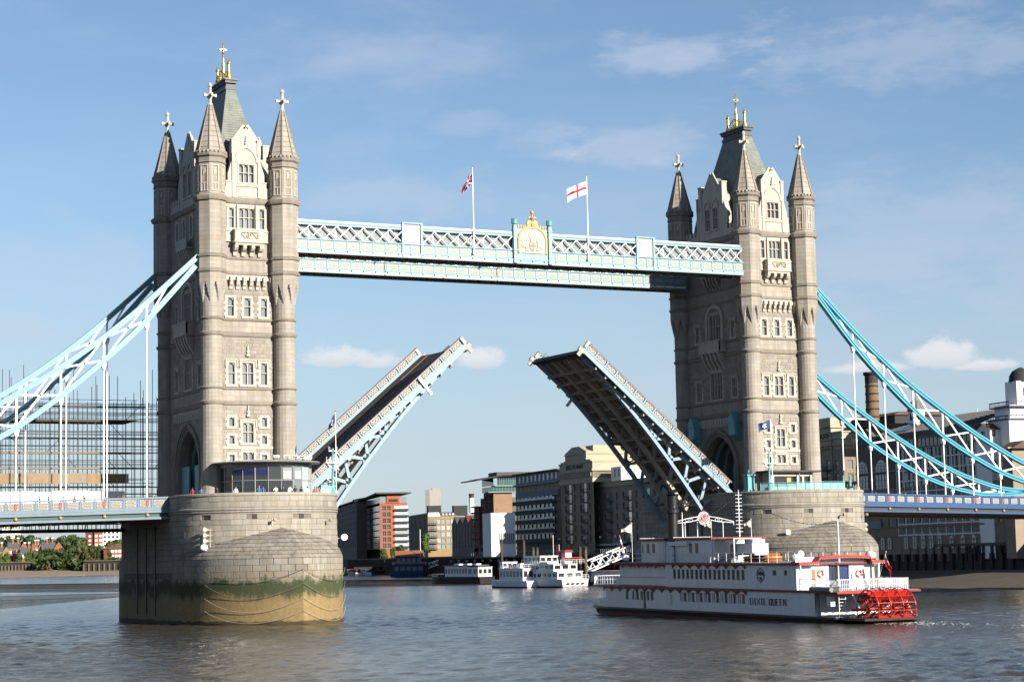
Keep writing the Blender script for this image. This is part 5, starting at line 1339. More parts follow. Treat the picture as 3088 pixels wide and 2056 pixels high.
# ------------------------------------------------------------------ kiosk and cabin on the pier tops
KX, KY, KR = -TX + 1.35, -11.6, 5.75
mat('kiosk_roof', (.36, .35, .33), .45, noise=.15); mat('kiosk_frame', (.33, .34, .35), .4); mat('sign_blue', (.02, .024, .12), .4); mat('board_grey', (.30, .32, .34), .6, noise=.1)
k = thing('ticket_kiosk', 'round glass kiosk with thin overhanging disc roof at the foot of the left tower', 'kiosk', (KX, KY, 15.6))
kl = MB(); kl.lathe([(5.5, 4.15), (6.9, 4.22), (7.0, 4.32), (6.9, 4.42), (5.0, 4.62), (2.0, 4.78), (.1, 4.8)], 0, 0, 56); kl.build('roof', 'kiosk_roof', k, smooth=35)
kf = MB(); kf.lathe([(5.78, 3.75), (5.86, 3.75), (5.86, 4.2), (5.6, 4.2), (5.6, 3.75)], 0, 0, 48); kf.build('fascia', 'kiosk_frame', k, smooth=35)

inn = MB(); inn.lathe([(2.4, 0), (2.4, 4.1)], 0, 0, 20); inn.build('inner_core', 'dark_steel', k)
NP = 22
for i in range(NP):
    a0, a1 = -pi / 2 - pi + 2 * pi * i / NP, -pi / 2 - pi + 2 * pi * (i + 1) / NP; am = (a0 + a1) / 2
    rel = (am + pi / 2 + pi) % (2 * pi) - pi      # 0 faces the river
    def W_(a, z, r=KR): return (r * cos(a), r * sin(a), z)
    solid = rel > 1.05
    gm = 'board_grey' if solid else ('pale_glass' if .62 < rel < 1.05 else 'glass_dark' if rel < .3 else 'glass')
    if solid:
        for z0, z1 in ((0, 1.25), (1.27, 2.5), (2.52, 3.75)): MB().quad(W_(a0 + .004, z0), W_(a1 - .004, z0), W_(a1 - .004, z1), W_(a0 + .004, z1)).build('wall_panel', 'moulding', k)
    else:
        g = MB().quad(W_(a0, 0), W_(a1, 0), W_(a1, 2.02), W_(a0, 2.02)).build('glass_panel', gm, k)
        g2 = MB().quad(W_(a0, 2.02), W_(a1, 2.02), W_(a1, 3.75), W_(a0, 3.75)).build('glass_panel', gm, k)
    m = MB()
    p = W_(a0, 0); m.tube([W_(a0, 0, KR + .03), W_(a0, 3.76, KR + .03)], .085 if i % 3 == 0 else .045, 6)
    m.bar(W_(a0, 2.02, KR + .03), W_(a1, 2.02, KR + .03), .09, .09); m.build('mullion', 'kiosk_frame', k)
    if -1.25 < rel < -.22: MB().quad(W_(a0 + .02, 2.75, KR + .05), W_(a1 - .02, 2.75, KR + .05), W_(a1 - .02, 3.35, KR + .05), W_(a0 + .02, 3.35, KR + .05)).build('sign_panel', 'sign_blue', k)
    if .1 < rel < .62:
        MB().quad(W_(a0 + .03, 2.1, KR + .06), W_(a1 - .03, 2.1, KR + .06), W_(a1 - .03, 3.6, KR + .06), W_(a0 + .03, 3.6, KR + .06)).build('price_board', 'board_grey', k)
        ln = MB()
        for q in range(6): ln.bar(W_(a0 + .05, 2.25 + q * .17, KR + .075), W_(a1 - .05, 2.25 + q * .17, KR + .075), .02, .05)
        ln.build('board_rule', 'white_paint', k)
MB().lathe([(5.78, 0), (5.84, 0), (5.84, .18), (5.7, .18)], 0, 0, 44).build('plinth', 'kiosk_frame', k)
def floodlight(x, y, z, rz, label, kind):
    t = thing('floodlight', label, 'floodlight', (x, y, z), rz, 'floodlights on the kiosk roof')
    if kind: 
        q = MB(); q.lathe([(.05, 0), (.28, .02), (.36, .22), (.36, .3)], 0, 0, 14); b = MB(lambda a, b, c: (a, -c + .3, b + .45)); b.add(q.v, q.f); b.build('lamp_head', 'white_paint', t, smooth=40)
    else:
        q = MB(); q.prism([(-.32, .25), (.32, .25), (.4, .55), (-.4, .6)], -.3, .3, 'y'); q.build('lamp_head', 'white_paint', t)
        MB().box(-.28, .28, -.32, -.3, .3, .5).build('lamp_glass', 'glass', t)
    MB().box(-.3, .3, -.06, .06, 0, .08).build('yoke', 'dark_steel', t); MB().tube([(0, 0, 0), (0, 0, .3)], .05, 6).build('stem', 'dark_steel', t)
for i, (dx, dy) in enumerate(((-.1, -4.2), (1.45, -4.1), (2.75, -3.6), (3.9, -3.0), (5.2, -2.1))):
    floodlight(KX + dx, KY + dy, 15.6 + 4.6, rnd.uniform(-.6, .6), ['leftmost small floodlight on the kiosk roof', 'second floodlight from the left on the kiosk roof', 'middle floodlight of five on the kiosk roof', 'fourth floodlight from the left on the kiosk roof', 'round faced floodlight at the right end of the kiosk roof'][i], i == 4)
bd = MB(); x, y = on_drum(-TX, 6.85, 10.35); bd.M = lambda u, d, z: (x + u * cos(.72) , y + u * sin(.72) - d, z); bd.box(-1.3, 1.3, -.03, .03, 16.0, 16.36)
tag(bd.build('notice_board', 'white_paint'), 'long white notice board standing on the left pier parapet', 'sign')
# glass guard rails
def guard_rail(x0, a0, a1, n, label, cat='railing'):
    t = thing('glass_guard_rail', label, cat, (x0, -YC, 15.97), group='turquoise glass guard rails')
    for i in range(n):
        b0, b1 = a0 + (a1 - a0) * i / n, a0 + (a1 - a0) * (i + 1) / n
        P = lambda a, z: (10.35 * sin(a), -10.35 * cos(a), z)
        MB().quad(P(b0, .06), P(b1, .06), P(b1, .95), P(b0, .95)).build('glass_panel', 'rail_glass', t)
        MB().tube([P(b0, 0), P(b0, 1.1)], .05, 6).build('post', 'turquoise_paint', t)
    P = lambda a, z: (10.35 * sin(a), -10.35 * cos(a), z)
    MB().tube([P(a0 + (a1 - a0) * i / 24, 1.1) for i in range(25)], .05, 6).build('handrail', 'turquoise_paint', t)
    MB().tube([P(a0 + (a1 - a0) * i / 24, .06) for i in range(25)], .04, 6).build('base_rail', 'turquoise_paint', t)
guard_rail(-TX, .62, 1.45, 7, 'curved turquoise glass rail along the right end of the left pier')
guard_rail(TX, -1.0, .25, 10, 'curved turquoise glass rail in front of the cabin on the right pier')
# flat roofed control cabin
cx0 = TX - 4.7
c = thing('control_cabin', 'low cream control cabin with flat roof and dark windows on the right pier', 'cabin', (cx0, -13.0, 15.6), shift=(0, 0, 0))
F = face(0, 0, 1, 0, 0, -1)
w = MB(F); w.wall(0, 7.4, 0, 3.15, [(.55, 4.35, 1.1, 2.6), (5.0, 5.4, 1.0, 2.6), (5.75, 6.75, 0.2, 2.6)], .25); w.box(0, .02, -3.5, -.002, 0, 3.15); w.box(7.38, 7.4, -3.5, -.002, 0, 3.15); w.box(.0, 7.4, -3.5, -3.4, 0, 3.1); w.build('wall', 'cream_paint' if False else 'portland', c)
for nm, h in (('window', (.55, 4.35, 1.1, 2.6)), ('window', (5.0, 5.4, 1.0, 2.6)), ('door', (5.75, 6.75, .2, 2.6))):
    MB(F).quad((h[0], -.25, h[2]), (h[1], -.25, h[2]), (h[1], -.25, h[3]), (h[0], -.25, h[3])).build(nm, 'glass_dark', c)
MB(F).box(-.9, 8.2, -4.0, .8, 3.15, 3.42).build('roof', 'dark_steel', c)
MB(F).box(2.9, 3.6, -.24, -.22, 1.7, 2.4).build('gold_panel', 'gold_paint', c)  # gold coloured panel just in front of the wide pane
for u in (4.6, 6.95): MB(F).tube([(u, .5, 0), (u, .5, 3.15)], .08, 8).build('roof_post', 'kiosk_frame', c)
# lamp standards with platforms and blue flags
def lamp_standard(x, y, z, label):
    t = thing('lamp_standard', label, 'lamp post', (x, y, z), group='turquoise lamp standards on the piers')
    MB().lathe([(.42, 0), (.45, .5), (.3, .6), (.26, 1.4), (.17, 1.6), (.15, 3.6), (.22, 3.7), (.14, 3.8), (.13, 5.4), (.2, 5.5), (.1, 5.7)], 0, 0, 10).build('column', 'turquoise_paint', t, smooth=40)
    b = MB(); b.box(-1.0, .9, -.4, .4, 3.8, 3.88); b.bar((-.8, 0, 3.8), (0, 0, 3.1), .08, .1); b.bar((.8, 0, 3.8), (0, 0, 3.1), .08, .1); b.box(-.55, .55, -.08, .08, 5.3, 5.42)
    for u in (-1.0, -.5, .5, .9): b.tube([(u, -.4, 3.88), (u, -.4, 4.6)], .03, 5)
    b.build('platform', 'white_paint', t)
    for s_ in (-.5, .5): MB().lathe([(.05, 5.42), (.16, 5.5), (.18, 5.8), (.05, 5.95)], s_, 0, 8).build('lantern', 'kiosk_frame', t)
def p_emb(s, t):
    q = math.hypot((s - .5) * 1.3, t - .5)
    if .12 < q < .3 and (int(math.degrees(math.atan2(t - .5, (s - .5) * 1.3)) / 30) % 2 == 0): return 1
    if q < .1: return 1
    return 0
lx, ly = -TX + 8.75, -YC - 5.6
lamp_standard(lx, ly, 15.97, 'turquoise lamp standard at the right end of the left pier, before the raised leaf')
make_flagpole(lx + .25, ly - .45, 15.97, 26.3, 'thin white flagpole beside the lamp standard on the left pier', .06)
make_flag('flag', 'dark blue flag hanging limply from the thin pole on the left pier', lx + .15, ly - .45, 26.0, 1.6, 1.2, p_emb, ['flag_navy', 'flag_white'], fall=.95, wave=.22, squeeze=.5)
rx, ry = TX - 7.75, -YC - 6.5
lamp_standard(rx, ry, 15.97, 'turquoise lamp standard on the right pier, left of the cabin')
make_flagpole(rx + .25, ry - .4, 15.97, 26.2, 'thin white flagpole before the right tower', .06)
make_flag('flag', 'blue flag with a pale emblem blowing left in front of the right tower', rx + .15, ry - .4, 25.9, 1.9, 1.1, p_emb, ['flag_navy', 'flag_white'], fall=.3, wave=.2)
# statue plinth box at the foot of the farther tower
t = thing('gate_pier', 'turquoise gate pier at the left foot of the right tower', 'gate pier', (TX - 9.0, -YC - 3.2, 15.97))
MB().box(-.55, .55, -.55, .55, 0, 2.2).build('shaft', 'turquoise_paint', t); MB().box(-.7, .7, -.7, .7, 2.2, 2.45).build('cap', 'turquoise_paint', t); MB().box(-.68, .68, -.68, .68, 0, .3).build('base', 'turquoise_paint', t); MB().lathe([(.3, 2.45), (.2, 2.7), (.25, 2.9), (.05, 3.2)], 0, 0, 8).build('finial', 'turquoise_paint', t)
for i, u in enumerate((2.9, 4.4)):
    t = thing('gate_post', ['left turquoise gate post at the right end of the rail on the right pier', 'right turquoise gate post at the right end of the rail on the right pier'][i], 'post', (TX + u, -YC - 9.4 + i * .5, 15.97), group='turquoise gate posts')
    MB().lathe([(.22, 0), (.2, 1.2), (.14, 1.3), (.14, 1.7), (.24, 1.8), (.05, 2.0)], 0, 0, 8).build('shaft', 'turquoise_paint', t); MB().box(-.28, .28, -.28, .28, 0, .25).build('base', 'turquoise_paint', t)
# horn clusters and lamps bracketed to the pier walls
mat('lamp_cream', (.66, .62, .52), .5, noise=.1)
def horn_mast(x, y, z, rz, n, label, round_=True):
    t = thing('floodlight_mast', label, 'floodlights', (x, y, z), rz, 'lamps bracketed to the piers')
    MB().tube([(0, 0, 0), (0, 0, 2.55)], .05, 6).build('pole', 'lamp_cream', t)
    for i in range(n):
        zz0 = 2.4 - i * .68
        MB().bar((0, .55, zz0), (0, 0, zz0), .06, .06).build('bracket', 'lamp_cream', t)
        q = MB(); q.lathe([(.08, 0), (.12, .25), (.2, .42), (.36, .62), (.37, .66)], 0, 0, 10); b = MB(lambda a, b, c: (-c * .9 - .1, b - c * .2, a + zz0)); b.add(q.v, q.f); b.build('lamp_head', 'lamp_cream', t, smooth=40)
    if round_:
        q = MB(); q.lathe([(.1, 0), (.38, .08), (.45, .35), (.42, .62), (.2, .72)], 0, 0, 12); b = MB(lambda a, b, c: (-c - .35, b - .2, a + .25)); b.add(q.v, q.f); b.build('round_lamp', 'white_paint', t, smooth=40)
        MB().bar((0, 0, .2), (-.6, -.2, .2), .06, .06).build('bracket', 'lamp_cream', t)
def wallpt(x0, a, r=HW + .45): return (x0 + r * sin(a), -YC - r * cos(a))
a = math.atan2(-47.95 + TX, 16.9 - YC); x, y = wallpt(-TX, a, HW + .55); horn_mast(x, y, 9.1, a, 3, 'pole with three horn lamps and a round lamp on the left pier wall')
a = 1.22; x, y = wallpt(TX, a, HW + .5); horn_mast(x, y, 8.6, a + 2.6, 3, 'pole with three horn lamps and a round lamp at the right pier edge')
def wall_lamp(x0, a, z, label, big=True):
    x, y = wallpt(x0, a, HW + .9); t = thing('wall_lamp', label, 'lamp', (x, y, z), a, 'single lamps bracketed to the piers')
    s_ = 1 if big else .5
    q = MB(); q.lathe([(.1, 0), (.38 * s_, .08), (.45 * s_, .35 * s_), (.42 * s_, .62 * s_), (.2 * s_, .72 * s_)], 0, 0, 12); b = MB(lambda a, b, c: (-c + .3, b, a)); b.add(q.v, q.f); b.build('lamp_head', 'white_paint' if big else 'soffit_steel', t, smooth=40)
    MB().bar((0, .9, -.1), (0, 0, -.1), .06, .08).build('bracket', 'lamp_cream' if big else 'soffit_steel', t); MB().bar((0, .88, -.7), (0, .88, .15), .1, .06).build('wall_plate', 'lamp_cream', t)
wall_lamp(-TX, 1.2, 10.4, 'single white round lamp projecting from the right edge of the left pier')
wall_lamp(TX, -.63, 10.0, 'single cream round lamp on the right pier just above the boat')
wall_lamp(-TX, -.12, 12.6, 'small grey lamp under the moulding near the middle of the left pier', False)
wall_lamp(-TX, .63, 12.5, 'small grey lamp under the moulding at the right of the left pier', False)
wall_lamp(TX, .10, 12.4, 'small grey lamp under the moulding near the middle of the right pier', False)
wall_lamp(TX, .62, 12.4, 'small grey lamp under the moulding at the right of the right pier', False)

# ------------------------------------------------------------------ scaffold on the far side of the left span
mat('scaffold_tube', (.17, .165, .16), .5, noise=.2, metal=.3); mat('timber', (.36, .25, .15), .85, noise=.25, var=.15); mat('timber_dark', (.10, .075, .055), .9, noise=.25); mat('hoarding', (.78, .77, .74), .6, noise=.06)
sc = thing('scaffold', 'tube scaffold with plank lifts behind the left road span', 'scaffold', (-85, 11.5, 12.2), shift=(-85, 11.5, 12.2))
R4 = random.Random(9)
lifts = [16.0, 18.0, 20.5, 22.55, 24.5, 26.9, 28.75]
X0, X1 = -118, -44
for row, y in enumerate((10.6, 12.6, 14.6)):
    x = X0
    while x < X1:
        top = 29.0 + R4.uniform(.2, 5.2) if R4.random() < .6 else 29.3
        if x > -52: top = min(top, 34.3)
        MB().tube([(x, y, 12.0), (x, y, top)], .045, 4, False).build('standard', 'scaffold_tube', sc)
        x += 1.22 + R4.uniform(-.12, .12)
    for z in lifts + [13.0, 14.2]:
        for dz in (0, .5, 1.0):
            if dz and R4.random() < .3: continue
            a = X0 if R4.random() < .6 else X0 + R4.uniform(0, 20); b = X1 if R4.random() < .6 else X1 - R4.uniform(0, 6)
            MB().tube([(a, y, z + dz), (b, y, z + dz)], .042, 4, False).build('ledger', 'scaffold_tube', sc)
for i in range(46):
    x = X0 + R4.uniform(0, X1 - X0 - 3); z = R4.choice(lifts[:-1]); y = R4.choice((10.6, 12.6, 14.6)); s_ = R4.choice((-1, 1))
    MB().tube([(x, y, z), (x + s_ * 2.2, y, z + 2.2)], .042, 4, False).build('diagonal_tube', 'scaffold_tube', sc)
for z in lifts[1:]:
    x = X0; 
    while x < -51.5:
        L_ = R4.uniform(3.4, 4.2)
        for y in (10.7, 11.2, 11.7, 12.2):
            if R4.random() < .92: MB().box(x, x + L_ - .05, y, y + .42, z - .03 - R4.uniform(0, .03), z + .05).build('plank', R4.choice(['timber', 'timber', 'timber_dark']), sc)
        x += L_
        if z > 28 and R4.random() < .3: x += 3
    if z in (20.5, 22.55, 26.9): MB().box(X0, -51, 10.5, 10.56, z - .18, z - .02).build('toe_board', 'timber' if z != 26.9 else 'timber_dark', sc)
x = X0
while x < -51.4:
    L_ = R4.uniform(2.2, 3.0); MB().box(x, min(x + L_ - .04, -51.3), 10.4, 10.46, 18.4 + R4.uniform(-.05, .05), 19.7 + R4.uniform(-.1, .1)).build('board_panel', R4.choice(['timber', 'timber']), sc); x += L_
x = X0
while x < -52.2:
    MB().box(x, x + 2.4, 10.3, 10.36, 15.7, 17.35 + R4.uniform(-.12, .1)).build('hoarding_panel', 'hoarding', sc); x += 2.45
MB().box(X0, -50.8, 10.3, 14.9, 11.95, 12.35).build('base_platform', 'timber_dark', sc)
MB().box(X0, -50.8, 10.35, 14.8, 26.6, 26.85).build('lift_beam', 'timber_dark', sc)
for i in range(14):
    x = X0 + 2 + i * 4.9; MB().tube([(x, 9.3, 14.0), (x, 10.6, 12.3)], .08, 5).build('hanger', 'scaffold_tube', sc)
# ------------------------------------------------------------------ paddle steamer
SH = .0088
mat('boat_white', (.60, .61, .63), .4, noise=.06, nscale=.8, streak=.12); mat('boat_red', (.26, .02, .02), .45, noise=.1); mat('wheel_red', (.62, .035, .02), .45, noise=.08); mat('hull_black', (.018, .018, .02), .4, noise=.2); mat('hull_red', (.16, .02, .018), .5, noise=.2); mat('deck_grey', (.26, .30, .34), .6, noise=.1); mat('valance_brown', (.24, .05, .035), .6, noise=.1); mat('letter_maroon', (.055, .012, .015), .5); mat('funnel_black', (.015, .015, .016), .45); mat('raft_orange', (.80, .13, .03), .6, noise=.12); mat('raft_yellow', (.72, .42, .10), .6, noise=.1); mat('door_blue', (.03, .05, .16), .3); mat('wood_door', (.45, .20, .06), .5, noise=.15); mat('canvas_grey', (.28, .29, .28), .8, noise=.2); mat('steel_grey', (.5, .5, .48), .35, metal=.5)
BW, BB = 10.0, 9.2
boat = thing('paddle_steamer', 'white paddle steamer with red trim, black funnel and red stern wheel passing under the bridge', 'boat', (-5.3, -86.2, 0), -rad(2))
def bm(x, s, z): return (x, s, z + SH * s)
PS = lambda u, d, z: bm(-d, u, z)                # port side frame: u = forward, d = outboard
def BMB(): return MB(bm)
def plan(inset, s_aft, s0, ln, n=12):
    pts = [(inset, s_aft), (inset, s0)]
    for i in range(1, n): a = pi * i / n; pts.append((BW / 2 - (BW / 2 - inset) * cos(a), s0 + (ln - inset) * sin(a) ** .8))
    return pts + [(BW - inset, s0), (BW - inset, s_aft)]
def slab(inset, s_aft, z0, z1, name, m, s0=50.6, ln=BB):
    mb = BMB(); mb.prism(plan(inset, s_aft, s0, ln), z0, z1, 'z'); return mb.build(name, m, boat)
hl = BMB(); P0 = plan(.35, 1.0, 49.4, 8.2); P1 = plan(-.12, .6, 50.6, 9.6)
hl.loft([[(x, s, -1.2) for x, s in P0], [(x, s, -.1) for x, s in plan(.1, .8, 50, 8.8)], [(x, s, .55) for x, s in P1]]); hl.build('hull', 'hull_black', boat)
bt = BMB(); bt.loft([[(x, s, -.35) for x, s in plan(.05, .8, 50, 9.0)], [(x, s, .02) for x, s in plan(.0, .7, 50.3, 9.2)]], cap=False); bt.build('boot_top', 'hull_red', boat)
slab(-.22, .5, .42, .60, 'rubbing_strake', 'hull_black')
slab(-.02, .8, .56, .64, 'main_deck', 'deck_grey')
# main deck house: port wall with pairs of tall windows
low = [(45.55 + .0, 46.25), (44.1, 44.6), (42.9, 43.7), (41.9, 42.5), (40.3, 40.95), (39.25, 40.0)]
lowB = []
s_ = 32.9
for i in range(8):
    lowB += [(s_ - .22, s_), (s_ - .62, s_ - .36), (s_ - 1.55, s_ - .85)]; s_ -= 1.85
def strip(s0, s1, z0, z1, wins, door=None, name='side_wall'):
    w = MB(PS); hs = [(a, b, zz0, zz1) for a, b, zz0, zz1 in wins]
    w.wall(s0, s1, z0, z1, hs, .12); o = w.build(name, 'boat_white', boat)
    for h in hs: 
        win = MB(PS).box(h[0] - .04, h[1] + .04, -.1, .02, h[2] - .05, h[2] - .01).build('window', 'boat_white', boat)
        MB(PS).quad((h[0], -.12, h[2]), (h[1], -.12, h[2]), (h[1], -.12, h[3]), (h[0], -.12, h[3])).build('pane', 'boat_window', win)
W1 = [(a, b, 1.62, 2.68) for a, b in low + lowB] + [(41.15, 41.8, .66, 2.66)] + [(35.0, 35.15, 1.2, 2.4), (34.7, 34.85, 1.2, 2.4)]
strip(17.9, 51.5, .6, 3.02, W1)
strip(4.6, 17.9, .58, 3.02, [])
# upper deck house
W2 = []
s_ = 34.35
for i in range(8): W2 += [(s_ - .68, s_, 4.22, 5.32), (s_ - 1.72, s_ - 1.04, 4.22, 5.32)]; s_ -= 2.04
strip(18.1, 36.15, 3.24, 5.86, W2)
strip(7.9, 18.1, 3.24, 5.86, [(11.85, 12.6, 4.78, 5.34), (9.7, 10.35, 4.78, 5.34)])
W3 = [(45.9, 46.5, 4.4, 5.3), (44.9, 45.1, 4.4, 5.3), (43.7, 44.3, 4.4, 5.3), (43.2, 43.4, 4.4, 5.3), (41.9, 42.6, 4.4, 5.3), (41.3, 41.5, 4.4, 5.3), (40.9, 41.1, 4.4, 5.3), (39.6, 40.3, 4.4, 5.3)]
q = PS; PS = lambda u, d, z: bm(.55 - d, u, z)
strip(36.15, 48.6, 3.24, 5.86, W3); PS = q
MB(PS).box(36.2, 48.8, -.06, .0, 3.4, 4.28).build('balcony_panel', 'boat_white', boat); MB(PS).box(36.2, 54, -.07, .02, 4.28, 4.34).build('balcony_rail', 'deck_grey', boat)
MB(PS).box(36.12, 36.2, -.6, .0, 3.24, 5.86).build('end_wall', 'boat_white', boat)
ib = BMB(); ib.prism([(.4, 8.6), (.4, 48.4), (9.6, 48.4), (9.6, 8.6)], 3.3, 5.85, 'z'); ib.prism([(.35, 5.0), (.35, 52), (1.5, 53.5), (8.5, 53.5), (9.65, 52), (9.65, 5.0)], .64, 3.0, 'z')
ib.build('deck_house_core', 'boat_white', boat)
# starboard and forward faces
fr = BMB(); fr.prism(plan(.0, 51, 51.4, 6.4)[1:-1], .6, 1.5, 'z'); fr.build('bow_bulwark', 'boat_white', boat)
# deck edges
slab(-.18, .2, 3.02, 3.24, 'promenade_deck_edge', 'boat_red'); slab(-.05, .3, 3.24, 3.27, 'promenade_deck', 'deck_grey')
rd = BMB(); rd.prism([(-.25, 7.6), (-.25, 49), (1.0, 49.9), (9.0, 49.9), (10.25, 49), (10.25, 7.6)], 5.86, 6.06, 'z'); rd.build('roof_edge', 'boat_red', boat)
rt = BMB(); rt.prism([(.0, 7.8), (.0, 48.8), (10.0, 48.8), (10.0, 7.8)], 6.06, 6.10, 'z'); rt.build('sun_deck', 'deck_grey', boat)
# scalloped valance
def valance(s0, s1, z, pitch, dx=.0):
    s = s0
    while s + pitch <= s1 + .01:
        v = MB(PS); n = 6
        for sg in (0, 1):
            pts = [(s + (pitch * .5) * k / n if not sg else s + pitch - (pitch * .5) * k / n, z - .42 * (1 - (k / n)) ** 2.2 - .06) for k in range(n + 1)]
            v.prism([(pts[0][0], z)] + pts + [(pts[-1][0], z)], .05 + dx, .13 + dx, 'y')
        v.build('valance', 'valance_brown', boat); s += pitch
valance(18.1, 34.6, 5.88, 2.04); valance(36.2, 49, 5.88, 2.1); valance(18.0, 52, 3.05, 2.12)
# front balcony
fb = MB(bm); pl_ = plan(.05, 48.8, 51.6, 7.6)
for i in range(len(pl_) - 1):
    (x0, a0), (x1, a1) = pl_[i], pl_[i + 1]
    fb.bar((x0, a0, 4.3), (x1, a1, 4.3), .06, .06); fb.bar((x0, a0, 3.8), (x1, a1, 3.8), .03, .03)
    nn_ = max(1, int(math.hypot(x1 - x0, a1 - a0) / .35))
    for j in range(nn_): t = j / nn_; fb.bar((x0 + (x1 - x0) * t, a0 + (a1 - a0) * t, 3.25), (x0 + (x1 - x0) * t, a0 + (a1 - a0) * t, 4.3), .04, .04, (1, 0, 0))
fb.build('bow_railing', 'boat_white', boat)
# sun deck railing
for side, xx in (('p', .05), ('s', 9.95)):
    r = BMB()
    r.tube([(xx, 8.2, 7.15), (xx, 47, 7.15)], .03, 5); r.tube([(xx, 8.2, 6.6), (xx, 47, 6.6)], .02, 5); r.build('sun_deck_rail', 'boat_white', boat)
    s_ = 8.2
    while s_ < 34.5 or (side == 's' and s_ < 47): BMB().tube([(xx, s_, 6.08), (xx, s_, 7.15)], .04, 5).build('rail_post', 'boat_white', boat); s_ += 1.75 if side == 'p' else 2.4
# pilot house, funnel, deck houses
def house(x0, x1, s0, s1, z0, z1, name, roof=True, wins=(), trim=True):
    hb = BMB(); hb.box(x0 + .01, x1, s0, s1, z0, z1); o = hb.build(name, 'boat_white', boat)
    F = lambda u, d, z: bm(x0 - d, u, z)
    for a, b, c, e in wins: MB(F).box(a, b, -.02, .02, c, e).build('window', 'boat_window', o); MB(F).box(a - .05, b + .05, .0, .035, c - .08, c - .01).build('sill', 'boat_white', o)
    if trim: BMB().box(x0 - .12, x1 + .12, s0 - .12, s1 + .12, z1, z1 + .3).build('roof_trim', 'boat_red', o)
    if trim:
        d = MB(F); u = s0
        while u < s1: d.box(u, u + .12, .13, .2, z1 + .30, z1 + .40); u += .24
        d.build('trim_teeth', 'boat_white', o)
    return o
ph = house(.5, 7.6, 37.0, 42.9, 6.1, 8.6, 'pilot_house', wins=[(40.9, 41.5, 7.2, 8.3), (39.5, 40.1, 7.2, 8.3), (42.4, 42.6, 7.2, 8.3)])
dh = house(.5, 7.6, 26.1, 34.6, 6.1, 8.65, 'deck_house', wins=[(30.6, 31.2, 7.15, 8.3), (29.2, 29.8, 7.15, 8.3)])
BMB().box(.2, .5, 31.2, 35.9, 8.05, 8.5).build('awning', 'boat_white', boat)
fn = BMB(); fn.lathe([(.62, 6.1), (.62, 11.8), (.8, 11.9), (.8, 12.3), (.66, 12.4), (.7, 13.9), (.95, 14.1)], 1.0, 35.8, 18); fn.build('funnel', 'funnel_black', boat, smooth=40)
fl = BMB(); fl.tube([(.2, 35.5, 6.1), (.2, 35.5, 8.0)], .32, 12); fl.tube([(.2, 34.8, 6.1), (.2, 34.8, 7.9)], .28, 12); fl.build('white_ventilator', 'boat_white', boat, smooth=50)
ld = BMB()
for k in range(10): ld.bar((.42, 37.3, 6.3 + k * .24), (.42, 38.1, 6.3 + k * .24), .03, .03)
for q_ in (37.3, 38.1): ld.bar((.42, q_, 6.1), (.42, q_, 9.3), .04, .04, (1, 0, 0))
ld.build('ladder', 'boat_white', boat)
# white plant boxes aft of the deck house
ac = BMB(); ac.box(2.3, 4.4, 20.3, 25.0, 6.9, 8.2); ac.box(2.6, 4.1, 20.6, 22.4, 8.2, 8.65); ac.build('plant_unit', 'boat_white', boat)
lv = BMB()
for k in range(9): lv.box(2.22, 2.3, 23.6, 24.9, 7.05 + k * .12, 7.12 + k * .12)
lv.build('louvre', 'deck_grey', boat)
af = BMB(); af.box(.6, 4.2, 21.4, 26.0, 8.72, 8.8); af.box(.6, .75, 25.8, 26.0, 6.1, 8.72); af.box(.6, .72, 21.4, 21.52, 6.1, 8.72); af.build('awning_frame', 'boat_white', boat)

# davit and folded crane on the sun deck
dv = BMB(); dv.bar((.9, 26.5, 6.2), (.9, 21.8, 7.0), .3, .35); dv.bar((.9, 21.8, 7.0), (.9, 17.5, 7.05), .2, .25); dv.lathe([(.5, 6.1), (.45, 6.8), (.2, 6.95)], .9, 22.3, 10); dv.build('deck_crane', 'canvas_grey', boat)
# company sign on a scrolled iron arch
sg = BMB(); cz = 11.22; cs = 35.4
for r_ in (.78, .62, .46): sg.tube([(5 + r_ * cos(2 * pi * k / 28), cs, cz + r_ * sin(2 * pi * k / 28)) for k in range(29)], .035, 5)
for k in range(24): a = 2 * pi * k / 24; sg.bar((5 + .64 * cos(a), cs, cz + .64 * sin(a)), (5 + .76 * cos(a), cs, cz + .76 * sin(a)), .05, .06, (0, 1, 0))
for e in (-1, 1):
    sg.tube([(5 + e * .8, cs, cz + .2), (5 + e * 2.2, cs, cz + .0), (5 + e * 4.1, cs, cz - .42)], .045, 5); sg.tube([(5 + e * .85, cs, cz - .2), (5 + e * 2.0, cs, cz - .42), (5 + e * 4.1, cs, cz - .55)], .045, 5)
    for q_ in (1.75, 2.3): sg.tube([(5 + e * (q_ + .2 * cos(2 * pi * k / 12)), cs, cz - .2 + .17 * sin(2 * pi * k / 12)) for k in range(13)], .03, 4)
    sg.tube([(5 + e * 4.1, cs, cz - .42), (5 + e * 4.1, cs, cz - .85)], .05, 5)
    sg.tube([(5 + e * 2.6, cs, 8.9), (5 + e * 2.6, cs, cz - .45)], .06, 6)
sgo = sg.build('company_sign', 'boat_white', boat)
di = BMB(); di.loft([[(5 + .42 * cos(2 * pi * k / 24), cs + dy, cz + .42 * sin(2 * pi * k / 24)) for k in range(24)] for dy in (-.02, .02)]); di.build('sign_disc', 'wheel_red', sgo)
tl = MB(lambda u, d, z: bm(5 + u, cs - d, z)); stroke_text(tl, 'TLC', -.33, cz - .2, .4, .17, .07, .075, .04, .08, False); tl.build('lettering', 'boat_white', sgo)
rs = BMB(); rs.tube([(5, cs, cz + .78), (5, cs, cz + 1.0)], .04, 5); rs.build('sign_tip', 'wheel_red', sgo)
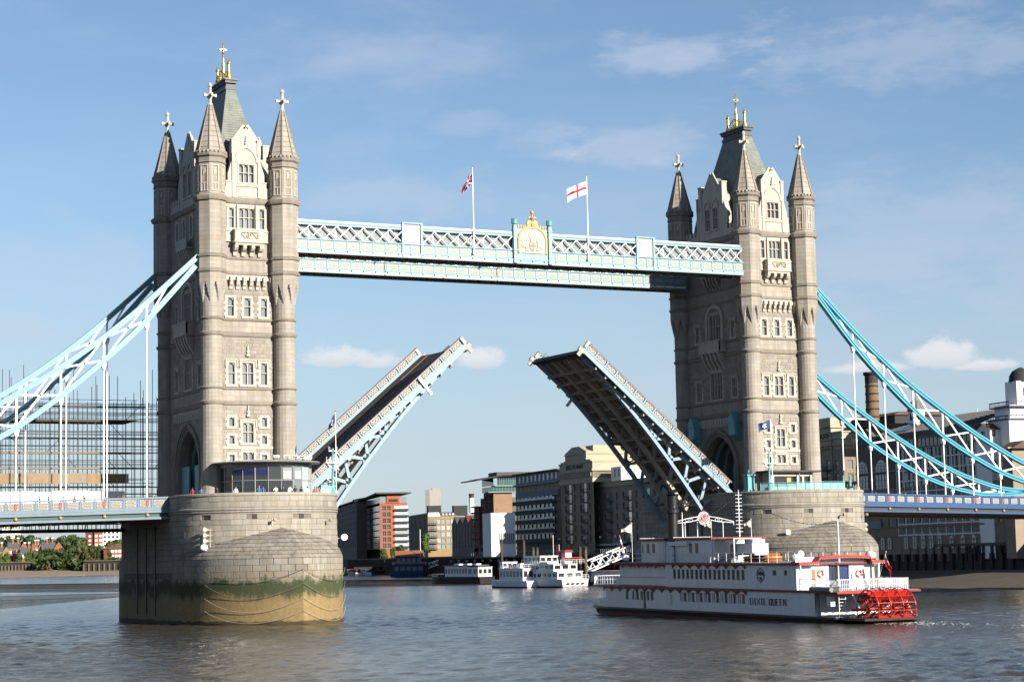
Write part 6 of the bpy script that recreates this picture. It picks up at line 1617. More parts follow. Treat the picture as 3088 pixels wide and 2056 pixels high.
def mast(x, s, z0, z1, r, name='mast', rungs=0):
    o = BMB().tube([(x, s, z0), (x, s, z1)], [r, r * .6], 8).build(name, 'boat_white', boat)
    for k in range(rungs): BMB().tube([(x - .45, s, z1 - .6 - k * .42), (x + .45, s, z1 - .6 - k * .42)], .035, 5).build('mast_rung', 'boat_white', o)
mast(5, 27.35, 8.2, 14.35, .09, rungs=11); mast(5, 40.6, 8.9, 12.0, .11); mast(5, 37, 8.9, 11.4, .07); mast(5, 7.3, 6.1, 10.4, .12, 'stern_mast')
# strings of lamps from the mast
st = BMB()
for (s0, z0), (s1, z1) in (((27.35, 14.3), (40.6, 11.9)), ((27.35, 14.3), (7.3, 10.3))):
    P = [(5, s0 + (s1 - s0) * k / 24, z0 + (z1 - z0) * k / 24 - 1.5 * (1 - (k / 12 - 1) ** 2)) for k in range(25)]
    st.tube(P, .022, 4)
    for p in P[1:-1]: st.cbox(p, .11, .11, .11)
st.build('lamp_string', 'dark_steel', boat)
# name, roundel
nm = MB(PS); stroke_text(MB(), '', 0, 0, 1, 1, 1, 1, 0, 1)
PN = lambda u, d, z: bm(-d, 17.25 - u, z)
nm = MB(PN); u = stroke_text(nm, 'DIXIE', .0, 1.62, .64, .56, .32, .13, .002, .03); stroke_text(nm, 'QUEEN', 3.85, 1.62, .64, .46, .26, .125, .002, .03); nm.build('name_lettering', 'letter_maroon', boat)
bd = MB(PN); cu, cz2 = 2.25, 4.8
for r_, th in ((.62, .04), (.50, .03)): bd.tube([(cu + r_ * 1.25 * cos(2 * pi * k / 24), .015, cz2 + r_ * 1.15 * sin(2 * pi * k / 24)) for k in range(25)], th, 4)
bd.prism([(cu - .55, cz2 - .05), (cu - .45, cz2 + .3), (cu, cz2 + .42), (cu + .5, cz2 + .25), (cu + .58, cz2 - .1), (cu + .2, cz2 + .02), (cu, cz2 - .12), (cu - .25, cz2 + .03)], .002, .02, 'y')
bd.prism([(cu - .3, cz2 - .2), (cu + .3, cz2 - .24), (cu + .15, cz2 - .5), (cu - .12, cz2 - .5)], .002, .018, 'y'); bd.prism([(cu - .12, cz2 - .72), (cu + .12, cz2 - .72), (cu, cz2 - 1.05)], .002, .018, 'y')
bd.build('roundel', 'dark_steel', boat)
# stern: cabin end, stepped red canopy, doors, deck
SF = lambda u, d, z: bm(u, 8 - d, z)
sw = MB(SF); sw.wall(.0, 9.9, 3.27, 6.7, [(4.05, 5.25, 3.3, 5.85), (5.4, 6.65, 3.3, 5.85)], .15); sw.build('stern_wall', 'boat_white', boat)
g1 = MB(SF).quad((4.05, -.15, 3.3), (5.25, -.15, 3.3), (5.25, -.15, 5.85), (4.05, -.15, 5.85)).build('stern_door', 'glass_dark', boat); MB(SF).quad((5.4, -.15, 3.3), (6.65, -.15, 3.3), (6.65, -.15, 5.85), (5.4, -.15, 5.85)).build('stern_door', 'door_blue', boat)
MB(SF).box(4.08, 4.5, -.14, -.1, 3.3, 5.85).build('door_leaf', 'door_blue', boat)
fr = MB(SF)
for u in (3.75, 3.95, 5.28, 6.7, 6.9): fr.box(u, u + .1, 0, .06, 3.3, 5.98)
fr.box(3.75, 7.0, 0, .08, 5.88, 6.02); fr.build('door_frame', 'boat_white', boat)
cn = MB(SF); top = [(-.2, 6.18), (2.2, 6.22), (2.42, 6.72)] + [(2.42 + 6.4 * k / 8, 6.72 + .12 * sin(pi * k / 8)) for k in range(1, 9)] + [(9.05, 6.22), (10.7, 6.2)]
cn.prism(top + [(x, z - .26) for x, z in top[::-1]], -.3, 1.0, 'y'); cn.build('canopy', 'wheel_red', boat)
tt = MB(SF)
for k in range(44): u = .0 + k * .245; zb = 5.9 if u < 2.3 or u > 9 else 6.44 + .12 * sin(pi * (u - 2.4) / 6.4); tt.prism([(u, zb + .06), (u + .12, zb + .06), (u + .06, zb - .07)], .93, .97, 'y')
tt.build('canopy_teeth', 'boat_white', boat)
MB(SF).box(1.95, 2.4, .0, .04, 3.3, 5.4).build('wood_door', 'wood_door', boat)
MB(SF).box(9.75, 9.95, .8, 1.0, 3.3, 5.95).build('canopy_post', 'boat_white', boat); MB(SF).box(.0, .12, .7, .85, 3.3, 5.95).build('canopy_post', 'boat_white', boat)
rr = MB(bm)
for a, b in (((.0, 7.4), (.0, .4)), ((.0, .4), (8.8, .4)), ((8.8, .4), (9.9, 7))):
    L_ = math.hypot(b[0] - a[0], b[1] - a[1]); n = int(L_ / .22)
    for k in range(n + 1): t = k / n; x, s = a[0] + (b[0] - a[0]) * t, a[1] + (b[1] - a[1]) * t; rr.bar((x, s, 3.3), (x, s, 4.4), .05, .05, (1, 0, 0))
    rr.bar((*a, 4.42), (*b, 4.42), .06, .06); rr.bar((*a, 3.9), (*b, 3.9), .03, .03)
rr.build('stern_railing', 'boat_white', boat)
MB(bm).box(-.2, 8.4, .1, .3, 3.0, 3.26).build('stern_deck_edge', 'wheel_red', boat)
hb = BMB(); hb.box(2.0, 2.15, .6, .75, 3.3, 5.0); hb.build('stanchion', 'boat_white', boat)
bn = BMB(); bn.box(2.6, 7.4, .9, 1.3, 3.62, 3.7)
for u in (2.8, 4.2, 5.7, 7.1): bn.box(u, u + .1, .95, 1.25, 3.28, 3.62)
bn.build('bench', 'boat_white', boat)
# shaded recess under the stern deck with locker, ladder, braces
MB(bm).box(.6, 9.4, 4.4, 4.6, .6, 3.0).build('stern_bulkhead', 'boat_white', boat)
MB(bm).box(.15, .7, 1.9, 2.6, 1.7, 2.7).build('locker', 'boat_white', boat)
fd = BMB()
for k in range(7): fd.bar((.5, .9, .8 + k * .33), (1.3, .9, .8 + k * .33), .05, .05)
for x in (.5, 1.3): fd.bar((x, .9, .6), (x, .9, 3.0), .06, .06, (1, 0, 0))
fd.bar((1.7, .2, 2.9), (2.6, -.4, .6), .16, .1); fd.bar((8.0, .2, 2.9), (8.6, -.4, .6), .16, .1); fd.build('stern_ladder', 'boat_white', boat)
pf = BMB(); pf.box(.2, 8.3, -4.0, 1.0, .36, .58); pf.build('wheel_guard', 'hull_black', boat)
# stern wheel: four rims with spokes, paddle boards between
WS, WZ, WR = -1.7, 1.42, 1.95
wheel = boat
wo = BMB(); wo.tube([(1.8, WS, WZ), (7.0, WS, WZ)], .16, 10); wheel = wo.build('paddle_wheel', 'wheel_red', boat)
for x in (2.2, 3.7, 5.2, 6.7):
    r = BMB(); r.tube([(x, WS + WR * cos(2 * pi * k / 32), WZ + WR * sin(2 * pi * k / 32)) for k in range(33)], .07, 6, False); r.tube([(x, WS + WR * .55 * cos(2 * pi * k / 32), WZ + WR * .55 * sin(2 * pi * k / 32)) for k in range(33)], .05, 5, False)
    r.build('rim', 'wheel_red', wheel)
    for k in range(16): a = 2 * pi * k / 16; BMB().bar((x, WS, WZ), (x, WS + WR * cos(a), WZ + WR * sin(a)), .09, .08, (1, 0, 0)).build('spoke', 'wheel_red', wheel)
for k in range(16):
    a = 2 * pi * k / 16 + .05; c_, s2 = cos(a), sin(a)
    pb = MB(lambda x, r, t: bm(x, WS + r * c_ - t * s2, WZ + r * s2 + t * c_)); pb.box(2.1, 6.8, WR - .52, WR + .02, -.03, .03); pb.build('paddle_board', 'wheel_red', wheel)
gd = BMB()
for x in (2.5, 3.3, 4.2, 5.1, 6.0): gd.tube([(x, WS + (WR + .25) * cos(t), WZ + (WR + .22) * sin(t)) for t in [.75 + 1.4 * k / 8 for k in range(9)]], .035, 5)
gd.build('wheel_hoop', 'hull_black', boat)
for sx in (1.9, 7.05): BMB().bar((sx, .6, 1.3), (sx, WS - .3, 1.42), .2, .3).build('wheel_arm', 'wheel_red', boat)
# loose things aboard
def life_ring(x, s, z, rz, label):
    q = MB(); n = 20
    rings = [[((.34 + .09 * cos(2 * pi * j / 8)) * cos(2 * pi * i / n), .09 * sin(2 * pi * j / 8), (.34 + .09 * cos(2 * pi * j / 8)) * sin(2 * pi * i / n)) for j in range(8)] for i in range(n + 1)]
    for i in range(n): 
        q.mi = 1 if i % 5 in (0,) else 0; q.loft([rings[i], rings[i + 1]], cap=False)
    o = q.build('life_ring', ['raft_orange', 'boat_white'], smooth=60)
    p = boat.matrix_basis @ Vector((0, 0, 0)); M_ = Matrix.Translation(boat.location) @ Matrix.Rotation(-rad(2), 4, 'Z'); w_ = M_ @ Vector(bm(x, s, z)); o.location = w_; o.rotation_euler = (0, 0, rz - rad(2)); tag(o, label, 'life ring', 'life rings on the steamer')
MBT = Matrix.Translation(boat.location) @ Matrix.Rotation(-rad(2), 4, 'Z')
def bw(x, s, z): return MBT @ Vector(bm(x, s, z))
life_ring(3.05, 7.9, 4.95, 0, 'orange and white life ring left of the blue stern doors'); life_ring(7.9, 7.9, 4.85, 0, 'orange and white life ring right of the blue stern doors'); life_ring(1.1, 41.6, 7.6, pi / 2, 'orange life ring on the side of the pilot house')
R5 = random.Random(4)
rafts = 0
for k in range(3):
    for i in range(4 - k):
        s = 20.8 + i * 1.75 + k * .85 + R5.uniform(-.15, .15); x = 4.6 + R5.uniform(-.4, .4); m_ = 'raft_orange' if (i + k) % 2 == 0 else 'raft_yellow'
        q = MB(); n = 12
        q.loft([[(r * 1.0 * cos(2 * pi * j / n) * 1.15, r * .95 * sin(2 * pi * j / n), z) for j in range(n)] for z, r in ((0, .75), (.06, 1), (.22, 1.02), (.30, .8), (.31, .2))])
        o = q.build('life_raft', m_, smooth=50); o.location = bw(x, s - 1.5, 6.12 + k * .31); o.rotation_euler = (R5.uniform(-.08, .08), R5.uniform(-.05, .05), R5.uniform(0, 3)); rafts += 1
        tag(o, ['bottom', 'middle', 'top'][k] + ' layer ' + ('orange' if m_ == 'raft_orange' else 'yellow') + ' life raft, ' + ['nearest the stern', 'second from the stern', 'third from the stern', 'farthest from the stern'][i] + ' in the heap', 'life raft', 'flat life rafts heaped on the sun deck')
def canister(x, s, z, rz, label):
    t = thing('raft_canister', label, 'canister', bw(x, s, z), rz, 'white life raft canisters')
    q = MB(); q.lathe([(.1, -.62), (.36, -.55), (.42, -.3), (.43, 0), (.42, .3), (.36, .55), (.1, .62)], 0, 0, 14); b = MB(lambda a, b, c: (c, a, b + .5)); b.add(q.v, q.f); b.build('shell', 'boat_white', t, smooth=50)
    bd_ = MB()
    for u in (-.3, .3): bd_.box(u - .03, u + .03, -.45, .45, .0, .12)
    bd_.bar((-.4, -.3, 0), (.4, .3, .1), .06, .06); bd_.build('cradle', 'dark_steel', t)
canister(.4, 8.5, 6.1, .5, 'white life raft canister hanging over the port corner of the roof edge'); canister(1.6, 9.6, 6.5, 1.2, 'white life raft canister standing behind the one at the roof corner'); canister(9.3, 7.7, 6.25, .4, 'white life raft canister at the far right end of the stern canopy'); canister(1.2, 48.3, 6.1, 1.2, 'pale float drum on the roof before the pilot house')
dg = thing('inflatable_dinghy', 'grey inflatable dinghy slung at the port side of the stern deck', 'dinghy', bw(-.95, 1.2, 3.0), -rad(2))
q = MB(); P = [(-.55, -2.0, .45), (-.55, 1.2, .45), (-.35, 2.0, .5), (0, 2.4, .55), (.35, 2.0, .5), (.55, 1.2, .45), (.55, -2.0, .45)]; q.tube(P, .26, 8); q.build('tube', 'canvas_grey', dg, smooth=50)
MB().prism([(-.5, -1.8), (-.5, 1.2), (0, 2.2), (.5, 1.2), (.5, -1.8)], .2, .32, 'z').build('floor', 'dark_steel', dg); MB().box(-.5, .5, -1.95, -1.85, .2, .75).build('transom', 'dark_steel', dg); MB().box(-.45, .45, -.6, -.3, .5, .56).build('thwart', 'canvas_grey', dg)
# ensign and pennants, each on its own staff
def staff(x, s, z0, z1, label, lean=0.0):
    a, b = bw(x, s, z0), bw(x, s - lean, z1); t = thing('flag_staff', label, 'flagpole', a, group='flag staffs on the steamer')
    MB().tube([(0, 0, 0), b - a], [.045, .03], 6).build('pole', 'boat_white', t); MB().lathe([(.02, -.05), (.07, 0), (.02, .08)], (b - a).x, (b - a).y, 6).build('truck', 'boat_white', t).location = (0, 0, (b - a).z)
def p_ens(s, t):
    if s < .45 and t < .5:
        x, y = (s / .45 - .5) * 2, (t / .5 - .5)
        if abs(y) < .1 or abs(x) < .1: return 1
        if abs(y) < .2 or abs(x) < .2: return 0
        return 2 if abs(abs(x) * .5 - abs(y)) > .08 else 0
    return 1
staff(9.5, 7.0, 3.4, 7.1, 'slanting stern staff carrying the red ensign', 1.9)
mat('pennant_cloth', (.62, .58, .52), .8); mat('ensign_red', (.60, .02, .025), .75)
p_ = bw(9.5, 5.15, 6.9); fo = make_flag('ensign', 'red ensign drooping in long folds at the stern of the steamer', p_.x, p_.y, p_.z, 1.5, 1.35, p_ens, ['flag_white', 'ensign_red', 'flag_blue'], fall=1.35, wave=.16, squeeze=.42, dirx=1, n=30, m=20)
for (x, s, z0, z1, lb) in ((5, 53.6, 3.3, 10.9, 'bow staff with a white pennant'), (3, 30.3, 6.1, 10.95, 'staff with a small white pennant beside the round company sign'), (3, 21.5, 8.2, 10.9, 'staff with a white pennant above the white plant boxes')):
    staff(x, s, z0, z1, lb); p_ = bw(x, s, z1 - .1)
    make_flag('pennant', ['white pennant at the bow of the steamer', 'small white pennant next to the round company sign', 'white pennant above the plant boxes'][int(s < 40) + int(s < 25)], p_.x, p_.y, p_.z, 1.5 if s > 40 else .9, 1.2 if s > 40 else .85, lambda a, b: 0, ['pennant_cloth'], taper=.85, fall=.5, wave=.12, dirx=-1, n=16, m=10, group='white pennants on the steamer')
# red and white spar at the bow
sp_ = thing('barber_striped_spar', 'red and white banded spar leaning over the bow roof', 'spar', bw(2, 49.6, 6.1)); a = bw(2, 49.6, 6.1); b = bw(1.6, 50.6, 9.4) - a
for k in range(6): MB().tube([b * (k / 6), b * ((k + 1) / 6)], .09, 8).build('band', 'boat_red' if k % 2 else 'boat_white', sp_)
# wash behind the wheel
mat('foam', (.75, .74, .70), .7, noise=.3, nscale=2.0)
fm = MB()
for k in range(170):
    t = R5.random() ** 1.6; s = -3.5 - 26 * t; x = 5 + R5.gauss(0, 1.9 + 3.0 * t); w_ = R5.uniform(.05, .16) * (1 - .6 * t); p_ = bw(x, s, 0)
    h_ = .012 + .05 * R5.random() * (1 - t); pts = [(p_.x + w_ * R5.uniform(.5, 1.4) * cos(a_) , p_.y + w_ * R5.uniform(.5, 1.6) * sin(a_), .005 + h_ * .4) for a_ in [2 * pi * j / 6 for j in range(6)]]
    n0 = len(fm.v); fm.v += pts + [(p_.x, p_.y, .01 + h_)]; fm.f += [(n0 + j, n0 + (j + 1) % 6, n0 + 6) for j in range(6)]; fm.m += [0] * 6
fo = fm.build('wake_foam', 'foam', kind='stuff'); fo['label'] = 'white foam of the wake behind the red stern wheel'
# ------------------------------------------------------------------ far bank: helpers that turn a bearing and a distance into a place
def ray(px, py): return fw + rv * ((px - 1544) / FPX) - uv * ((py - 1028) / FPX)
def spot(px, d):
    r = ray(px, 1680); k = d / math.hypot(r.x, r.y); return Vector((CAM.x + r.x * k, CAM.y + r.y * k, 0))
def zat(px, py, d):
    r = ray(px, py); return CAM.z + r.z / math.hypot(r.x, r.y) * d
def along(c, e, px):
    """distance along direction e from c to the bearing px"""
    r = ray(px, 1680); det = e[0] * -r.y + r.x * e[1]
    bx, by = CAM.x - c.x, CAM.y - c.y
    return (bx * -r.y + r.x * by) / det
for nm, c, kw in (('brick_brown', (.37, .285, .20), dict(noise=.25, nscale=.35, var=.12)), ('brick_dark', (.18, .145, .12), dict(noise=.25, nscale=.35)), ('brick_orange', (.46, .125, .05), dict(noise=.1, nscale=.3)), ('brick_maroon', (.22, .05, .035), dict(noise=.15, nscale=.3)), ('brick_yellow', (.40, .265, .12), dict(noise=.15, nscale=.3)), ('brick_tan', (.36, .22, .13), dict(noise=.15, nscale=.3)), ('stucco_cream', (.56, .49, .35), dict(noise=.10, nscale=.3)), ('render_white', (.72, .72, .70), dict(noise=.05, nscale=.2)), ('concrete_pale', (.42, .40, .36), dict(noise=.12, nscale=.2)),
                  ('roof_zinc', (.20, .195, .18), dict(noise=.12, nscale=.3)), ('roof_tile', (.15, .10, .065), dict(noise=.2, nscale=.5)), ('roof_grey', (.11, .11, .115), dict(noise=.15, nscale=.4)), ('roof_dark', (.045, .045, .045), dict(noise=.15)), ('tile_orange', (.36, .14, .08), dict(noise=.15, nscale=.5)), ('quay_dark', (.038, .033, .028), dict(noise=.35, nscale=.3)), ('quay_brown', (.13, .105, .07), dict(noise=.3, nscale=.3)), ('balcony_steel', (.05, .06, .065), {}), ('frame_white', (.62, .64, .64), {}), ('frame_pale', (.34, .37, .38), {}), ('steel_panel', (.24, .27, .31), {}), ('awning_white', (.6, .6, .58), {}), ('awning_red', (.25, .04, .05), {}), ('wood_pile', (.10, .065, .045), dict(noise=.3)), ('ground_grey', (.16, .15, .135), dict(noise=.2, nscale=.1)), ('shingle', (.13, .10, .068), dict(noise=.35, nscale=.25, bump=.4, bscale=1.2)), ('far_shore', (.34, .25, .17), dict(noise=.2, nscale=.05)), ('grass', (.06, .09, .025), dict(noise=.3, nscale=.05)),
                  ('bark', (.06, .045, .03), {}), ('chimney_brick', (.24, .145, .07), dict(noise=.2, nscale=.5)), ('sign_letter', (.06, .055, .05), {}), ('red_steel', (.40, .055, .045), {}), ('green_glass_frame', (.10, .14, .13), {}), ('boat_blue', (.03, .07, .2), dict(noise=.15)), ('boat_cream', (.62, .60, .54), dict(noise=.08)), ('bollard_red', (.5, .06, .04), {})):
    mat(nm, c, .8, **kw)
def leafmat(nm, c):
    m = mat(nm, c, .65, var=.35, hue=.03, island=True, spec=.25); b = m.node_tree.nodes['Principled BSDF']; b.inputs['Subsurface Weight'].default_value = 0
    b.inputs['Transmission Weight'].default_value = 0
leafmat('leaf_dark', (.045, .075, .022)); leafmat('leaf_mid', (.07, .105, .028)); leafmat('leaf_olive', (.10, .105, .035)); leafmat('leaf_bright', (.075, .14, .025))

BANK = [(140, -60), (145, 20), (150.6, 65.6), (158, 117.6), (164.5, 156), (169.4, 237), (176.4, 290.5), (184, 326), (195, 382), (211, 447), (244, 564), (295, 738), (325, 850), (350, 965), (360, 1400)]
def off_bank(o):
    out = []
    for i, p in enumerate(BANK):
        a = BANK[max(i - 1, 0)]; b = BANK[min(i + 1, len(BANK) - 1)]; dx, dy = b[0] - a[0], b[1] - a[1]; l = math.hypot(dx, dy); out.append((p[0] - dy / l * o, p[1] + dx / l * o))
    return out
QZ = 8.2
# right bank ground, quay wall, foreshore
edge = off_bank(3.0)
g = MB(); P = [(x, y, QZ) for x, y in edge] + [(3400, 1400, QZ), (3400, -60, QZ)]; g.add(P, [tuple(range(len(P)))]); g.build('south_bank_ground', 'ground_grey', kind='structure')
for i in range(len(edge) - 1): pass
t = thing('quay_wall', 'dark river wall running along the right bank under the warehouses', 'river wall', (edge[5][0], edge[5][1], 0), shift=(edge[5][0], edge[5][1], 0))
w = MB(); w.loft([[(x, y, -3) for x, y in edge], [(x, y, QZ - .02) for x, y in edge]], cap=False, closed=False); w.build('wall_face', 'quay_dark', t)
cp = MB(); e2_ = off_bank(3.3); cp.loft([[(x, y, QZ - .5) for x, y in e2_], [(x, y, QZ + .1) for x, y in e2_], [(x, y, QZ + .1) for x, y in edge]], cap=False, closed=False); cp.build('coping', 'quay_brown', t)
pl = MB()
for (x0, y0), (x1, y1) in zip(e2_[2:12], e2_[3:13]):
    L_ = math.hypot(x1 - x0, y1 - y0); n = int(L_ / 3.2)
    for k in range(n): q = k / n; x, y = x0 + (x1 - x0) * q, y0 + (y1 - y0) * q; pl.box(x - .2, x + .2, y - .25, y + .25, -2, QZ - .5)
pl.build('fender_piles', 'wood_pile', t, kind='stuff')
# foreshore below the right approach
fs = MB(); A = off_bank(2.9)[0:5]; B = [(86, -60), (102, 16), (112, 52), (128, 90), (161, 156)]
rows = []
for k in range(13):
    f = k / 12; rows.append([(A[i][0] + (B[i][0] - A[i][0]) * f + .8 * sin(i * 2.1 + f * 7), A[i][1] + (B[i][1] - A[i][1]) * f, 2.9 * (1 - f) ** 1.2 - .25 * f + .12 * sin(i * 3 + f * 11)) for i in range(5)])
fs.loft(rows, cap=False, closed=False); fs.build('foreshore', 'shingle', kind='structure', smooth=80)

# ------------------------------------------------------------------ buildings
class Bld:
    """a building frame: corner C nearest the viewer, +Y along the bank (shaded river front at x = 0), +X inland (sunlit west side at y = 0)"""
    def __init__(s, name, label, cat, cpx, d, psi, group=None):
        s.d = d; s.px = cpx; s.C = spot(cpx, d); s.psi = rad(psi); s.e1 = (sin(s.psi), cos(s.psi)); s.e2 = (cos(s.psi), -sin(s.psi))
        s.o = thing(name, label, cat, (s.C.x, s.C.y, 0), -s.psi, group)
        s.front = lambda u, d_, z: (-d_, u, z)       # shaded, u runs away along the bank
        s.side = lambda u, d_, z: (u, -d_, z)        # sunlit, u runs inland
    def L(s, px): return along(s.C, s.e1, px)
    def W(s, px): return along(s.C, s.e2, px)
    def z(s, py, px=None): return zat(px or s.px, py, s.d)
    def part(s, mb, name, m, **k): return mb.build(name, m, s.o, **k)
WINM = {}
def win_mesh(frame, pane):
    k = (frame, pane)
    if k not in WINM:
        f = MB(lambda u, d, z: (u, -d, z)); f.box(-.5, .5, -.02, .06, -.5, -.44); f.box(-.5, .5, -.02, .04, .45, .5); f.box(-.5, -.44, -.02, .04, -.44, .45); f.box(.44, .5, -.02, .04, -.44, .45); f.box(-.03, .03, -.02, .03, -.44, .45); f.box(-.44, .44, -.02, .03, -.02, .02)
        p = MB(lambda u, d, z: (u, -d, z)); p.quad((-.5, -.015, -.5), (.5, -.015, -.5), (.5, -.015, .5), (-.5, -.015, .5))
        WINM[k] = (f.mesh('window', [frame]), p.mesh('pane', [pane]))
    return WINM[k]
def facade(b, which, u0, u1, z0, z1, cols, rows, w, h, wall, pane='glass_dark', frame='frame_white', depth=.25, skip=lambda i, j: False, name='wall', lintel=None, arched=False):
    F = b.front if which == 'front' else b.side
    hs = []; fm, pm = win_mesh(frame, pane)
    for j, z in enumerate(rows):
        for i, u in enumerate(cols):
            if skip(i, j): continue
            hs.append((u - w / 2, u + w / 2, z - h / 2, z + h / 2))
            p = F(u, -depth + .03, z); o = inst(fm, 'window', b.o, p, (w, 1, h), 0 if which == 'side' else -pi / 2); inst(pm, 'pane', o, (0, 0, 0)).location = (0, 0, 0)
    m = MB(F); m.wall(u0, u1, z0, z1, hs, depth); b.part(m, name, wall)
    if lintel:
        q = MB(F)
        for a, c, e, f in hs:
            q.box(a - .08, c + .08, 0, .05, f, f + .22) if not arched else q.prism([(a - .12, f)] + [((a + c) / 2 + (c - a + .24) / 2 * -cos(pi * k / 6), f + .28 * sin(pi * k / 6)) for k in range(7)] + [(c + .12, f)], 0, .05, 'y')
            q.box(a - .1, c + .1, 0, .08, e - .12, e)
        b.part(q, 'window_dressings', lintel, kind='stuff')
def lin(a, b, n): return [a + (b - a) * (i + .5) / n for i in range(n)]
def shell(b, L, Wd, z0, z1, m, roof='roof_grey', flat=True):
    """remaining walls and roof so the block is solid from every side"""
    q = MB(); q.add([(.0, L, z0), (Wd, L, z0), (Wd, L, z1), (.0, L, z1), (Wd, 0, z0), (Wd, 0, z1)], [(0, 1, 2, 3), (1, 4, 5, 2)]); b.part(q, 'rear_wall', m)
    if flat: b.part(MB().quad((0, 0, z1 - .01), (Wd, 0, z1 - .01), (Wd, L, z1 - .01), (0, L, z1 - .01)), 'roof', roof)
def balcony(b, which, u, z, w, d=1.1, m='balcony_steel'):
    F = b.front if which == 'front' else b.side
    q = MB(F); q.box(u - w / 2, u + w / 2, 0.02, d, z - .12, z); q.box(u - w / 2, u + w / 2, d - .05, d, z + 1.0, z + 1.06)
    n = int(w / .3)
    for i in range(n + 1): q.box(u - w / 2 + w * i / n - .03, u - w / 2 + w * i / n + .03, d - .05, d, z, z + 1.0)
    for s_ in (-1, 1): q.box(u + s_ * w / 2 - .03, u + s_ * w / 2 + .03, .02, d, z + 1.0, z + 1.06)
    return b.part(q, 'balcony', m)

# I: cream crowned warehouse
d = 625; psi = 7
b = Bld('warehouse', 'brown brick warehouse with a tall stepped cream crown, left of the raised right leaf', 'building', 1796, d, psi)
L = b.L(1696); z = lambda py: zat(1796, py, d)
q_ = lambda px: b.L(px)
cols = [q_(x) for x in (1783, 1771, 1756, 1738, 1725.5, 1710)]
rows = [z(y) for y in (1466, 1496, 1527, 1559, 1590, 1622)]
facade(b, 'front', 0, L, QZ, z(1452), [cols[i] for i in (0, 2, 3, 5)], rows, 1.45, 1.9, 'brick_brown', 'glass_dark', 'frame_pale', lintel='brick_tan', arched=True)
for u in (cols[1], cols[4]):
    for r in rows:
        MB(b.front).box(u - 1.0, u + 1.0, .01, .06, r - 1.5, r + 1.25).build('balcony_door', 'glass', b.o); balcony(b, 'front', u, r - 1.5, 3.6)
Wd = 24
crown = MB(); zc = z(1452)
crown.box(-.5, Wd, -.3, L + .3, zc, z(1440)); crown.box(-.2, Wd, .0, L, z(1440), z(1418)); crown.box(-.7, Wd, -.5, L + .5, z(1418), z(1412)); crown.box(-.3, Wd, -.1, L + .1, z(1412), z(1380) if False else z(1391)); crown.box(-.55, Wd, -.3, L + .3, z(1391), z(1387))
b.part(crown, 'cornice', 'stucco_cream')
ct = MB(b.front)
for k in range(22): ct.box(.8 + k * (L - 1.6) / 21 - .25, .8 + k * (L - 1.6) / 21 + .25, .2, .75, z(1434), z(1419))
b.part(ct, 'corbels', 'stucco_cream', kind='stuff')
u0, u1 = q_(1776), q_(1712)
up = MB(); up.box(-.35, Wd - 4, q_(1790) - .0, q_(1700), z(1387), z(1382)); up.box(-.1, Wd - 4, u0, u1, z(1387), z(1384)); up.box(-.1, Wd - 4, u0, u1, z(1384), z(1361)); up.box(-.4, Wd - 4, u0 - .4, u1 + .4, z(1384 if False else 1382), z(1379)); up.box(-.35, Wd - 4, u0 - .3, u1 + .3, z(1364), z(1361))
um = (u0 + u1) / 2; up.prism([(u0 - .2, z(1361)), (u1 + .2, z(1361)), (u1 + .2, z(1357)), (um + 3, z(1339)), (um - 3, z(1339)), (u0 - .2, z(1357))], -.1, Wd - 4, 'x')
b.part(up, 'stepped_crown', 'stucco_cream')
sg = MB(lambda u, d_, z_: (-d_ - .3, q_(1776) + 12.2 - u + .6 if False else (q_(1770) - 0) + (q_(1717) - q_(1770)) * (1 - u / 20.0), z_))
stroke_text(sg, 'BUTLERS', .0, z(1407), z(1395) - z(1407), 1.1, .5, .17, .0, .08, False); b.part(sg, 'lettering', 'sign_letter'); sg = MB(sg.M); stroke_text(sg, 'WHARF', 12.2, z(1407), z(1395) - z(1407), 1.1, .5, .17, .0, .08, False); b.part(sg, 'lettering', 'sign_letter')
# sunlit flank of the crown above the lower wing
zw = zat(1830, 1447, d - 15)
fl = [3.4, 9.2]
facade(b, 'side', 0, Wd - 1, zw, z(1418), [], [], 1, 1, 'stucco_cream')
tw = Bld('warehouse_tower', 'cream rendered stair tower with small windows behind the lettered crown', 'building', 1797, d + 6, psi)
zt = lambda py: zat(1797, py, d + 6)
facade(tw, 'side', 0, 20, zt(1440), zt(1341), [tw.W(1811), tw.W(1847)], [zt(1378)], 2.0, 3.6, 'stucco_cream', 'glass', 'frame_white')
tb = MB(tw.side)
for px in (1822, 1855): tb.box(tw.W(px) - 1.3, tw.W(px) + 1.3, .0, .06, zt(1402), zt(1396))
tw.part(tb, 'vent_slot', 'roof_dark'); tm = MB(tw.side); tm.box(-.3, 20.3, -.2, .35, zt(1388), zt(1386)); tm.box(-.3, 20.3, -.2, .5, zt(1414), zt(1410)); tw.part(tm, 'moulding', 'stucco_cream')
facade(tw, 'front', 0, 16, zt(1440), zt(1341), [], [], 1, 1, 'stucco_cream'); shell(tw, 16, 20, zt(1440), zt(1341), 'stucco_cream', 'roof_zinc')
shell(b, L, Wd, QZ, z(1387), 'brick_brown', 'roof_zinc')

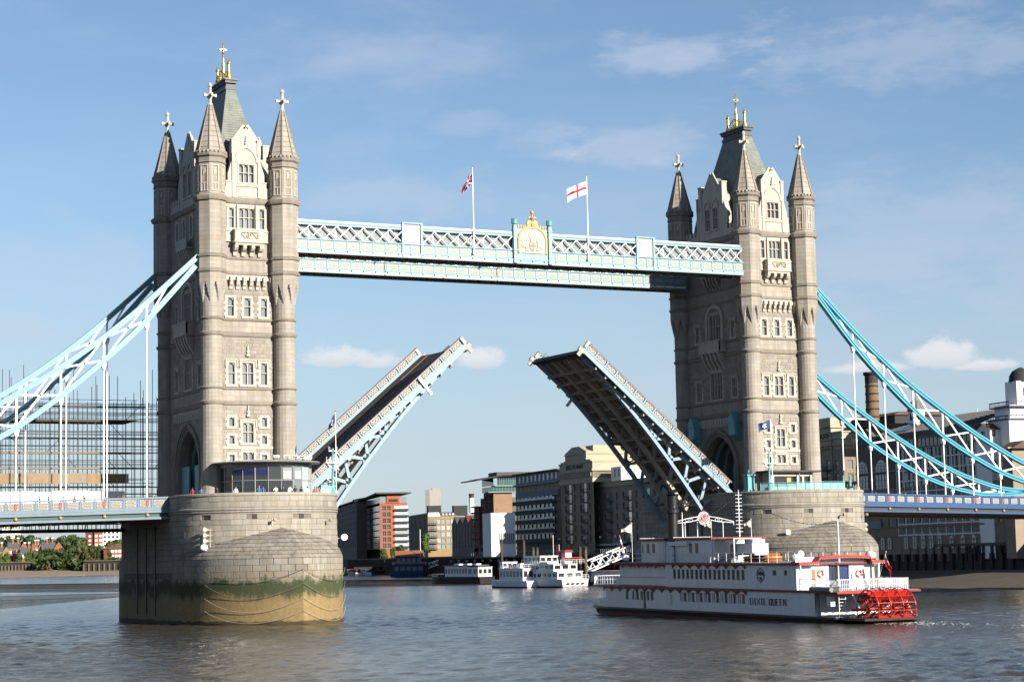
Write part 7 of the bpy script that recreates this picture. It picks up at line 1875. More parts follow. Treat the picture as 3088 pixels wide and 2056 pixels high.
# J: lower wing running nearer along the quay
d2 = 580
b = Bld('warehouse', 'long lower brown brick warehouse wing with cream parapet, behind the raised right leaf', 'building', 2030, d2, psi)
L = b.L(1797); z = lambda py: zat(2030, py, d2)
zz = lambda py: zat(1870, py, d2 + 32)
cols = [b.L(x) for x in (1812, 1828, 1865, 1885, 1924, 1945, 1980, 2000)]
rows = [zz(y) for y in (1493, 1525, 1557, 1588, 1620)]
facade(b, 'front', 0, L, QZ, zz(1462), cols, rows, 1.4, 2.0, 'brick_brown', 'glass_dark', 'frame_pale', lintel='brick_tan', arched=True)
for px in (1847, 1906, 1962):
    for r in rows: MB(b.front).box(b.L(px) - 1.0, b.L(px) + 1.0, .01, .06, r - 1.5, r + 1.3).build('balcony_door', 'glass', b.o); balcony(b, 'front', b.L(px), r - 1.5, 3.4)
pp = MB(b.front); pp.box(0, L, -1, .2, zz(1462), zz(1450)); pp.box(0, L, -1, .5, zz(1450), zz(1447)); pp.box(0, L, -1, .35, zz(1463), zz(1461)); b.part(pp, 'parapet', 'stucco_cream')
facade(b, 'side', 0, 20, QZ, zz(1447), lin(2, 18, 5), rows, 1.4, 2.0, 'brick_brown', 'glass_dark', 'frame_pale'); shell(b, L, 20, QZ, zz(1450), 'brick_brown')
rh = Bld('roof_terrace_house', 'pale roof house with glazed front on the lower warehouse wing', 'building', 1880, d2 + 36, psi); zr = lambda py: zat(1880, py, d2 + 36)
facade(rh, 'side', 0, 9, zr(1450), zr(1405), [1.5, 4, 6.5], [zr(1424)], 1.6, 2.6, 'render_white', 'glass_sky', 'frame_white'); facade(rh, 'front', 0, 8, zr(1450), zr(1405), [2, 5], [zr(1424)], 1.6, 2.6, 'render_white', 'glass', 'frame_white'); shell(rh, 8, 9, zr(1450), zr(1405), 'render_white', 'roof_zinc')

# H: block of white bay windows
d3 = 662
b = Bld('apartment_block', 'dark apartment block gridded with white bay windows, left of the lettered warehouse', 'building', 1692, d3, 8)
L = b.L(1560); z = lambda py: zat(1692, py, d3); k = 1.0
rows = [z(y) for y in (1494, 1504, 1524, 1535, 1553, 1565, 1584, 1596, 1614)]
cs = [b.L(x) for x in (1570, 1581, 1593, 1605, 1618, 1630, 1643, 1656, 1668)]
facade(b, 'front', 0, L, QZ, z(1484), [], [], 1, 1, 'brick_dark')
bw_ = MB(b.front); 
fm, pm = win_mesh('frame_white', 'glass_sky')
fm2, pm2 = win_mesh('frame_white', 'glass_dark')
for j, r in enumerate(rows):
    for i, c in enumerate(cs):
        u = c - (2.0 if j % 2 else 0)
        o = inst(fm, 'window', b.o, b.front(u, .35, r), (2.5, 1, 2.2), -pi / 2); p_ = pm if (j < 6 and (i * 7 + j * 3) % 11) else pm2; inst(p_, 'pane', o, (0, 0, 0)).location = (0, 0, 0)
for j in range(5):
    q = MB(b.front); zf = z(1510 + j * 30); q.box(b.L(1680), L, 0, 1.4, zf - .3, zf); q.box(b.L(1680), L, 1.3, 1.4, zf, zf + 1.0); b.part(q, 'balcony', 'balcony_steel')
q = MB(b.front); q.box(0, L - 1, .0, .5, z(1490), z(1472)); b.part(q, 'fascia_band', 'steel_panel')
facade(b, 'front', 0, L, z(1472), z(1452), lin(2, L - 2, 9), [z(1461)], 1.2, 1.5, 'brick_brown', 'glass_sky', 'frame_white', name='attic_wall')
q = MB(b.front); q.box(-.5, L + .5, -1, .8, z(1452), z(1446)); b.part(q, 'eaves', 'frame_pale')
facade(b, 'front', 0, L, z(1446), z(1416), lin(1.5, L - 1.5, 10), [z(1431)], 2.6, 2.2, 'steel_panel', 'glass_sky', 'frame_white', name='penthouse_wall')
q = MB(b.front); q.box(-.8, L + .8, -14, 1.0, z(1416), z(1412)); b.part(q, 'roof_slab', 'roof_grey'); 
facade(b, 'side', 0, 18, QZ, z(1446), [], [], 1, 1, 'brick_brown'); shell(b, L, 18, QZ, z(1446), 'brick_brown')

# G: museum, brick box and glass pagoda roof, red framed block
d4 = 715
b = Bld('museum', 'plain white museum block with a long diagonal shadow and small vertical lettering', 'building', 1483, d4 - 66, 10)
z = lambda py: zat(1483, py, d4 - 66); W = b.W(1556); L = b.L(1474)
zb = QZ - .5
facade(b, 'side', 0, W, zb, z(1546), [], [], 1, 1, 'render_white'); 
q = MB(b.side); 
for k in range(8): q.box(W * .32 + k * W * .082, W * .32 + k * W * .082 + W * .06, .005, .05, z(1640), z(1608)); 
b.part(q, 'ground_glazing', 'glass')
facade(b, 'front', 0, max(L, 10), zb, z(1546), [], [], 1, 1, 'render_white'); shell(b, max(L, 10), W, zb, z(1546), 'render_white', 'concrete_pale')
q = MB(lambda u, d_, z_: (1.8 + (z_), -d_, z(1610) + u)); stroke_text(q, 'DESIGN MUSEUM', .2, -.3, .8, .52, .14, .12, .01, .05, False); b.part(q, 'lettering', 'sign_letter', kind='stuff')
b = Bld('glass_top_block', 'brick block crowned by green glazed storeys with an upswept dark roof, behind the white museum', 'building', 1492, d4 + 22, 10)
z = lambda py: zat(1492, py, d4 + 22); W = b.W(1548); L = b.L(1462)
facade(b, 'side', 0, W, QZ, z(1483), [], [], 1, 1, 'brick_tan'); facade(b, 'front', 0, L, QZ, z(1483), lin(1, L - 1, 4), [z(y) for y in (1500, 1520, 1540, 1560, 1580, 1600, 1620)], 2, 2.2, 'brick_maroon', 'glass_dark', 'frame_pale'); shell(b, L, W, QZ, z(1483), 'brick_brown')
W2 = b.W(1566)
for nm, zz0, zz1, x0 in (('glazed_storey', z(1482), z(1466), -1), ('glazed_storey', z(1463), z(1440), 1.5)):
    n = 9
    for i in range(n):
        u = x0 + (W2 - x0) * i / n; MB(b.side).box(u + .05, u + (W2 - x0) / n - .05, -.1, 0, zz0, zz1).build('glazed_panel', 'glass_green', b.o)
    MB(b.front).box(0, L + 2, -.1, 0 - x0 * .0, zz0, zz1).build('glazed_panel', 'glass_green', b.o); q = MB(b.side); q.box(x0 - 1.2, W2 + 1, -4, 1.0, zz0 - .35, zz0); b.part(q, 'floor_slab', 'frame_pale')
q = MB(); pts = [(-7, z(1450)), (-5, z(1447.5)), (-1, z(1441)), (3, z(1436)), (W2 + 6, z(1433))]; q.prism(pts + [(x, zz_ + .5) for x, zz_ in pts[::-1]], -2.5, L + 6, 'y'); b.part(q, 'upswept_roof', 'roof_dark')
q = MB(); q.box(2, W2 + 14, 2, L, z(1434), z(1422)); q.prism([(3, z(1430)), (W2 + 30, z(1430)), (W2 + 30, z(1424)), (8, z(1421))], 4, L + 4, 'y'); b.part(q, 'plant_roof', 'roof_grey')
b = Bld('red_framed_block', 'dark block with curving red steel balconies and orange blinds, left of the white museum', 'building', 1478, d4 + 30, 12)
z = lambda py: zat(1478, py, d4 + 30); L = b.L(1432); ze = z(1524)
rows = [z(y) for y in (1530, 1548, 1568, 1588, 1608, 1628)]
facade(b, 'front', 0, L * .55, QZ, z(1500), lin(2, L * .55 - 1, 4), [z(1514)] + rows, 2.4, 2.8, 'brick_dark', 'glass_dark', 'frame_pale'); facade(b, 'front', L * .55, L, QZ, ze, lin(L * .55 + 1, L - 1, 3), rows[1:], 2.6, 2.8, 'brick_maroon', 'glass_dark', 'frame_pale', name='wing_wall')
facade(b, 'side', 0, 12, QZ, z(1500), [], [], 1, 1, 'brick_dark'); shell(b, L, 12, QZ, ze, 'brick_dark')
for r in rows:
    q = MB(b.front); q.tube([(L * .5 + (L * .3) * k / 8, .6 + 2.2 * sin(pi * k / 8), r + .6) for k in range(9)], .35, 6); q.bar((L * .5, .6, r - 1.6), (L * .5, .6, r + .8), .7, .5, (1, 0, 0)); b.part(q, 'red_balcony', 'red_steel')
    for u in (2.2, 6.4): MB(b.front).box(u, u + 2.2, .05, .2, r - .2, r + 1.2).build('orange_blind', 'brick_orange', b.o)

# F: low dark warehouse with sawtooth roofs
b = Bld('low_warehouse', 'low dark warehouse with many small pale windows, right of the yellow brick flats', 'building', 1432, 800, 14)
z = lambda py: zat(1432, py, 800); L = b.L(1364)
facade(b, 'front', 0, L, QZ, z(1574), lin(2, L - 2, 7), [z(y) for y in (1584, 1600, 1616, 1632, 1645)], 3.0, 1.9, 'brick_dark', 'glass', 'frame_pale'); facade(b, 'side', 0, 30, QZ, z(1574), [], [], 1, 1, 'brick_dark'); shell(b, L, 30, QZ, z(1574), 'brick_dark')
for i in range(4):
    q = MB(); y0 = L * i / 4; q.prism([(y0, z(1574)), (y0 + L / 4, z(1574)), (y0 + L / 8, z(1556 - (i % 2) * 6))], 0, 30, 'x'); b.part(q, 'roof_gable', ['roof_grey', 'brick_maroon', 'roof_dark', 'roof_grey'][i])
# E: yellow brick flats
b = Bld('apartment_block', 'yellow brick flats with a dark shaded river front and pale skylit roof', 'building', 1292, 905, 15)
z = lambda py: zat(1292, py, 905); L = b.L(1234); W = b.W(1382)
rows = [z(y) for y in (1572, 1591, 1611, 1629, 1647)]
facade(b, 'side', 0, W, QZ, z(1556), [b.W(x) for x in (1326, 1338, 1355, 1368)], rows, 1.9, 2.0, 'brick_yellow', 'glass_sky', 'frame_pale'); facade(b, 'front', 0, L, QZ, z(1547), lin(3, L - 3, 4), rows, 1.8, 2.0, 'brick_dark', 'glass_dark', 'frame_pale'); shell(b, L, W, QZ, z(1556), 'brick_yellow')  # river front in darker brick, its shade put into the colour
for r in rows: MB(b.side).box(b.W(1304) - 1, b.W(1304) + 1, .01, .1, r - 1.3, r + 1.4).build('balcony_door', 'glass', b.o); balcony(b, 'side', b.W(1305), r - 1.3, 4.5)
q = MB(); q.prism([(0, z(1556)), (b.W(1330), z(1556)), (b.W(1326), z(1545)), (.5, z(1545))], 0, L, 'y'); b.part(q, 'roof_panel', 'render_white'); q = MB(); q.prism([(b.W(1331), z(1556)), (W, z(1556)), (W - 2, z(1544)), (b.W(1331), z(1544))], .5, L, 'y'); b.part(q, 'roof', 'roof_grey')
for x in (1336, 1346, 1356, 1366): MB().box(b.W(x), b.W(x + 6), .2, .6, z(1554), z(1548)).build('skylight', 'glass_sky', b.o)
# A: orange tower block with butterfly roof
b = Bld('apartment_block', 'orange rendered apartment block with flank painted dark red for shade, glass corner and butterfly roof', 'building', 1147, 1085, 16)
z = lambda py: zat(1147, py, 1085); L = b.L(1078); W = b.W(1230)
rows = [z(y) for y in (1532, 1551, 1570, 1589, 1608, 1627, 1645)]
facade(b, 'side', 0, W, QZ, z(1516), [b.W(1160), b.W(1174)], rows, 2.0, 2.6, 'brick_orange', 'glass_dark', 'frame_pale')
for r in rows:
    u0, u1 = b.W(1191), W + .6; q = MB(b.side); q.box(u0, u1, .1, .14, r - 1.3, r + 1.3); b.part(q, 'balcony_glazing', 'glass_sky'); q = MB(b.side); q.box(u0 - .2, u1, .0, 1.0, r - 1.5, r - 1.3); q.box(u0 - .2, u1, .9, 1.0, r - 1.3, r - .4); b.part(q, 'balcony', 'balcony_steel')
Lg = b.L(1107)
facade(b, 'front', Lg, L, QZ, z(1516), lin(Lg + 4, L - 10, 2), rows, 2.0, 2.6, 'brick_maroon', 'glass_dark', 'frame_pale')  # dark red here is the orange wall's shade, put into colour
for r in rows:
    for i in range(4): u = Lg * i / 4; MB(b.front).box(u + .1, u + Lg / 4 - .1, -.1, 0, r - 1.5, r + 1.4).build('glass_bay', 'glass' if i % 2 else 'glass_dark', b.o)
    MB(b.front).box(0, Lg * .6, .0, 1.3, r - 1.7, r - 1.5).build('balcony', 'balcony_steel', b.o)
q = MB(); q.box(.2, W - .3, .2, L, z(1516), z(1497)); b.part(q, 'penthouse', 'glass'); q = MB(b.side); q.box(b.W(1168), b.W(1207), -.1, .35, z(1516), z(1494)); b.part(q, 'penthouse_wall', 'brick_orange')
MB(b.side).box(b.W(1174), b.W(1202), .3, .4, z(1513), z(1505)).build('penthouse_window', 'glass_dark', b.o)
q = MB(); e = .5; ys = [-2.5, L * .45, L + 4]; zs = [z(1489), z(1494), z(1490)]
q.loft([[(-2, ys[i], zs[i]), (W + 2, ys[i], z(1489)), (W + 2, ys[i], z(1489) + .8), (-2, ys[i], zs[i] + .8)] for i in range(3)]); b.part(q, 'butterfly_roof', 'roof_grey'); shell(b, L, W, QZ, z(1516), 'brick_orange')
# B: dark glassy block at the left
b = Bld('apartment_block', 'dark glassy apartment block partly hidden by the left pier', 'building', 1076, 1150, 17)
z = lambda py: zat(1076, py, 1150); L = b.L(1010)
facade(b, 'front', 0, L, QZ, z(1514), lin(2, L - 2, 12), [z(y) for y in (1526, 1543, 1560, 1577, 1594, 1611, 1628, 1643)], 3.6, 2.4, 'brick_dark', 'glass', 'steel_panel'); facade(b, 'side', 0, 14, QZ, z(1514), [], [], 1, 1, 'brick_dark'); shell(b, L, 14, QZ, z(1514), 'brick_dark', 'roof_dark'); q = MB(); q.box(-1, 15, 2, L, z(1511), z(1508)); b.part(q, 'roof_slab', 'roof_dark')
# C, D: distant tower block and boiler chimney
b = Bld('tower_block', 'distant pale concrete tower block standing above the rooftops', 'building', 1321, 1900, 38)
z = lambda py: zat(1321, py, 1900); L = b.L(1285); W = b.W(1334)
facade(b, 'front', 0, L, QZ, z(1481), [L * .45], [z(y) for y in (1492, 1505, 1520)], 7.5, 4.5, 'concrete_pale', 'glass_dark', 'frame_pale'); facade(b, 'side', 0, W, QZ, z(1481), [], [], 1, 1, 'concrete_pale'); shell(b, L, W, QZ, z(1481), 'concrete_pale')
for k in range(9): q = MB(b.side); q.box(.5, W - .5, 0, 1.6, z(1486 + k * 7.0), z(1483.5 + k * 7.0)); b.part(q, 'balcony', 'render_white')
q = MB(); q.box(1, W * .6, 4, L * .6, z(1481), z(1473)); b.part(q, 'roof_house', 'concrete_pale')
def chimney(px, d, py0, py1, r0, r1, label, m, top_m, ftop, bands=0):
    c = spot(px, d); t = thing('chimney', label, 'chimney', (c.x, c.y, 0)); z0, z1 = zat(px, py0, d), zat(px, py1, d)
    zt_ = z1 - (z1 - z0) * ftop
    q = MB(); q.lathe([(r0, z0), (r0 + (r1 - r0) * (1 - ftop), zt_)], 0, 0, 16); q.build('stack', m, t, smooth=50)
    q = MB(); q.lathe([(r1 * 1.04, zt_), (r1 * 1.06, z1 - .8), (r1 * 1.3, z1 - .5), (r1 * 1.3, z1), (r1 * .7, z1)], 0, 0, 16); q.build('cap', top_m, t, smooth=40)
    for k in range(bands): zb_ = z0 + (zt_ - z0) * (k + .6) / bands; rr = r0 + (r1 - r0) * (zb_ - z0) / (z1 - z0); MB().lathe([(rr, zb_ - .2), (rr + .12, zb_ - .15), (rr + .12, zb_ + .15), (rr, zb_ + .2)], 0, 0, 16).build('iron_band', top_m, t)
    return t
chimney(1425, 1500, 1545, 1488, 1.8, 1.75, 'slim white distant chimney with dark tip', 'render_white', 'roof_dark', .22)
for px, d, w_, y0, y1, lb in ((1311, 1000, 3.2, 1546, 1526, 'black roof top box left of the distant tower block'), (1389, 950, 3.2, 1548, 1526, 'black roof top box between tower block and white chimney')):
    c = spot(px, d); t = thing('plant_room', lb, 'roof box', (c.x, c.y, zat(px, y0 + 6, d)), -.3); h_ = zat(px, y1, d) - zat(px, y0 + 6, d)
    MB().box(-w_, w_, -w_, w_, 0, h_).build('casing', 'roof_dark', t); MB().box(-w_ * 1.05, w_ * 1.05, -w_ * 1.05, w_ * 1.05, h_, h_ + .3).build('cap', 'roof_grey', t)

# ------------------------------------------------------------------ right: warehouses behind the side span
dK = 500
b = Bld('warehouse', 'brown warehouse with cream parapet and big black lettering, immediately right of the right tower', 'building', 2521, dK, 6)
z = lambda py: zat(2521, py, dK); L = b.L(2330)
rows = [z(y) for y in (1400, 1434, 1470, 1505, 1540, 1575)]
cols = [b.L(x) for x in (2508, 2480, 2455, 2430, 2400)]
facade(b, 'front', 0, L, 4, z(1352), cols, rows, 1.7, 2.4, 'brick_brown', 'glass', 'frame_pale', lintel='brick_tan', arched=True)
for r in rows: balcony(b, 'front', b.L(2508), r - 1.3, 4.2)
q = MB(); q.box(-.25, 16, -.2, L, z(1352), z(1343)); q.box(-.7, 16.3, -.6, L, z(1343), z(1339)); q.box(-.1, 15, 0, L, z(1339), z(1258)); q.box(-.5, 15.5, -.4, L, z(1326), z(1322)); q.box(-.4, 15.4, -.35, L, z(1289), z(1285)); q.box(-.4, 4.5, -.4, 3.5, z(1289), z(1258)); b.part(q, 'parapet', 'stucco_cream')
cb = MB(b.front)
for k in range(16): cb.box(1 + k * 1.3, 1.5 + k * 1.3, .2, .6, z(1352), z(1344))
b.part(cb, 'corbels', 'stucco_cream', kind='stuff')
zl0, zl1 = z(1326), z(1304); a0 = b.L(2517.5); hL = zl1 - zl0
sg = MB(lambda u, d_, z_: (-d_ - .11, a0 + 23.4 - u, z_)); stroke_text(sg, 'BUTLERS', .0, zl0 + .3, hL - .4, 1.3, .7, .24, .0, .1, False); b.part(sg, 'lettering', 'sign_letter'); sg = MB(sg.M); stroke_text(sg, 'WHARF', 14.6, zl0 + .3, hL - .4, 1.3, .7, .24, .0, .1, False); b.part(sg, 'lettering', 'sign_letter')
facade(b, 'side', 0, 15, 4, z(1352), [3, 7, 11], rows, 1.7, 2.4, 'brick_brown', 'glass', 'frame_pale'); shell(b, L, 15, 4, z(1258), 'stucco_cream')
b = Bld('warehouse_annex', 'lower cream annex catching the sun below the black lettering', 'building', 2553, dK - 4, 6); z = lambda py: zat(2553, py, dK - 4); W = b.W(2612)
q = MB(); q.box(0, W, 0, 8, z(1352), z(1300)); q.box(-.5, W + .4, -.5, 8, z(1341), z(1336)); q.box(-.4, W + .3, -.4, 8, z(1321), z(1317)); q.box(-.3, W + .3, -.3, 8, z(1302), z(1298)); b.part(q, 'upper_storey', 'stucco_cream'); facade(b, 'side', 0, W, 4, z(1352), [2, 5], [z(1400), z(1440), z(1480)], 1.6, 2.3, 'brick_brown', 'glass', 'frame_pale'); facade(b, 'front', 0, 10, 4, z(1352), [3, 7], [z(1400), z(1440), z(1480)], 1.6, 2.3, 'brick_brown', 'glass', 'frame_pale'); shell(b, 8, W, 4, z(1352), 'brick_brown')
MB(b.side).box(W * .45, W * .75, .01, .06, z(1334), z(1322)).build('window', 'glass_dark', b.o)
# brewery
dB = 462
b = Bld('brewery', 'dark brick brewery with tall arched windows and zinc roof behind the right chains', 'building', 2718, dB, 7); z = lambda py: zat(2650, py, dB + 9)
L = b.L(2592)
facade(b, 'front', 0, L, 3, z(1330), [], [], 1, 1, 'brick_dark')
for px in (2611, 2669):
    u = b.L(px); w_ = 2.7
    for nm, z0_, z1_ in (('arched_window', z(1425), z(1388)), ('tall_window', z(1500), z(1432))):
        q = MB(b.front); pts = [(u - w_, z0_), (u + w_, z0_), (u + w_, z1_ - (w_ if nm[0] == 'a' else 0))] + ([(u + w_ * cos(pi * k / 8), z1_ - w_ + w_ * sin(pi * k / 8)) for k in range(1, 8)] if nm[0] == 'a' else []) + [(u - w_, z1_ - (w_ if nm[0] == 'a' else 0))]; q.prism(pts, .02, .08, 'y'); o = b.part(q, 'window', 'glass')
        m = MB(b.front)
        for k in range(5): m.box(u - w_ + 2 * w_ * k / 4 - .08, u - w_ + 2 * w_ * k / 4 + .08, .08, .14, z0_, z1_ - (.9 if nm[0] == 'a' else 0))
        for k in range(4): m.box(u - w_, u + w_, .08, .13, z0_ + (z1_ - z0_) * k / 4 - .06, z0_ + (z1_ - z0_) * k / 4 + .06)
        m.build('glazing_bar', 'frame_pale', o)
q = MB(b.front); q.prism([(b.L(2595), z(1330)), (b.L(2660), z(1330)), (b.L(2626), z(1290))], -1, 0, 'y'); b.part(q, 'gable', 'brick_dark'); q = MB(b.front); q.box(0, L, 0, .3, z(1427), z(1423)); b.part(q, 'string_course', 'concrete_pale')
shell(b, L, 20, 3, z(1330), 'brick_dark')
q = MB(); q.add([(0, -34, z(1316)), (0, b.L(2650), z(1316)), (9, b.L(2650), z(1270)), (9, -34, z(1270))], [(0, 1, 2, 3)]); b.part(q, 'zinc_roof', 'roof_zinc'); q = MB(); q.box(0, 9, -34, -.05, 12, z(1316)); b.part(q, 'attic_wall', 'brick_dark')
rr_ = MB()
for k in range(40): y = -34 + (b.L(2650) + 34) * k / 40; rr_.bar((0, y, z(1316) + .06), (9, y, z(1270) + .06), .12, .14, (0, 0, 1))
b.part(rr_, 'roof_seams', 'roof_grey', kind='stuff')
for y0, y1 in ((-3, 3.0),): q = MB(); q.add([(1.0, y0, z(1312) + .3), (1.0, y1, z(1312) + .3), (6.6, y1, z(1283) + .3), (6.6, y0, z(1283) + .3)], [(0, 1, 2, 3)]); b.part(q, 'skylight', 'glass_dark')
chimney(2649, 475, 1270, 1122, 1.55, 1.45, 'tall brown brick brewery chimney with dark cap, crossed by the bright blue chains', 'chimney_brick', 'roof_dark', .22, 5)
c = Bld('roof_shed', 'dark brown flat roofed shed on the skyline left of the brick chimney', 'roof building', 2716, 486, 7); z = lambda py: zat(2716, py, 486); L = c.L(2488)
q = MB(); q.box(0, 14, 0, L, z(1275), z(1250)); c.part(q, 'wall', 'roof_dark'); q = MB(); q.prism([(-.5, z(1250)), (14.5, z(1250)), (13, z(1238)), (1, z(1240))], -.5, L * .86, 'y'); c.part(q, 'roof', 'roof_tile')
# gridded glass front with attic
dG = 445
b = Bld('glass_fronted_block', 'dark block with white window grid behind the right suspension chains', 'building', 2962, dG - 12, 7); z = lambda py: zat(2850, py, dG); L = b.L(2716)
n = 20; 
q = MB(b.front); q.box(0, L, -.3, 0, 10, z(1342)); b.part(q, 'dark_glass_wall', 'glass_dark')
for i in range(n + 1):
    u = L * i / n; MB(b.front).box(u - .14, u + .14, 0, .22, 10, z(1342)).build('frame_post', 'frame_white' if i % 2 == 0 else 'frame_pale', b.o)
for j in range(9):
    zz_ = 10.4 + (z(1342) - 10.4) * j / 8; MB(b.front).box(0, L, 0, .25, zz_ - .14, zz_ + .14).build('frame_rail', 'frame_white', b.o)
k_ = 0
for i in range(n):
    for j in range(8):
        if (i * 5 + j * 3) % 4 == 0:
            u = L * (i + .5) / n; zz_ = 10.4 + (z(1342) - 10.4) * (j + .5) / 8; MB(b.front).box(u - .06, u + .06, .0, .12, zz_ - 1.4, zz_ + 1.4).build('glazing_bar', 'frame_white', b.o); MB(b.front).box(u - L / n / 2 + .2, u + L / n / 2 - .2, .01, .03, zz_ - 1.0, zz_ + .6).build('pane', 'glass_sky' if (i + j) % 3 else 'glass', b.o)
q = MB(b.front); q.box(0, L, -2, -.1, z(1342), z(1314)); b.part(q, 'attic_glazing', 'glass_dark'); q = MB(b.front); q.box(-.5, L + .5, -3, .6, z(1342), z(1339)); q.box(-.5, L + .5, -4, .3, z(1314), z(1310)); b.part(q, 'eaves', 'steel_panel')
for k in range(20): MB(b.front).box(L * (k + .5) / 20 - .1, L * (k + .5) / 20 + .1, -.1, .0, z(1339), z(1314)).build('attic_mullion', 'frame_pale', b.o)
shell(b, L, 16, 10, z(1312), 'brick_dark', 'roof_grey'); facade(b, 'side', 0, 16, 10, z(1312), [], [], 1, 1, 'brick_dark')
# white lantern turret with ogee cap
c = spot(2781, 470); t = thing('lantern_turret', 'small white lantern turret with dark ogee cap and weathervane above the zinc roof', 'turret', (c.x, c.y, zat(2781, 1276, 470)), -.1)
zt_ = zat(2781, 1238, 470) - zat(2781, 1276, 470)
q = MB(); q.box(-1.35, 1.35, -1.35, 1.35, 0, zt_); q.build('body', 'render_white', t); MB().box(-.4, .4, -1.4, -1.35, .7, zt_ - .6).build('louvre', 'roof_dark', t); MB().box(-1.4, -1.35, -.4, .4, .7, zt_ - .6).build('louvre', 'roof_dark', t)
q = MB(); q.lathe([(2.1, zt_), (1.9, zt_ + .5), (1.75, zt_ + 1.3), (1.2, zt_ + 2.0), (.4, zt_ + 2.5), (.1, zt_ + 3.3)], 0, 0, 8, OCT); q.build('cap', 'roof_zinc', t); MB().tube([(0, 0, zt_ + 3.2), (0, 0, zt_ + 4.4)], .06, 5).build('vane', 'roof_dark', t)
# white weatherboarded house
dW = 428
b = Bld('boarded_house', 'white weatherboarded gabled house with brown tile roof at the right', 'building', 3003, dW, 8); z = lambda py: zat(3003, py, dW); L = b.L(2960); W = b.W(3066)
facade(b, 'side', 0, W, 5, z(1293), [b.W(3015), b.W(3057)], [z(1305), z(1397)], 1.0, 1.5, 'render_white', 'glass_dark', 'frame_white'); facade(b, 'front', 0, L, 5, z(1293), [L * .5], [z(1308)], 1.5, 1.5, 'render_white', 'glass_dark', 'frame_pale')
q = MB(b.front); q.prism([(0, z(1293)), (L, z(1293)), (L * .5, z(1273))], -.3, 0, 'y'); b.part(q, 'gable', 'render_white')
for sg_ in (0, 1):
    q = MB(); y0 = -.4 if sg_ == 0 else L + .4; q.add([(-.4, y0, z(1294)), (W + .3, y0, z(1294)), (W + .3, L * .5, z(1272.5)), (-.4, L * .5, z(1272.5))], [(0, 1, 2, 3)]); b.part(q, 'roof', 'roof_tile')
q = MB(); q.box(W - 1.4, W + .2, 0, 2, z(1330), z(1265)); b.part(q, 'chimney', 'render_white'); bd_ = MB(b.side)
for k in range(24): bd_.box(0, W, 0, .03, 5 + k * .95, 5.08 + k * .95)
b.part(bd_, 'weatherboards', 'render_white', kind='stuff'); shell(b, L, W, 5, z(1293), 'render_white', flat=False)
# domed tower at the right edge
c = spot(3084, 432); zq = lambda py: zat(3080, py, 432)
t = thing('domed_tower', 'white boiler tower with dark dome and navy railed galleries at the right edge', 'tower', (c.x, c.y, 0), -.15)
q = MB(); q.box(-4.2, 5, -4, 4, 5, zq(1262)); q.build('base_block', 'render_white', t); q = MB(); q.box(-3.2, 4.6, -3, 3, zq(1262), zq(1222)); q.build('gallery_storey', 'render_white', t); q = MB(); q.box(-.9, 4.1, -2.2, 2.2, zq(1222), zq(1150)); q.build('lantern_storey', 'render_white', t)
MB().box(.6, 1.8, -2.25, -2.2, zq(1195), zq(1170)).build('window', 'glass_dark', t)
q = MB(); r_ = 2.5; q.lathe([(r_ + .2, zq(1151)), (r_, zq(1146)), (r_ * .96, zq(1132)), (r_ * .7, zq(1118)), (r_ * .3, zq(1110)), (.1, zq(1106))], 1.6, 0, 16); q.build('dome', 'roof_dark', t, smooth=50)
mat('rail_navy', (.02, .03, .10), .5)
for (x0, x1, y0, y1, za, zb_) in ((-3.9, 5.2, -3.8, 3.8, zq(1230), zq(1212)), (-4.5, 5.4, -4.4, 4.4, zq(1268), zq(1254))):
    q = MB(); q.box(x0, x1, y0, y1, za, za + .25)
    for k in range(16):
        x = x0 + (x1 - x0) * k / 15; q.box(x - .05, x + .05, y0, y0 + .1, za, zb_ + (.3 if k % 2 else 0)); y = y0 + (y1 - y0) * k / 15; q.box(x0, x0 + .1, y - .05, y + .05, za, zb_)
    q.box(x0, x1, y0, y0 + .1, zb_ - .2, zb_); q.box(x0, x0 + .1, y0, y1, zb_ - .2, zb_); q.build('gallery', 'rail_navy', t)
b = Bld('brown_roofed_house', 'low house with brown hipped roof at the right edge below the domed tower', 'building', 3058, 418, 8); z = lambda py: zat(3058, py, 418)
q = MB(); q.prism([(-.6, z(1352)), (12, z(1352)), (10, z(1328)), (2.5, z(1328))], -2, 3, 'y'); b.part(q, 'roof', 'roof_tile'); q = MB(); q.box(0, 11, -1, 2.5, 5, z(1352)); b.part(q, 'wall', 'brick_brown'); MB(b.side).box(3, 5, 1.0, 1.05, z(1400), z(1372)).build('window', 'glass', b.o); MB(b.side).box(-1, 8, 1.0, 1.2, z(1352), z(1348)).build('eaves', 'stucco_cream', b.o)
t = thing('roof_mast', 'thin white mast on the skyline left of the boarded house', 'mast', (*spot(2968, 450)[:2], zat(2968, 1300, 450))); MB().tube([(0, 0, 0), (0, 0, zat(2968, 1233, 450) - zat(2968, 1300, 450))], .07, 5).build('pole', 'render_white', t); MB().box(-.2, .2, -.2, .2, 0, .2).build('foot', 'roof_dark', t)
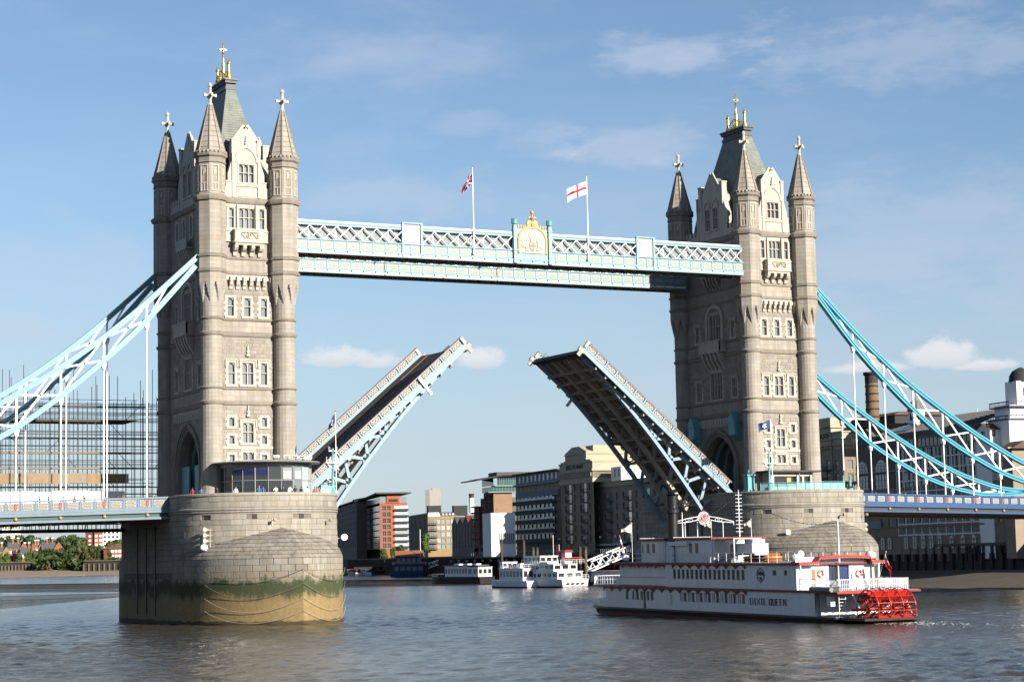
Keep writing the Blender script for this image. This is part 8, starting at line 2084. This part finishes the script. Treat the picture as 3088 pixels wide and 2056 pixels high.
# long dark brick wall below the road span
b = Bld('riverside_warehouse', 'dark brown riverside brick front with arched white windows under the blue road span', 'building', 3110, 418, 7); z = lambda py: zat(2860, py, 448)
L = b.L(2600)
wl_ = [(b.L(px), zz_) for px, zz_ in ((2735, 0), (2761, 0), (2786, 0), (2811, 0), (2836, 0), (2872, 1), (2906, 1), (2940, 1), (2990, 1), (3046, 1), (2664, 1), (2685, 1))]
facade(b, 'front', 0, L, 1.5, z(1586), [], [], 1, 1, 'brick_brown')
facade(b, 'front', 0, L, z(1586), 21, lin(2, L - 8, 17), [z(1569)], 1.3, 1.9, 'brick_brown', 'glass', 'frame_pale', name='upper_wall')
q = MB(b.front); q.box(0, L, 0, .2, z(1586), z(1581)); q.box(0, L * .62, 0, .12, z(1628), z(1625)); q.box(L * .62, L, 0, .12, z(1615), z(1612)); b.part(q, 'string_course', 'brick_tan')
for u, lo in wl_:
    z0_, z1_ = z(1652), z(1604 + lo * 10); q = MB(b.front); w_ = .95; q.prism([(u - w_, z0_), (u + w_, z0_), (u + w_, z1_ - w_)] + [(u + w_ * cos(pi * k / 6), z1_ - w_ + w_ * sin(pi * k / 6)) for k in range(1, 6)] + [(u - w_, z1_ - w_)], .02, .07, 'y'); o = b.part(q, 'window', 'glass')
    m = MB(b.front)
    for k in (0, 1, 2): m.box(u - w_ + w_ * k - .07, u - w_ + w_ * k + .07, .07, .13, z0_, z1_ - .5)
    for k in range(5): zz_ = z0_ + (z1_ - z0_) * k / 5; m.box(u - w_, u + w_, .07, .12, zz_ - .06, zz_ + .06)
    m.build('glazing_bar', 'frame_pale', o)
q = MB(b.front); q.box(0, L, .05, .5, 1.5, z(1690)); b.part(q, 'river_plinth', 'quay_dark')
for k in range(18): u = L * (k + .5) / 18; MB(b.front).box(u - .5, u + .5, .1, .9, 1.5, z(1668)).build('buttress', 'quay_dark', b.o)
q = MB(b.front); q.box(L * .86, L * .999, .0, .25, z(1586), z(1562)); b.part(q, 'pale_panel', 'frame_pale'); shell(b, L, 15, 1.5, 21, 'brick_dark')
for k, (px, lb) in enumerate(((3010, 'dark blue plaque beside the round lamp on the warehouse wall'),)):
    pass
# ------------------------------------------------------------------ quay furniture on the right bank
def quay_pt(px, o=0.0):
    """point where a bearing meets the quay edge, moved o metres to the river"""
    r = ray(px, 1680); E_ = off_bank(3.0 + o)
    for (ax, ay), (bx, by) in zip(E_, E_[1:]):
        det = r.x * -(by - ay) + (bx - ax) * r.y
        if abs(det) < 1e-9: continue
        qx, qy = ax - CAM.x, ay - CAM.y
        s_ = (qx * -(by - ay) + (bx - ax) * qy) / det; t_ = (r.x * qy - r.y * qx) / det
        if 0 <= t_ <= 1 and s_ > 0: return Vector((CAM.x + r.x * s_, CAM.y + r.y * s_, 0))
    return spot(px, 600)
t = thing('jetty', 'dark timber jetty with railings in front of the apartment blocks', 'jetty', tuple(quay_pt(1650, 6)[:2]) + (0,)); o_ = quay_pt(1650, 6)
J = [quay_pt(px, 6) - o_ for px in range(1362, 1990, 12)]
q = MB(); q.loft([[(p.x, p.y, QZ - .9) for p in J], [(p.x, p.y, QZ) for p in J], [(p.x + 6, p.y, QZ) for p in J]], cap=False, closed=False); q.build('deck_edge', 'quay_brown', t)
r1 = MB(); r1.tube([(p.x, p.y, QZ + 1.1) for p in J], .06, 5); r1.tube([(p.x, p.y, QZ + .6) for p in J], .04, 4); r1.build('handrail', 'frame_pale', t)
for i, (a, c) in enumerate(zip(J, J[1:])):
    for k in range(2): p = a.lerp(c, k / 2); MB().box(p.x - .05, p.x + .05, p.y - .05, p.y + .05, QZ, QZ + 1.1).build('rail_post', 'frame_pale', t)
    p = a; MB().tube([(p.x, p.y, -2), (p.x, p.y, QZ - .9)], .22, 6).build('jetty_pile', 'quay_dark', t)
    if i % 2 == 0: MB().box(p.x - .4, p.x - .2, p.y - .8, p.y + .8, QZ - 2.2, QZ - 1.4).build('fender', 'frame_pale', t)
def awning(px0, px1, m, label, h=3.1):
    a, c = quay_pt(px0, -4), quay_pt(px1, -4); t = thing('awning', label, 'awning', (a.x, a.y, QZ), group='café awnings on the quay'); v = c - a
    q = MB(); q.add([(0, 0, h - .6), (v.x, v.y, h - .6), (v.x + 4.5, v.y, h + .5), (4.5, 0, h + .5)], [(0, 1, 2, 3)]); q.add([(0, 0, h - 1.0), (v.x, v.y, h - 1.0), (v.x, v.y, h - .6), (0, 0, h - .6)], [(0, 1, 2, 3)]); q.build('canopy', m, t)
    for k in range(5): MB().tube([(v.x * k / 4, v.y * k / 4, 0), (v.x * k / 4, v.y * k / 4, h - .7)], .06, 5).build('pole', 'frame_pale', t)
awning(1552, 1662, 'awning_white', 'long white café awning at the foot of the bay windowed block'); awning(1690, 1772, 'awning_red', 'dark red café awning at the foot of the lettered warehouse'); awning(1778, 1880, 'awning_white', 'white café awning beside the bow of the steamer')
for i, px in enumerate((1520, 1560, 1625, 1688, 1720, 1765, 1812, 1858)):
    p = quay_pt(px, -1); t = thing('globe_lamp', 'globe lamp on the quay, %s of eight' % ['first from the left', 'second', 'third', 'fourth', 'fifth', 'sixth', 'seventh', 'last'][i], 'street lamp', (p.x, p.y, QZ), group='globe lamps along the quay')
    MB().tube([(0, 0, 0), (0, 0, 4.4)], .07, 6).build('post', 'roof_dark', t); MB().lathe([(.05, 4.3), (.3, 4.45), (.36, 4.7), (.3, 4.95), (.05, 5.1)], 0, 0, 10).build('globe', 'frame_white', t, smooth=60)
p = quay_pt(1546, 0); t = thing('banner_sign', 'round pink and white sign on a red post by the quay', 'sign', (p.x, p.y, QZ)); MB().tube([(0, 0, 0), (0, 0, 4)], .1, 6).build('post', 'bollard_red', t); q = MB(lambda a, b_, c: (a, c, b_ + 4.6)); q.lathe([(.05, -.1), (1.3, -.1), (1.3, .1), (.05, .1)], 0, 0, 20); q.build('disc', 'cloth_pink', t)
# piles in the river
for i, (px, d, py0, py1, lb) in enumerate(((1513, 560, 1628, 1745, 'tall dark pile left of the cruise boats'), (1580, 555, 1630, 1735, 'dark pile behind the middle cruise boat'), (1608, 560, 1652, 1720, 'left pale pile of a pair behind the cruise boats'), (1620, 560, 1652, 1720, 'right pale pile of a pair behind the cruise boats'), (1749, 520, 1650, 1735, 'dark pile left of the brown pile'), (1766, 505, 1650, 1740, 'brown mooring pile beside the gangway'))):
    c = spot(px, d); t = thing('mooring_pile', lb, 'pile', (c.x, c.y, 0), group='mooring piles'); z1 = zat(px, py0, d); m_ = 'wood_pile' if i in (0, 1, 4) else 'quay_brown'
    MB().tube([(0, 0, -3), (0, 0, z1)], .42, 8).build('post', m_, t); MB().lathe([(.46, z1 - .5), (.46, z1), (.1, z1 + .3)], 0, 0, 8).build('cap', 'roof_dark', t)
def gangway(pxa, pya, da, pxb, pyb, db, h, label, m='frame_white'):
    A_ = spot(pxa, da); A_.z = zat(pxa, pya, da); B_ = spot(pxb, db); B_.z = zat(pxb, pyb, db); t = thing('gangway', label, 'gangway', A_, group='white truss gangways'); v = B_ - A_; n = 8; s_ = Vector((v.y, -v.x, 0)).normalized() * .9
    for side in (-1, 1):
        o = s_ * side; MB().bar(o, v + o, .25, .25).build('bottom_chord', m, t); MB().bar(o + Vector((0, 0, h)), v + o + Vector((0, 0, h)), .28, .28).build('top_chord', m, t)
        for k in range(n): a, c = v * (k / n) + o, v * ((k + 1) / n) + o; up = Vector((0, 0, h)); MB().bar(a if k % 2 else a + up, c + up if k % 2 else c, .18, .18).build('diagonal', m, t)
    q = MB(); q.add([s_ * -1, s_, v + s_, v - s_], [(0, 1, 2, 3)]); q.build('walkway', 'steel_panel', t)
gangway(1772, 1722, 505, 1890, 1672, 545, 2.4, 'large white truss gangway rising right behind the bow of the steamer'); gangway(1298, 1712, 858, 1357, 1692, 845, 2.0, 'small white gangway right of the blue houseboat')
c = spot(1850, 500); t = thing('landing_pontoon', 'white railed landing pontoon behind the bow of the steamer', 'pontoon', (c.x, c.y, 0), -rad(8)); MB().box(-4, 4, -16, 12, -.5, 1.0).build('float', 'quay_dark', t); MB().box(-3, 3, -14, 8, 1.0, 3.4).build('shelter', 'render_white', t); MB().box(-3.4, 3.4, -15, 9, 3.4, 3.6).build('roof', 'cloth_pink', t)
for k in range(9): MB().box(-3.9, -3.8, -15 + k * 3, -14.9 + k * 3, 1.0, 2.2).build('rail_post', 'frame_white', t)
MB().box(-3.95, -3.8, -15.5, 10, 2.15, 2.25).build('handrail', 'frame_white', t)

# ------------------------------------------------------------------ moored boats
def hull_mb(L, B, H, bow=.25, sheer=.4, z0=-.4, flare=.12, stern=.9):
    mb = MB(); rings = []
    for k in range(4):
        f = k / 3; zb = z0 + (H - z0) * f; ring = []
        for i in range(13):
            s = i / 12; wv = B / 2 * (stern + (1 - stern) * min(1, s / .15)) * (1 - flare * (1 - f))
            if s > 1 - bow: wv *= max(.0, 1 - ((s - 1 + bow) / bow) ** 1.8) ** .8
            ring.append((wv, s * L - (1 - f) * (.06 * L if s > .95 else 0), zb + (sheer * max(0, s - .5) ** 2 * 2.5 if f > .5 else 0)))
        rings.append(ring + [(-x, y, z) for x, y, z in ring[::-1]])
    mb.loft(rings); return mb
def moored_boat(label, px, d, rz, L, B, H, hull, tiers, cat='boat', name='cruise_boat', extras=None, group=None, stripe=None):
    """tiers: (y0, y1, half width, z0, z1, wall material, window count)"""
    c = spot(px, d); t = thing(name, label, cat, (c.x, c.y, 0), rz, group)
    hull_mb(L, B, H).build('hull', hull, t, smooth=40)
    if stripe: h2 = hull_mb(L * 1.002, B * 1.01, H * .18 + .0, z0=-.1); h2.build('boot_stripe', stripe, t, smooth=40)
    MB().prism([(B * .44, .4), (B * .44, L * .74), (0, L * .95), (-B * .44, L * .74), (-B * .44, .4)], H - .12, H - .05, 'z').build('deck', 'deck_grey', t)
    for (y0, y1, hw, z0, z1, m, nw) in tiers:
        o = MB().box(-hw, hw, y0, y1, z0, z1).build('cabin', m, t); MB().box(-hw - .15, hw + .15, y0 - .2, y1 + .2, z1, z1 + .12).build('cabin_roof', m, t)
        for k in range(nw):
            a = y0 + (y1 - y0) * (k + .15) / nw; b_ = y0 + (y1 - y0) * (k + .85) / nw
            for s_ in (-1, 1): MB().box(s_ * hw - .02, s_ * hw + .02, a, b_, z0 + (z1 - z0) * .35, z0 + (z1 - z0) * .82).build('window', 'glass_dark', o)
        for k in range(3): a = -hw + 2 * hw * (k + .15) / 3; b_ = -hw + 2 * hw * (k + .85) / 3; MB().box(a, b_, y0 - .03, y0, z0 + (z1 - z0) * .35, z0 + (z1 - z0) * .82).build('window', 'glass_dark', o)
    if extras: extras(t)
    return t
def rails(t, hw, y0, y1, z, m='frame_white'):
    q = MB(); P = [(-hw, y0), (hw, y0), (hw, y1), (-hw, y1), (-hw, y0)]
    for (a, b_), (c, e) in zip(P, P[1:]):
        q.bar((a, b_, z + .95), (c, e, z + .95), .06, .06); q.bar((a, b_, z + .5), (c, e, z + .5), .04, .04); n = max(1, int(math.hypot(c - a, e - b_) / 1.0))
        for k in range(n): q.bar((a + (c - a) * k / n, b_ + (e - b_) * k / n, z), (a + (c - a) * k / n, b_ + (e - b_) * k / n, z + .95), .05, .05, (1, 0, 0))
    q.build('railing', m, t)
def ex2(t): rails(t, 2.2, 3, 14, 4.7); MB().box(-.6, .6, 6, 8, 4.7, 5.9).build('wheelhouse', 'boat_white', t); MB().box(-1.6, 1.6, 9, 12.5, 4.7, 5.0).build('seat_row', 'boat_red', t)
def ex3(t):
    rails(t, 3.4, 1, 18, 5.6); rails(t, 3.6, -.5, 3, 2.0); MB().box(-3, 3, 1, 7, 6.9, 7.1).build('red_canopy', 'wheel_red', t); MB().tube([(0, 9, 7.6), (0, 9, 12.5)], .08, 6).build('mast', 'boat_white', t)
    for k in range(3): MB().tube([(-1 + k, 5 + k * 2, 7.1), (-1 + k, 5 + k * 2, 10.2)], .06, 5).build('staff', ['boat_white', 'boat_red', 'boat_red'][k], t)
    MB().box(-.9, .9, 2.6, 4.4, 5.6, 8.3).build('red_topped_mast_house', 'boat_white', t); MB().prism([(-1.5, 8.3), (1.5, 8.3), (.9, 8.9), (-.9, 8.9)], 2.4, 4.6, 'y').build('mast_cap', 'boat_red', t)
    for k in range(4): MB().box(-2.6 + k * 1.4, -1.8 + k * 1.4, -.35, -.25, .7, 1.1).build('fender', 'roof_dark', t)
t = moored_boat('small white cruise boat with two rows of windows, left of the taller cruise boat', 1612, 488, rad(2), 21, 5.2, 1.7, 'boat_white', [(2, 14, 2.2, 1.6, 4.6, 'boat_white', 7), (12.5, 14.2, 2.0, 4.6, 6.2, 'boat_white', 2)], extras=ex2, stripe='boat_blue')
t = moored_boat('large white three deck cruise boat with red canopies, moored stern on', 1733, 482, rad(6), 24, 8.6, 2.0, 'boat_white', [(2.2, 20, 3.6, 1.9, 3.7, 'boat_white', 8), (4, 20, 3.4, 3.8, 5.5, 'boat_white', 8), (11, 18, 2.6, 5.6, 7.5, 'boat_white', 4)], extras=ex3, stripe='hull_red')
def ex1(t):
    MB().box(-2.6, 2.6, 2.5, 19, 5.25, 5.4).build('long_roof', 'roof_zinc', t)
    for k in range(3): MB().box(-.8, .8, 4 + k * 4.5, 6.4 + k * 4.5, 5.4, 5.8).build('skylight', 'boat_white', t)
    rails(t, 2.6, 19, 26, 1.9, 'frame_pale'); MB().box(-1.6, 1.6, 20, 23, 1.9, 2.6).build('blue_cover', 'boat_blue', t)
t = moored_boat('long dark hulled barge with white windowed saloon, leftmost of the three passenger boats', 1468, 590, rad(10), 28, 6.2, 2.0, 'hull_black', [(1.0, 6.5, 2.5, 1.9, 4.7, 'boat_white', 2), (6.5, 18, 2.4, 1.9, 5.0, 'boat_white', 8)], extras=ex1, name='passenger_barge')
def exh(t):
    q = MB(); q.prism([(-4.4, 8.6), (4.4, 8.6), (0, 11.2)], 1, 13, 'y'); q.build('roof', 'tile_orange', t); rails(t, 4.6, 0, 14, 5.3); MB().tube([(-4, 2, 8), (-4, 2, 20)], .14, 6).build('mast', 'render_white', t)
t = moored_boat('two storey blue houseboat with red hipped roof in the distance', 1284, 868, rad(62), 16, 9.4, 1.6, 'boat_blue', [(.8, 13.5, 4.3, 1.5, 5.0, 'boat_blue', 5), (1.5, 12.5, 4.0, 5.2, 8.5, 'boat_blue', 5)], exh if False else 'houseboat', name='houseboat', extras=exh)
for i, (px, d, L, B, hull, cab, lb) in enumerate(((1062, 1050, 9, 3, 'boat_white', 'boat_cream', 'small white cruiser, leftmost of the moored craft beside the left pier'), (1083, 1040, 10, 3, 'boat_white', 'tile_orange', 'small boat with orange covers second from the left pier'), (1100, 1030, 9, 3, 'boat_cream', 'boat_red', 'small cream boat with red cabin in the distant moorings'), (1120, 1030, 12, 3, 'boat_white', 'boat_white', 'low white motor boat in the distant moorings'), (1160, 1035, 26, 5, 'hull_black', 'roof_dark', 'long black barge in the distant moorings'), (1192, 1045, 22, 5, 'hull_black', 'boat_red', 'black barge with red gear in the distant moorings'), (1216, 1060, 18, 5, 'hull_black', 'boat_cream', 'dark barge with pale cabin beside the blue houseboat'))):
    moored_boat(lb, px, d, rad(62 + i % 3 * 6), L, B, 1.4 if L < 15 else 2.2, hull, [(L * .25, L * .6, B * .36, 1.3 if L < 15 else 2.1, 3.0 if L < 15 else 4.0, cab, 2)], group='small craft moored below the far quay', name='moored_boat')
c = spot(155, 1735); t = thing('work_boat', 'tiny yellow boat with a red mast off the far left shore', 'boat', (c.x, c.y, 0), rad(70)); hull_mb(11, 4, 1.6).build('hull', 'raft_yellow', t); MB().tube([(0, 3, 1.5), (0, 3, 8)], .3, 6).build('mast', 'bollard_red', t); MB().box(-1, 1, 4, 6.5, 1.5, 3).build('cabin', 'boat_cream', t)

# ------------------------------------------------------------------ trees
def crown_mesh(seed, m, n=1500, leaf=.075, flat=.85, lobes=9):
    R6 = random.Random(seed); mb = MB(); blobs = []
    for k in range(lobes):
        a = R6.uniform(0, 2 * pi); r = R6.uniform(.1, .34); z = R6.uniform(-.28, .36); blobs.append((r * cos(a), r * sin(a), z * flat, R6.uniform(.16, .27)))
    for k in range(n):
        bx, by, bz, br = R6.choice(blobs); u = R6.uniform(-1, 1); th = R6.uniform(0, 2 * pi); rr = br * R6.uniform(.72, 1.06); s_ = math.sqrt(1 - u * u)
        c = Vector((bx + rr * s_ * cos(th), by + rr * s_ * sin(th), bz + rr * u * flat)); nrm = Vector((s_ * cos(th) + R6.gauss(0, .5), s_ * sin(th) + R6.gauss(0, .5), u + R6.gauss(0, .5))).normalized()
        a = nrm.cross(Vector((R6.gauss(0, 1), R6.gauss(0, 1), R6.gauss(0, 1)))).normalized(); b_ = nrm.cross(a); l = leaf * R6.uniform(.5, 1.2)
        mb.add([c - a * l, c + b_ * l * .55, c + a * l, c - b_ * l * .55], [(0, 1, 2, 3)])
    return mb.mesh('crown', [m])
CR = {k: [crown_mesh(s + 17 * i, k) for s in range(3)] for i, k in enumerate(('leaf_dark', 'leaf_mid', 'leaf_olive', 'leaf_bright'))}
def tree(px, d, zb, py_top, width_px, kind, label, group, tall=1.0, name='tree', trunk=.18):
    c = spot(px, d); z1 = zat(px, py_top, d); h = z1 - zb; w = width_px * d / FPX
    t = thing(name, label, 'tree' if name == 'tree' else 'shrub', (c.x, c.y, zb), rnd.uniform(0, 6), group)
    th = h * trunk; q = MB(); q.tube([(0, 0, -.5), (.02 * h, 0, th), (0, .01 * h, h * .6)], [h * .03, h * .022, h * .008], 6)
    for k in range(4): a = k * 1.6; q.tube([(0, 0, th), (w * .16 * cos(a), w * .16 * sin(a), h * .45), (w * .3 * cos(a), w * .3 * sin(a), h * .62)], [h * .014, h * .01, h * .004], 5)
    q.build('trunk', 'bark', t)
    o = inst(rnd.choice(CR[kind]), 'crown', t, (0, 0, th + (h - th) * .5), (w * .95, w * .95, (h - th) * .98)); return t
gt = 'trees on the far left bank'
for px, py, w_, kd, lb in ((18, 1606, 95, 'leaf_dark', 'broad dark tree at the far left edge'), (75, 1608, 80, 'leaf_mid', 'tall tree behind the leftmost rooftops'), (108, 1612, 60, 'leaf_dark', 'tree left of the sky gap on the far bank'), (150, 1616, 44, 'leaf_mid', 'small tree in the sky gap on the far bank'), (195, 1605, 70, 'leaf_dark', 'tall tree behind the orange gabled house'), (235, 1606, 70, 'leaf_mid', 'tall tree left of the brick flats'), (345, 1622, 70, 'leaf_mid', 'tree below the white flats near the left pier')):
    tree(px, 1960, 8, py, w_, kd, lb, gt)
for px, py, w_, kd, lb in ((5, 1660, 30, 'leaf_bright', 'small round street tree at the left edge'), (26, 1661, 32, 'leaf_bright', 'second small round street tree from the left edge'), (55, 1662, 30, 'leaf_mid', 'third small round street tree from the left edge'), (83, 1662, 32, 'leaf_bright', 'fourth small round street tree from the left edge'), (118, 1654, 46, 'leaf_mid', 'bushy tree right of the round street trees'), (155, 1650, 56, 'leaf_dark', 'large bushy tree below the orange gabled house'), (198, 1648, 56, 'leaf_mid', 'large bushy tree mid way along the far bank'), (232, 1640, 50, 'leaf_olive', 'yellowish bushy tree below the brick flats'), (262, 1640, 50, 'leaf_olive', 'olive bushy tree right of the yellowish one'), (292, 1640, 50, 'leaf_mid', 'bushy tree left of the hipped roof house'), (325, 1635, 44, 'leaf_olive', 'olive tree beside the left pier')):
    tree(px, 1820, 6, py, w_, kd, lb, gt, trunk=.12)
tree(1280, 900, QZ, 1606, 32, 'leaf_bright', 'slender bright green tree before the dark flats', 'trees on the far quay', trunk=.1); tree(1291, 905, QZ, 1632, 18, 'leaf_mid', 'small tree right of the slender bright green tree', 'trees on the far quay')
for px, py, w_, kd, lb in ((1160, 1650, 34, 'leaf_bright', 'bright green shrub at the foot of the orange block'), (1185, 1650, 30, 'leaf_bright', 'second bright shrub at the foot of the orange block'), (1210, 1640, 36, 'leaf_mid', 'dark green shrub behind the white mast'), (1236, 1656, 28, 'leaf_olive', 'olive shrub right of the orange block')): tree(px, 1010, QZ - 1.5, py, w_, kd, lb, 'shrubs along the far quay', name='shrub', trunk=.05)
for i, px in enumerate((1436, 1459, 1482)): tree(px, 735, QZ, 1648, 20, 'leaf_dark', 'dark clipped tree in front of the museum, %s of three' % ['left', 'middle', 'right'][i], 'trees on the far quay', trunk=.2)

# ------------------------------------------------------------------ far left bank
dF = 1790
P = [(*spot(px, d)[:2], z_) for px, d, z_ in ((-900, 1850, 5.5), (180, 1800, 5.5), (232, 1830, 5.5), (500, 1800, 5.5), (900, 1700, 5.5), (1000, 2600, 5.5), (1000, 4500, 5.5), (-900, 4500, 5.5))]; MB().add(P, [tuple(range(len(P)))]).build('north_bank_ground', 'grass', kind='structure')
sh = MB(); top = [(*spot(px, d)[:2], 5.4) for px, d in ((-900, 1840), (60, 1805), (180, 1812), (260, 1835), (360, 1815), (520, 1800), (900, 1700))]; bot = [(*spot(px, d)[:2], .3) for px, d in ((-900, 1650), (60, 1640), (180, 1660), (260, 1700), (360, 1690), (520, 1690), (900, 1600))]
sh.loft([top, bot, [(x - 2, y - 4, -.6) for x, y, z_ in bot]], cap=False, closed=False); sh.build('far_foreshore', 'far_shore', kind='structure')
def far_wall(pa, pb, d0, d1, ztop, label, ribs):
    a, c = spot(pa, d0), spot(pb, d1); t = thing('river_wall', label, 'river wall', (a.x, a.y, 0), group='river walls of the far left bank'); v = c - a
    q = MB(); q.add([(0, 0, .5), (v.x, v.y, .5), (v.x, v.y, ztop), (0, 0, ztop), (0, 30, ztop), (v.x, v.y + 30, ztop)], [(0, 1, 2, 3), (3, 2, 5, 4)]); q.build('face', 'quay_dark', t); n_ = ribs
    for k in range(n_): p = v * (k / n_); MB().box(p.x - .8, p.x + .5, p.y - 1.2, p.y, .5, ztop - 2.5).build('buttress', 'quay_brown', t)
    MB().bar((0, -.6, ztop), (v.x, v.y - .6, ztop), 1.4, .9).build('coping', 'quay_brown', t)
far_wall(-300, 181, 1806, 1798, zat(90, 1694, 1800), 'dark ribbed river wall left of the sandy beach', 46); far_wall(252, 560, 1775, 1765, zat(300, 1690, 1780), 'dark river wall right of the sandy beach beside the pier', 20)
def far_house(pxa, pxb, d, py_e, py_r, m, roof, label, gable_right=True, zb=5.5):
    a, c = spot(pxa, d), spot(pxb, d); t = thing('house', label, 'house', (a.x, a.y, zb), math.atan2(c.y - a.y, c.x - a.x), 'brick houses on the far left bank'); W_ = (c - a).length; ze = zat(pxa, py_e, d) - zb; zr = zat(pxa, py_r, d) - zb
    q = MB(); q.box(0, W_, 0, 11, 0, ze); q.prism([(W_ * .55, ze), (W_, ze), (W_ * .775, zr)], -1.0, 6, 'y'); q.build('wall', m, t)
    q = MB(); q.prism([(0, ze), (11, ze), (5.5, zr)], -.5, W_ * .62, 'x'); q.build('roof', roof, t)
    q = MB(); q.box(W_ * .55, W_, -1.0, 0, 0, ze); q.build('gable_bay', m, t)
    for k in range(3): MB().box(W_ * .08 + k * W_ * .16, W_ * .08 + k * W_ * .16 + 1.6, -.1, 0, ze - 4, ze - 1.6).build('window', 'frame_white', t)
    for x in (.2, .45): MB().box(W_ * x, W_ * x + 1.6, 4.5, 6.5, zr - 1.5, zr + 3.2).build('chimney', m, t); MB().box(W_ * x - .2, W_ * x + 1.8, 4.3, 6.7, zr + 3.2, zr + 4.0).build('chimney_cap', 'render_white', t)
far_house(-20, 30, 1850, 1664, 1648, 'brick_tan', 'roof_grey', 'brick house with white capped chimneys at the left edge of the far bank'); far_house(24, 86, 1860, 1655, 1634, 'tile_orange', 'roof_grey', 'orange gabled house with grey roof, second from the left edge'); far_house(62, 113, 1840, 1668, 1648, 'tile_orange', 'roof_grey', 'orange gabled house in front, left of the bushy trees'); far_house(126, 192, 1865, 1654, 1634, 'tile_orange', 'roof_grey', 'orange gabled house with long grey roof in the middle of the far bank')
far_house(98, 130, 1870, 1650, 1640, 'brick_tan', 'tile_orange', 'small brick house with chimneys between two orange gables')
def far_block(px0, px1, d, py0, py1, m, label, rows, cols, rz=0.0, wm='frame_white', split=None):
    a, c = spot(px0, d), spot(px1, d); zb = 5.5; t = thing('flats', label, 'building', (a.x, a.y, zb), math.atan2(c.y - a.y, c.x - a.x), 'flats on the far left bank'); W_ = (c - a).length; h = zat(px0, py1, d) - zb
    MB().box(0, W_, 0, 14, 0, h).build('wall', m, t); MB().box(-.4, W_ + .4, -.5, 14.4, h, h + .7).build('roof', 'roof_grey', t)
    for j in range(rows):
        for i in range(cols): u = W_ * (i + .5) / cols; zz_ = h - 3 - j * 4.2; MB().box(u - 1.1, u + 1.1, -.15, 0, zz_ - 1, zz_ + 1).build('window', wm, t)
    return t, W_, h
far_block(258, 284, 2000, 1640, 1607, 'brick_maroon', 'brick flats right of the tall trees, shade put into a dark wall colour', 5, 1); far_block(284, 310, 1998, 1640, 1606, 'tile_orange', 'brick flats in the sunlit orange wall colour beside the dark ones', 5, 2); far_block(310, 360, 2010, 1640, 1596, 'render_white', 'white rendered flats beside the left pier', 6, 4, wm='glass_dark')  # shaded and sunlit faces of the brick flats painted as two wall colours
far_block(5, 62, 2300, 1640, 1560, 'render_white', 'white tower flats glimpsed under the left road span', 9, 6, wm='brick_tan')
c = spot(313, 1815); a2 = spot(372, 1815); t = thing('house', 'orange brick house with brown hipped roof and white windows beside the left pier', 'house', (c.x, c.y, 5.5), math.atan2(a2.y - c.y, a2.x - c.x)); W_ = (a2 - c).length; he = zat(330, 1654, 1815) - 5.5; hr_ = zat(330, 1638, 1815) - 5.5
MB().box(5, W_, 0, 12, 0, he).build('wall', 'tile_orange', t); MB().box(0, 5, 0, 12, 0, he).build('side_wall', 'brick_maroon', t); q = MB(); q.loft([[(-1, -1, he), (W_ + 1, -1, he), (W_ + 1, 13, he), (-1, 13, he)], [(6, 6, hr_), (W_ - 3, 6, hr_), (W_ - 3, 6.2, hr_), (6, 6.2, hr_)]]); q.build('roof', 'roof_tile', t)
for j in range(3):
    for i in range(4): MB().box(6.3 + i * 3.2, 8.4 + i * 3.2, -.15, 0, he - 3.2 - j * 4.2, he - 1.0 - j * 4.2).build('window', 'frame_white', t)
# distant tree belts and low skyline behind everything
def belt(name, px0, px1, d, py, m, n, seed, label=None):
    R6 = random.Random(seed); mb = MB()
    for k in range(n):
        px = R6.uniform(px0, px1); dd = d + R6.uniform(-60, 60); c = spot(px, dd); h = zat(px, py + 6 * sin(px * .03) + 4 * sin(px * .11), dd); z = 4 + (h - 4) * R6.random() ** .7; l = R6.uniform(1.2, 3.2); v = Vector((R6.gauss(0, 1), R6.gauss(0, 1), R6.gauss(0, 1))).normalized(); a = v.cross(Vector((0, 0, 1))).normalized() * l; b_ = v.cross(a).normalized() * l * .7; p = Vector((c.x, c.y, z))
        mb.add([p - a, p + b_, p + a, p - b_], [(0, 1, 2, 3)])
    o = mb.build(name, m, kind='stuff'); o['label'] = label; return o
belt('woodland', -400, 420, 2150, 1648, 'leaf_dark', 9000, 3, 'far off belt of dark woodland behind the left bank houses'); belt('hedge', 100, 420, 1835, 1684, 'leaf_mid', 2500, 5, 'low green hedge above the far left river wall')
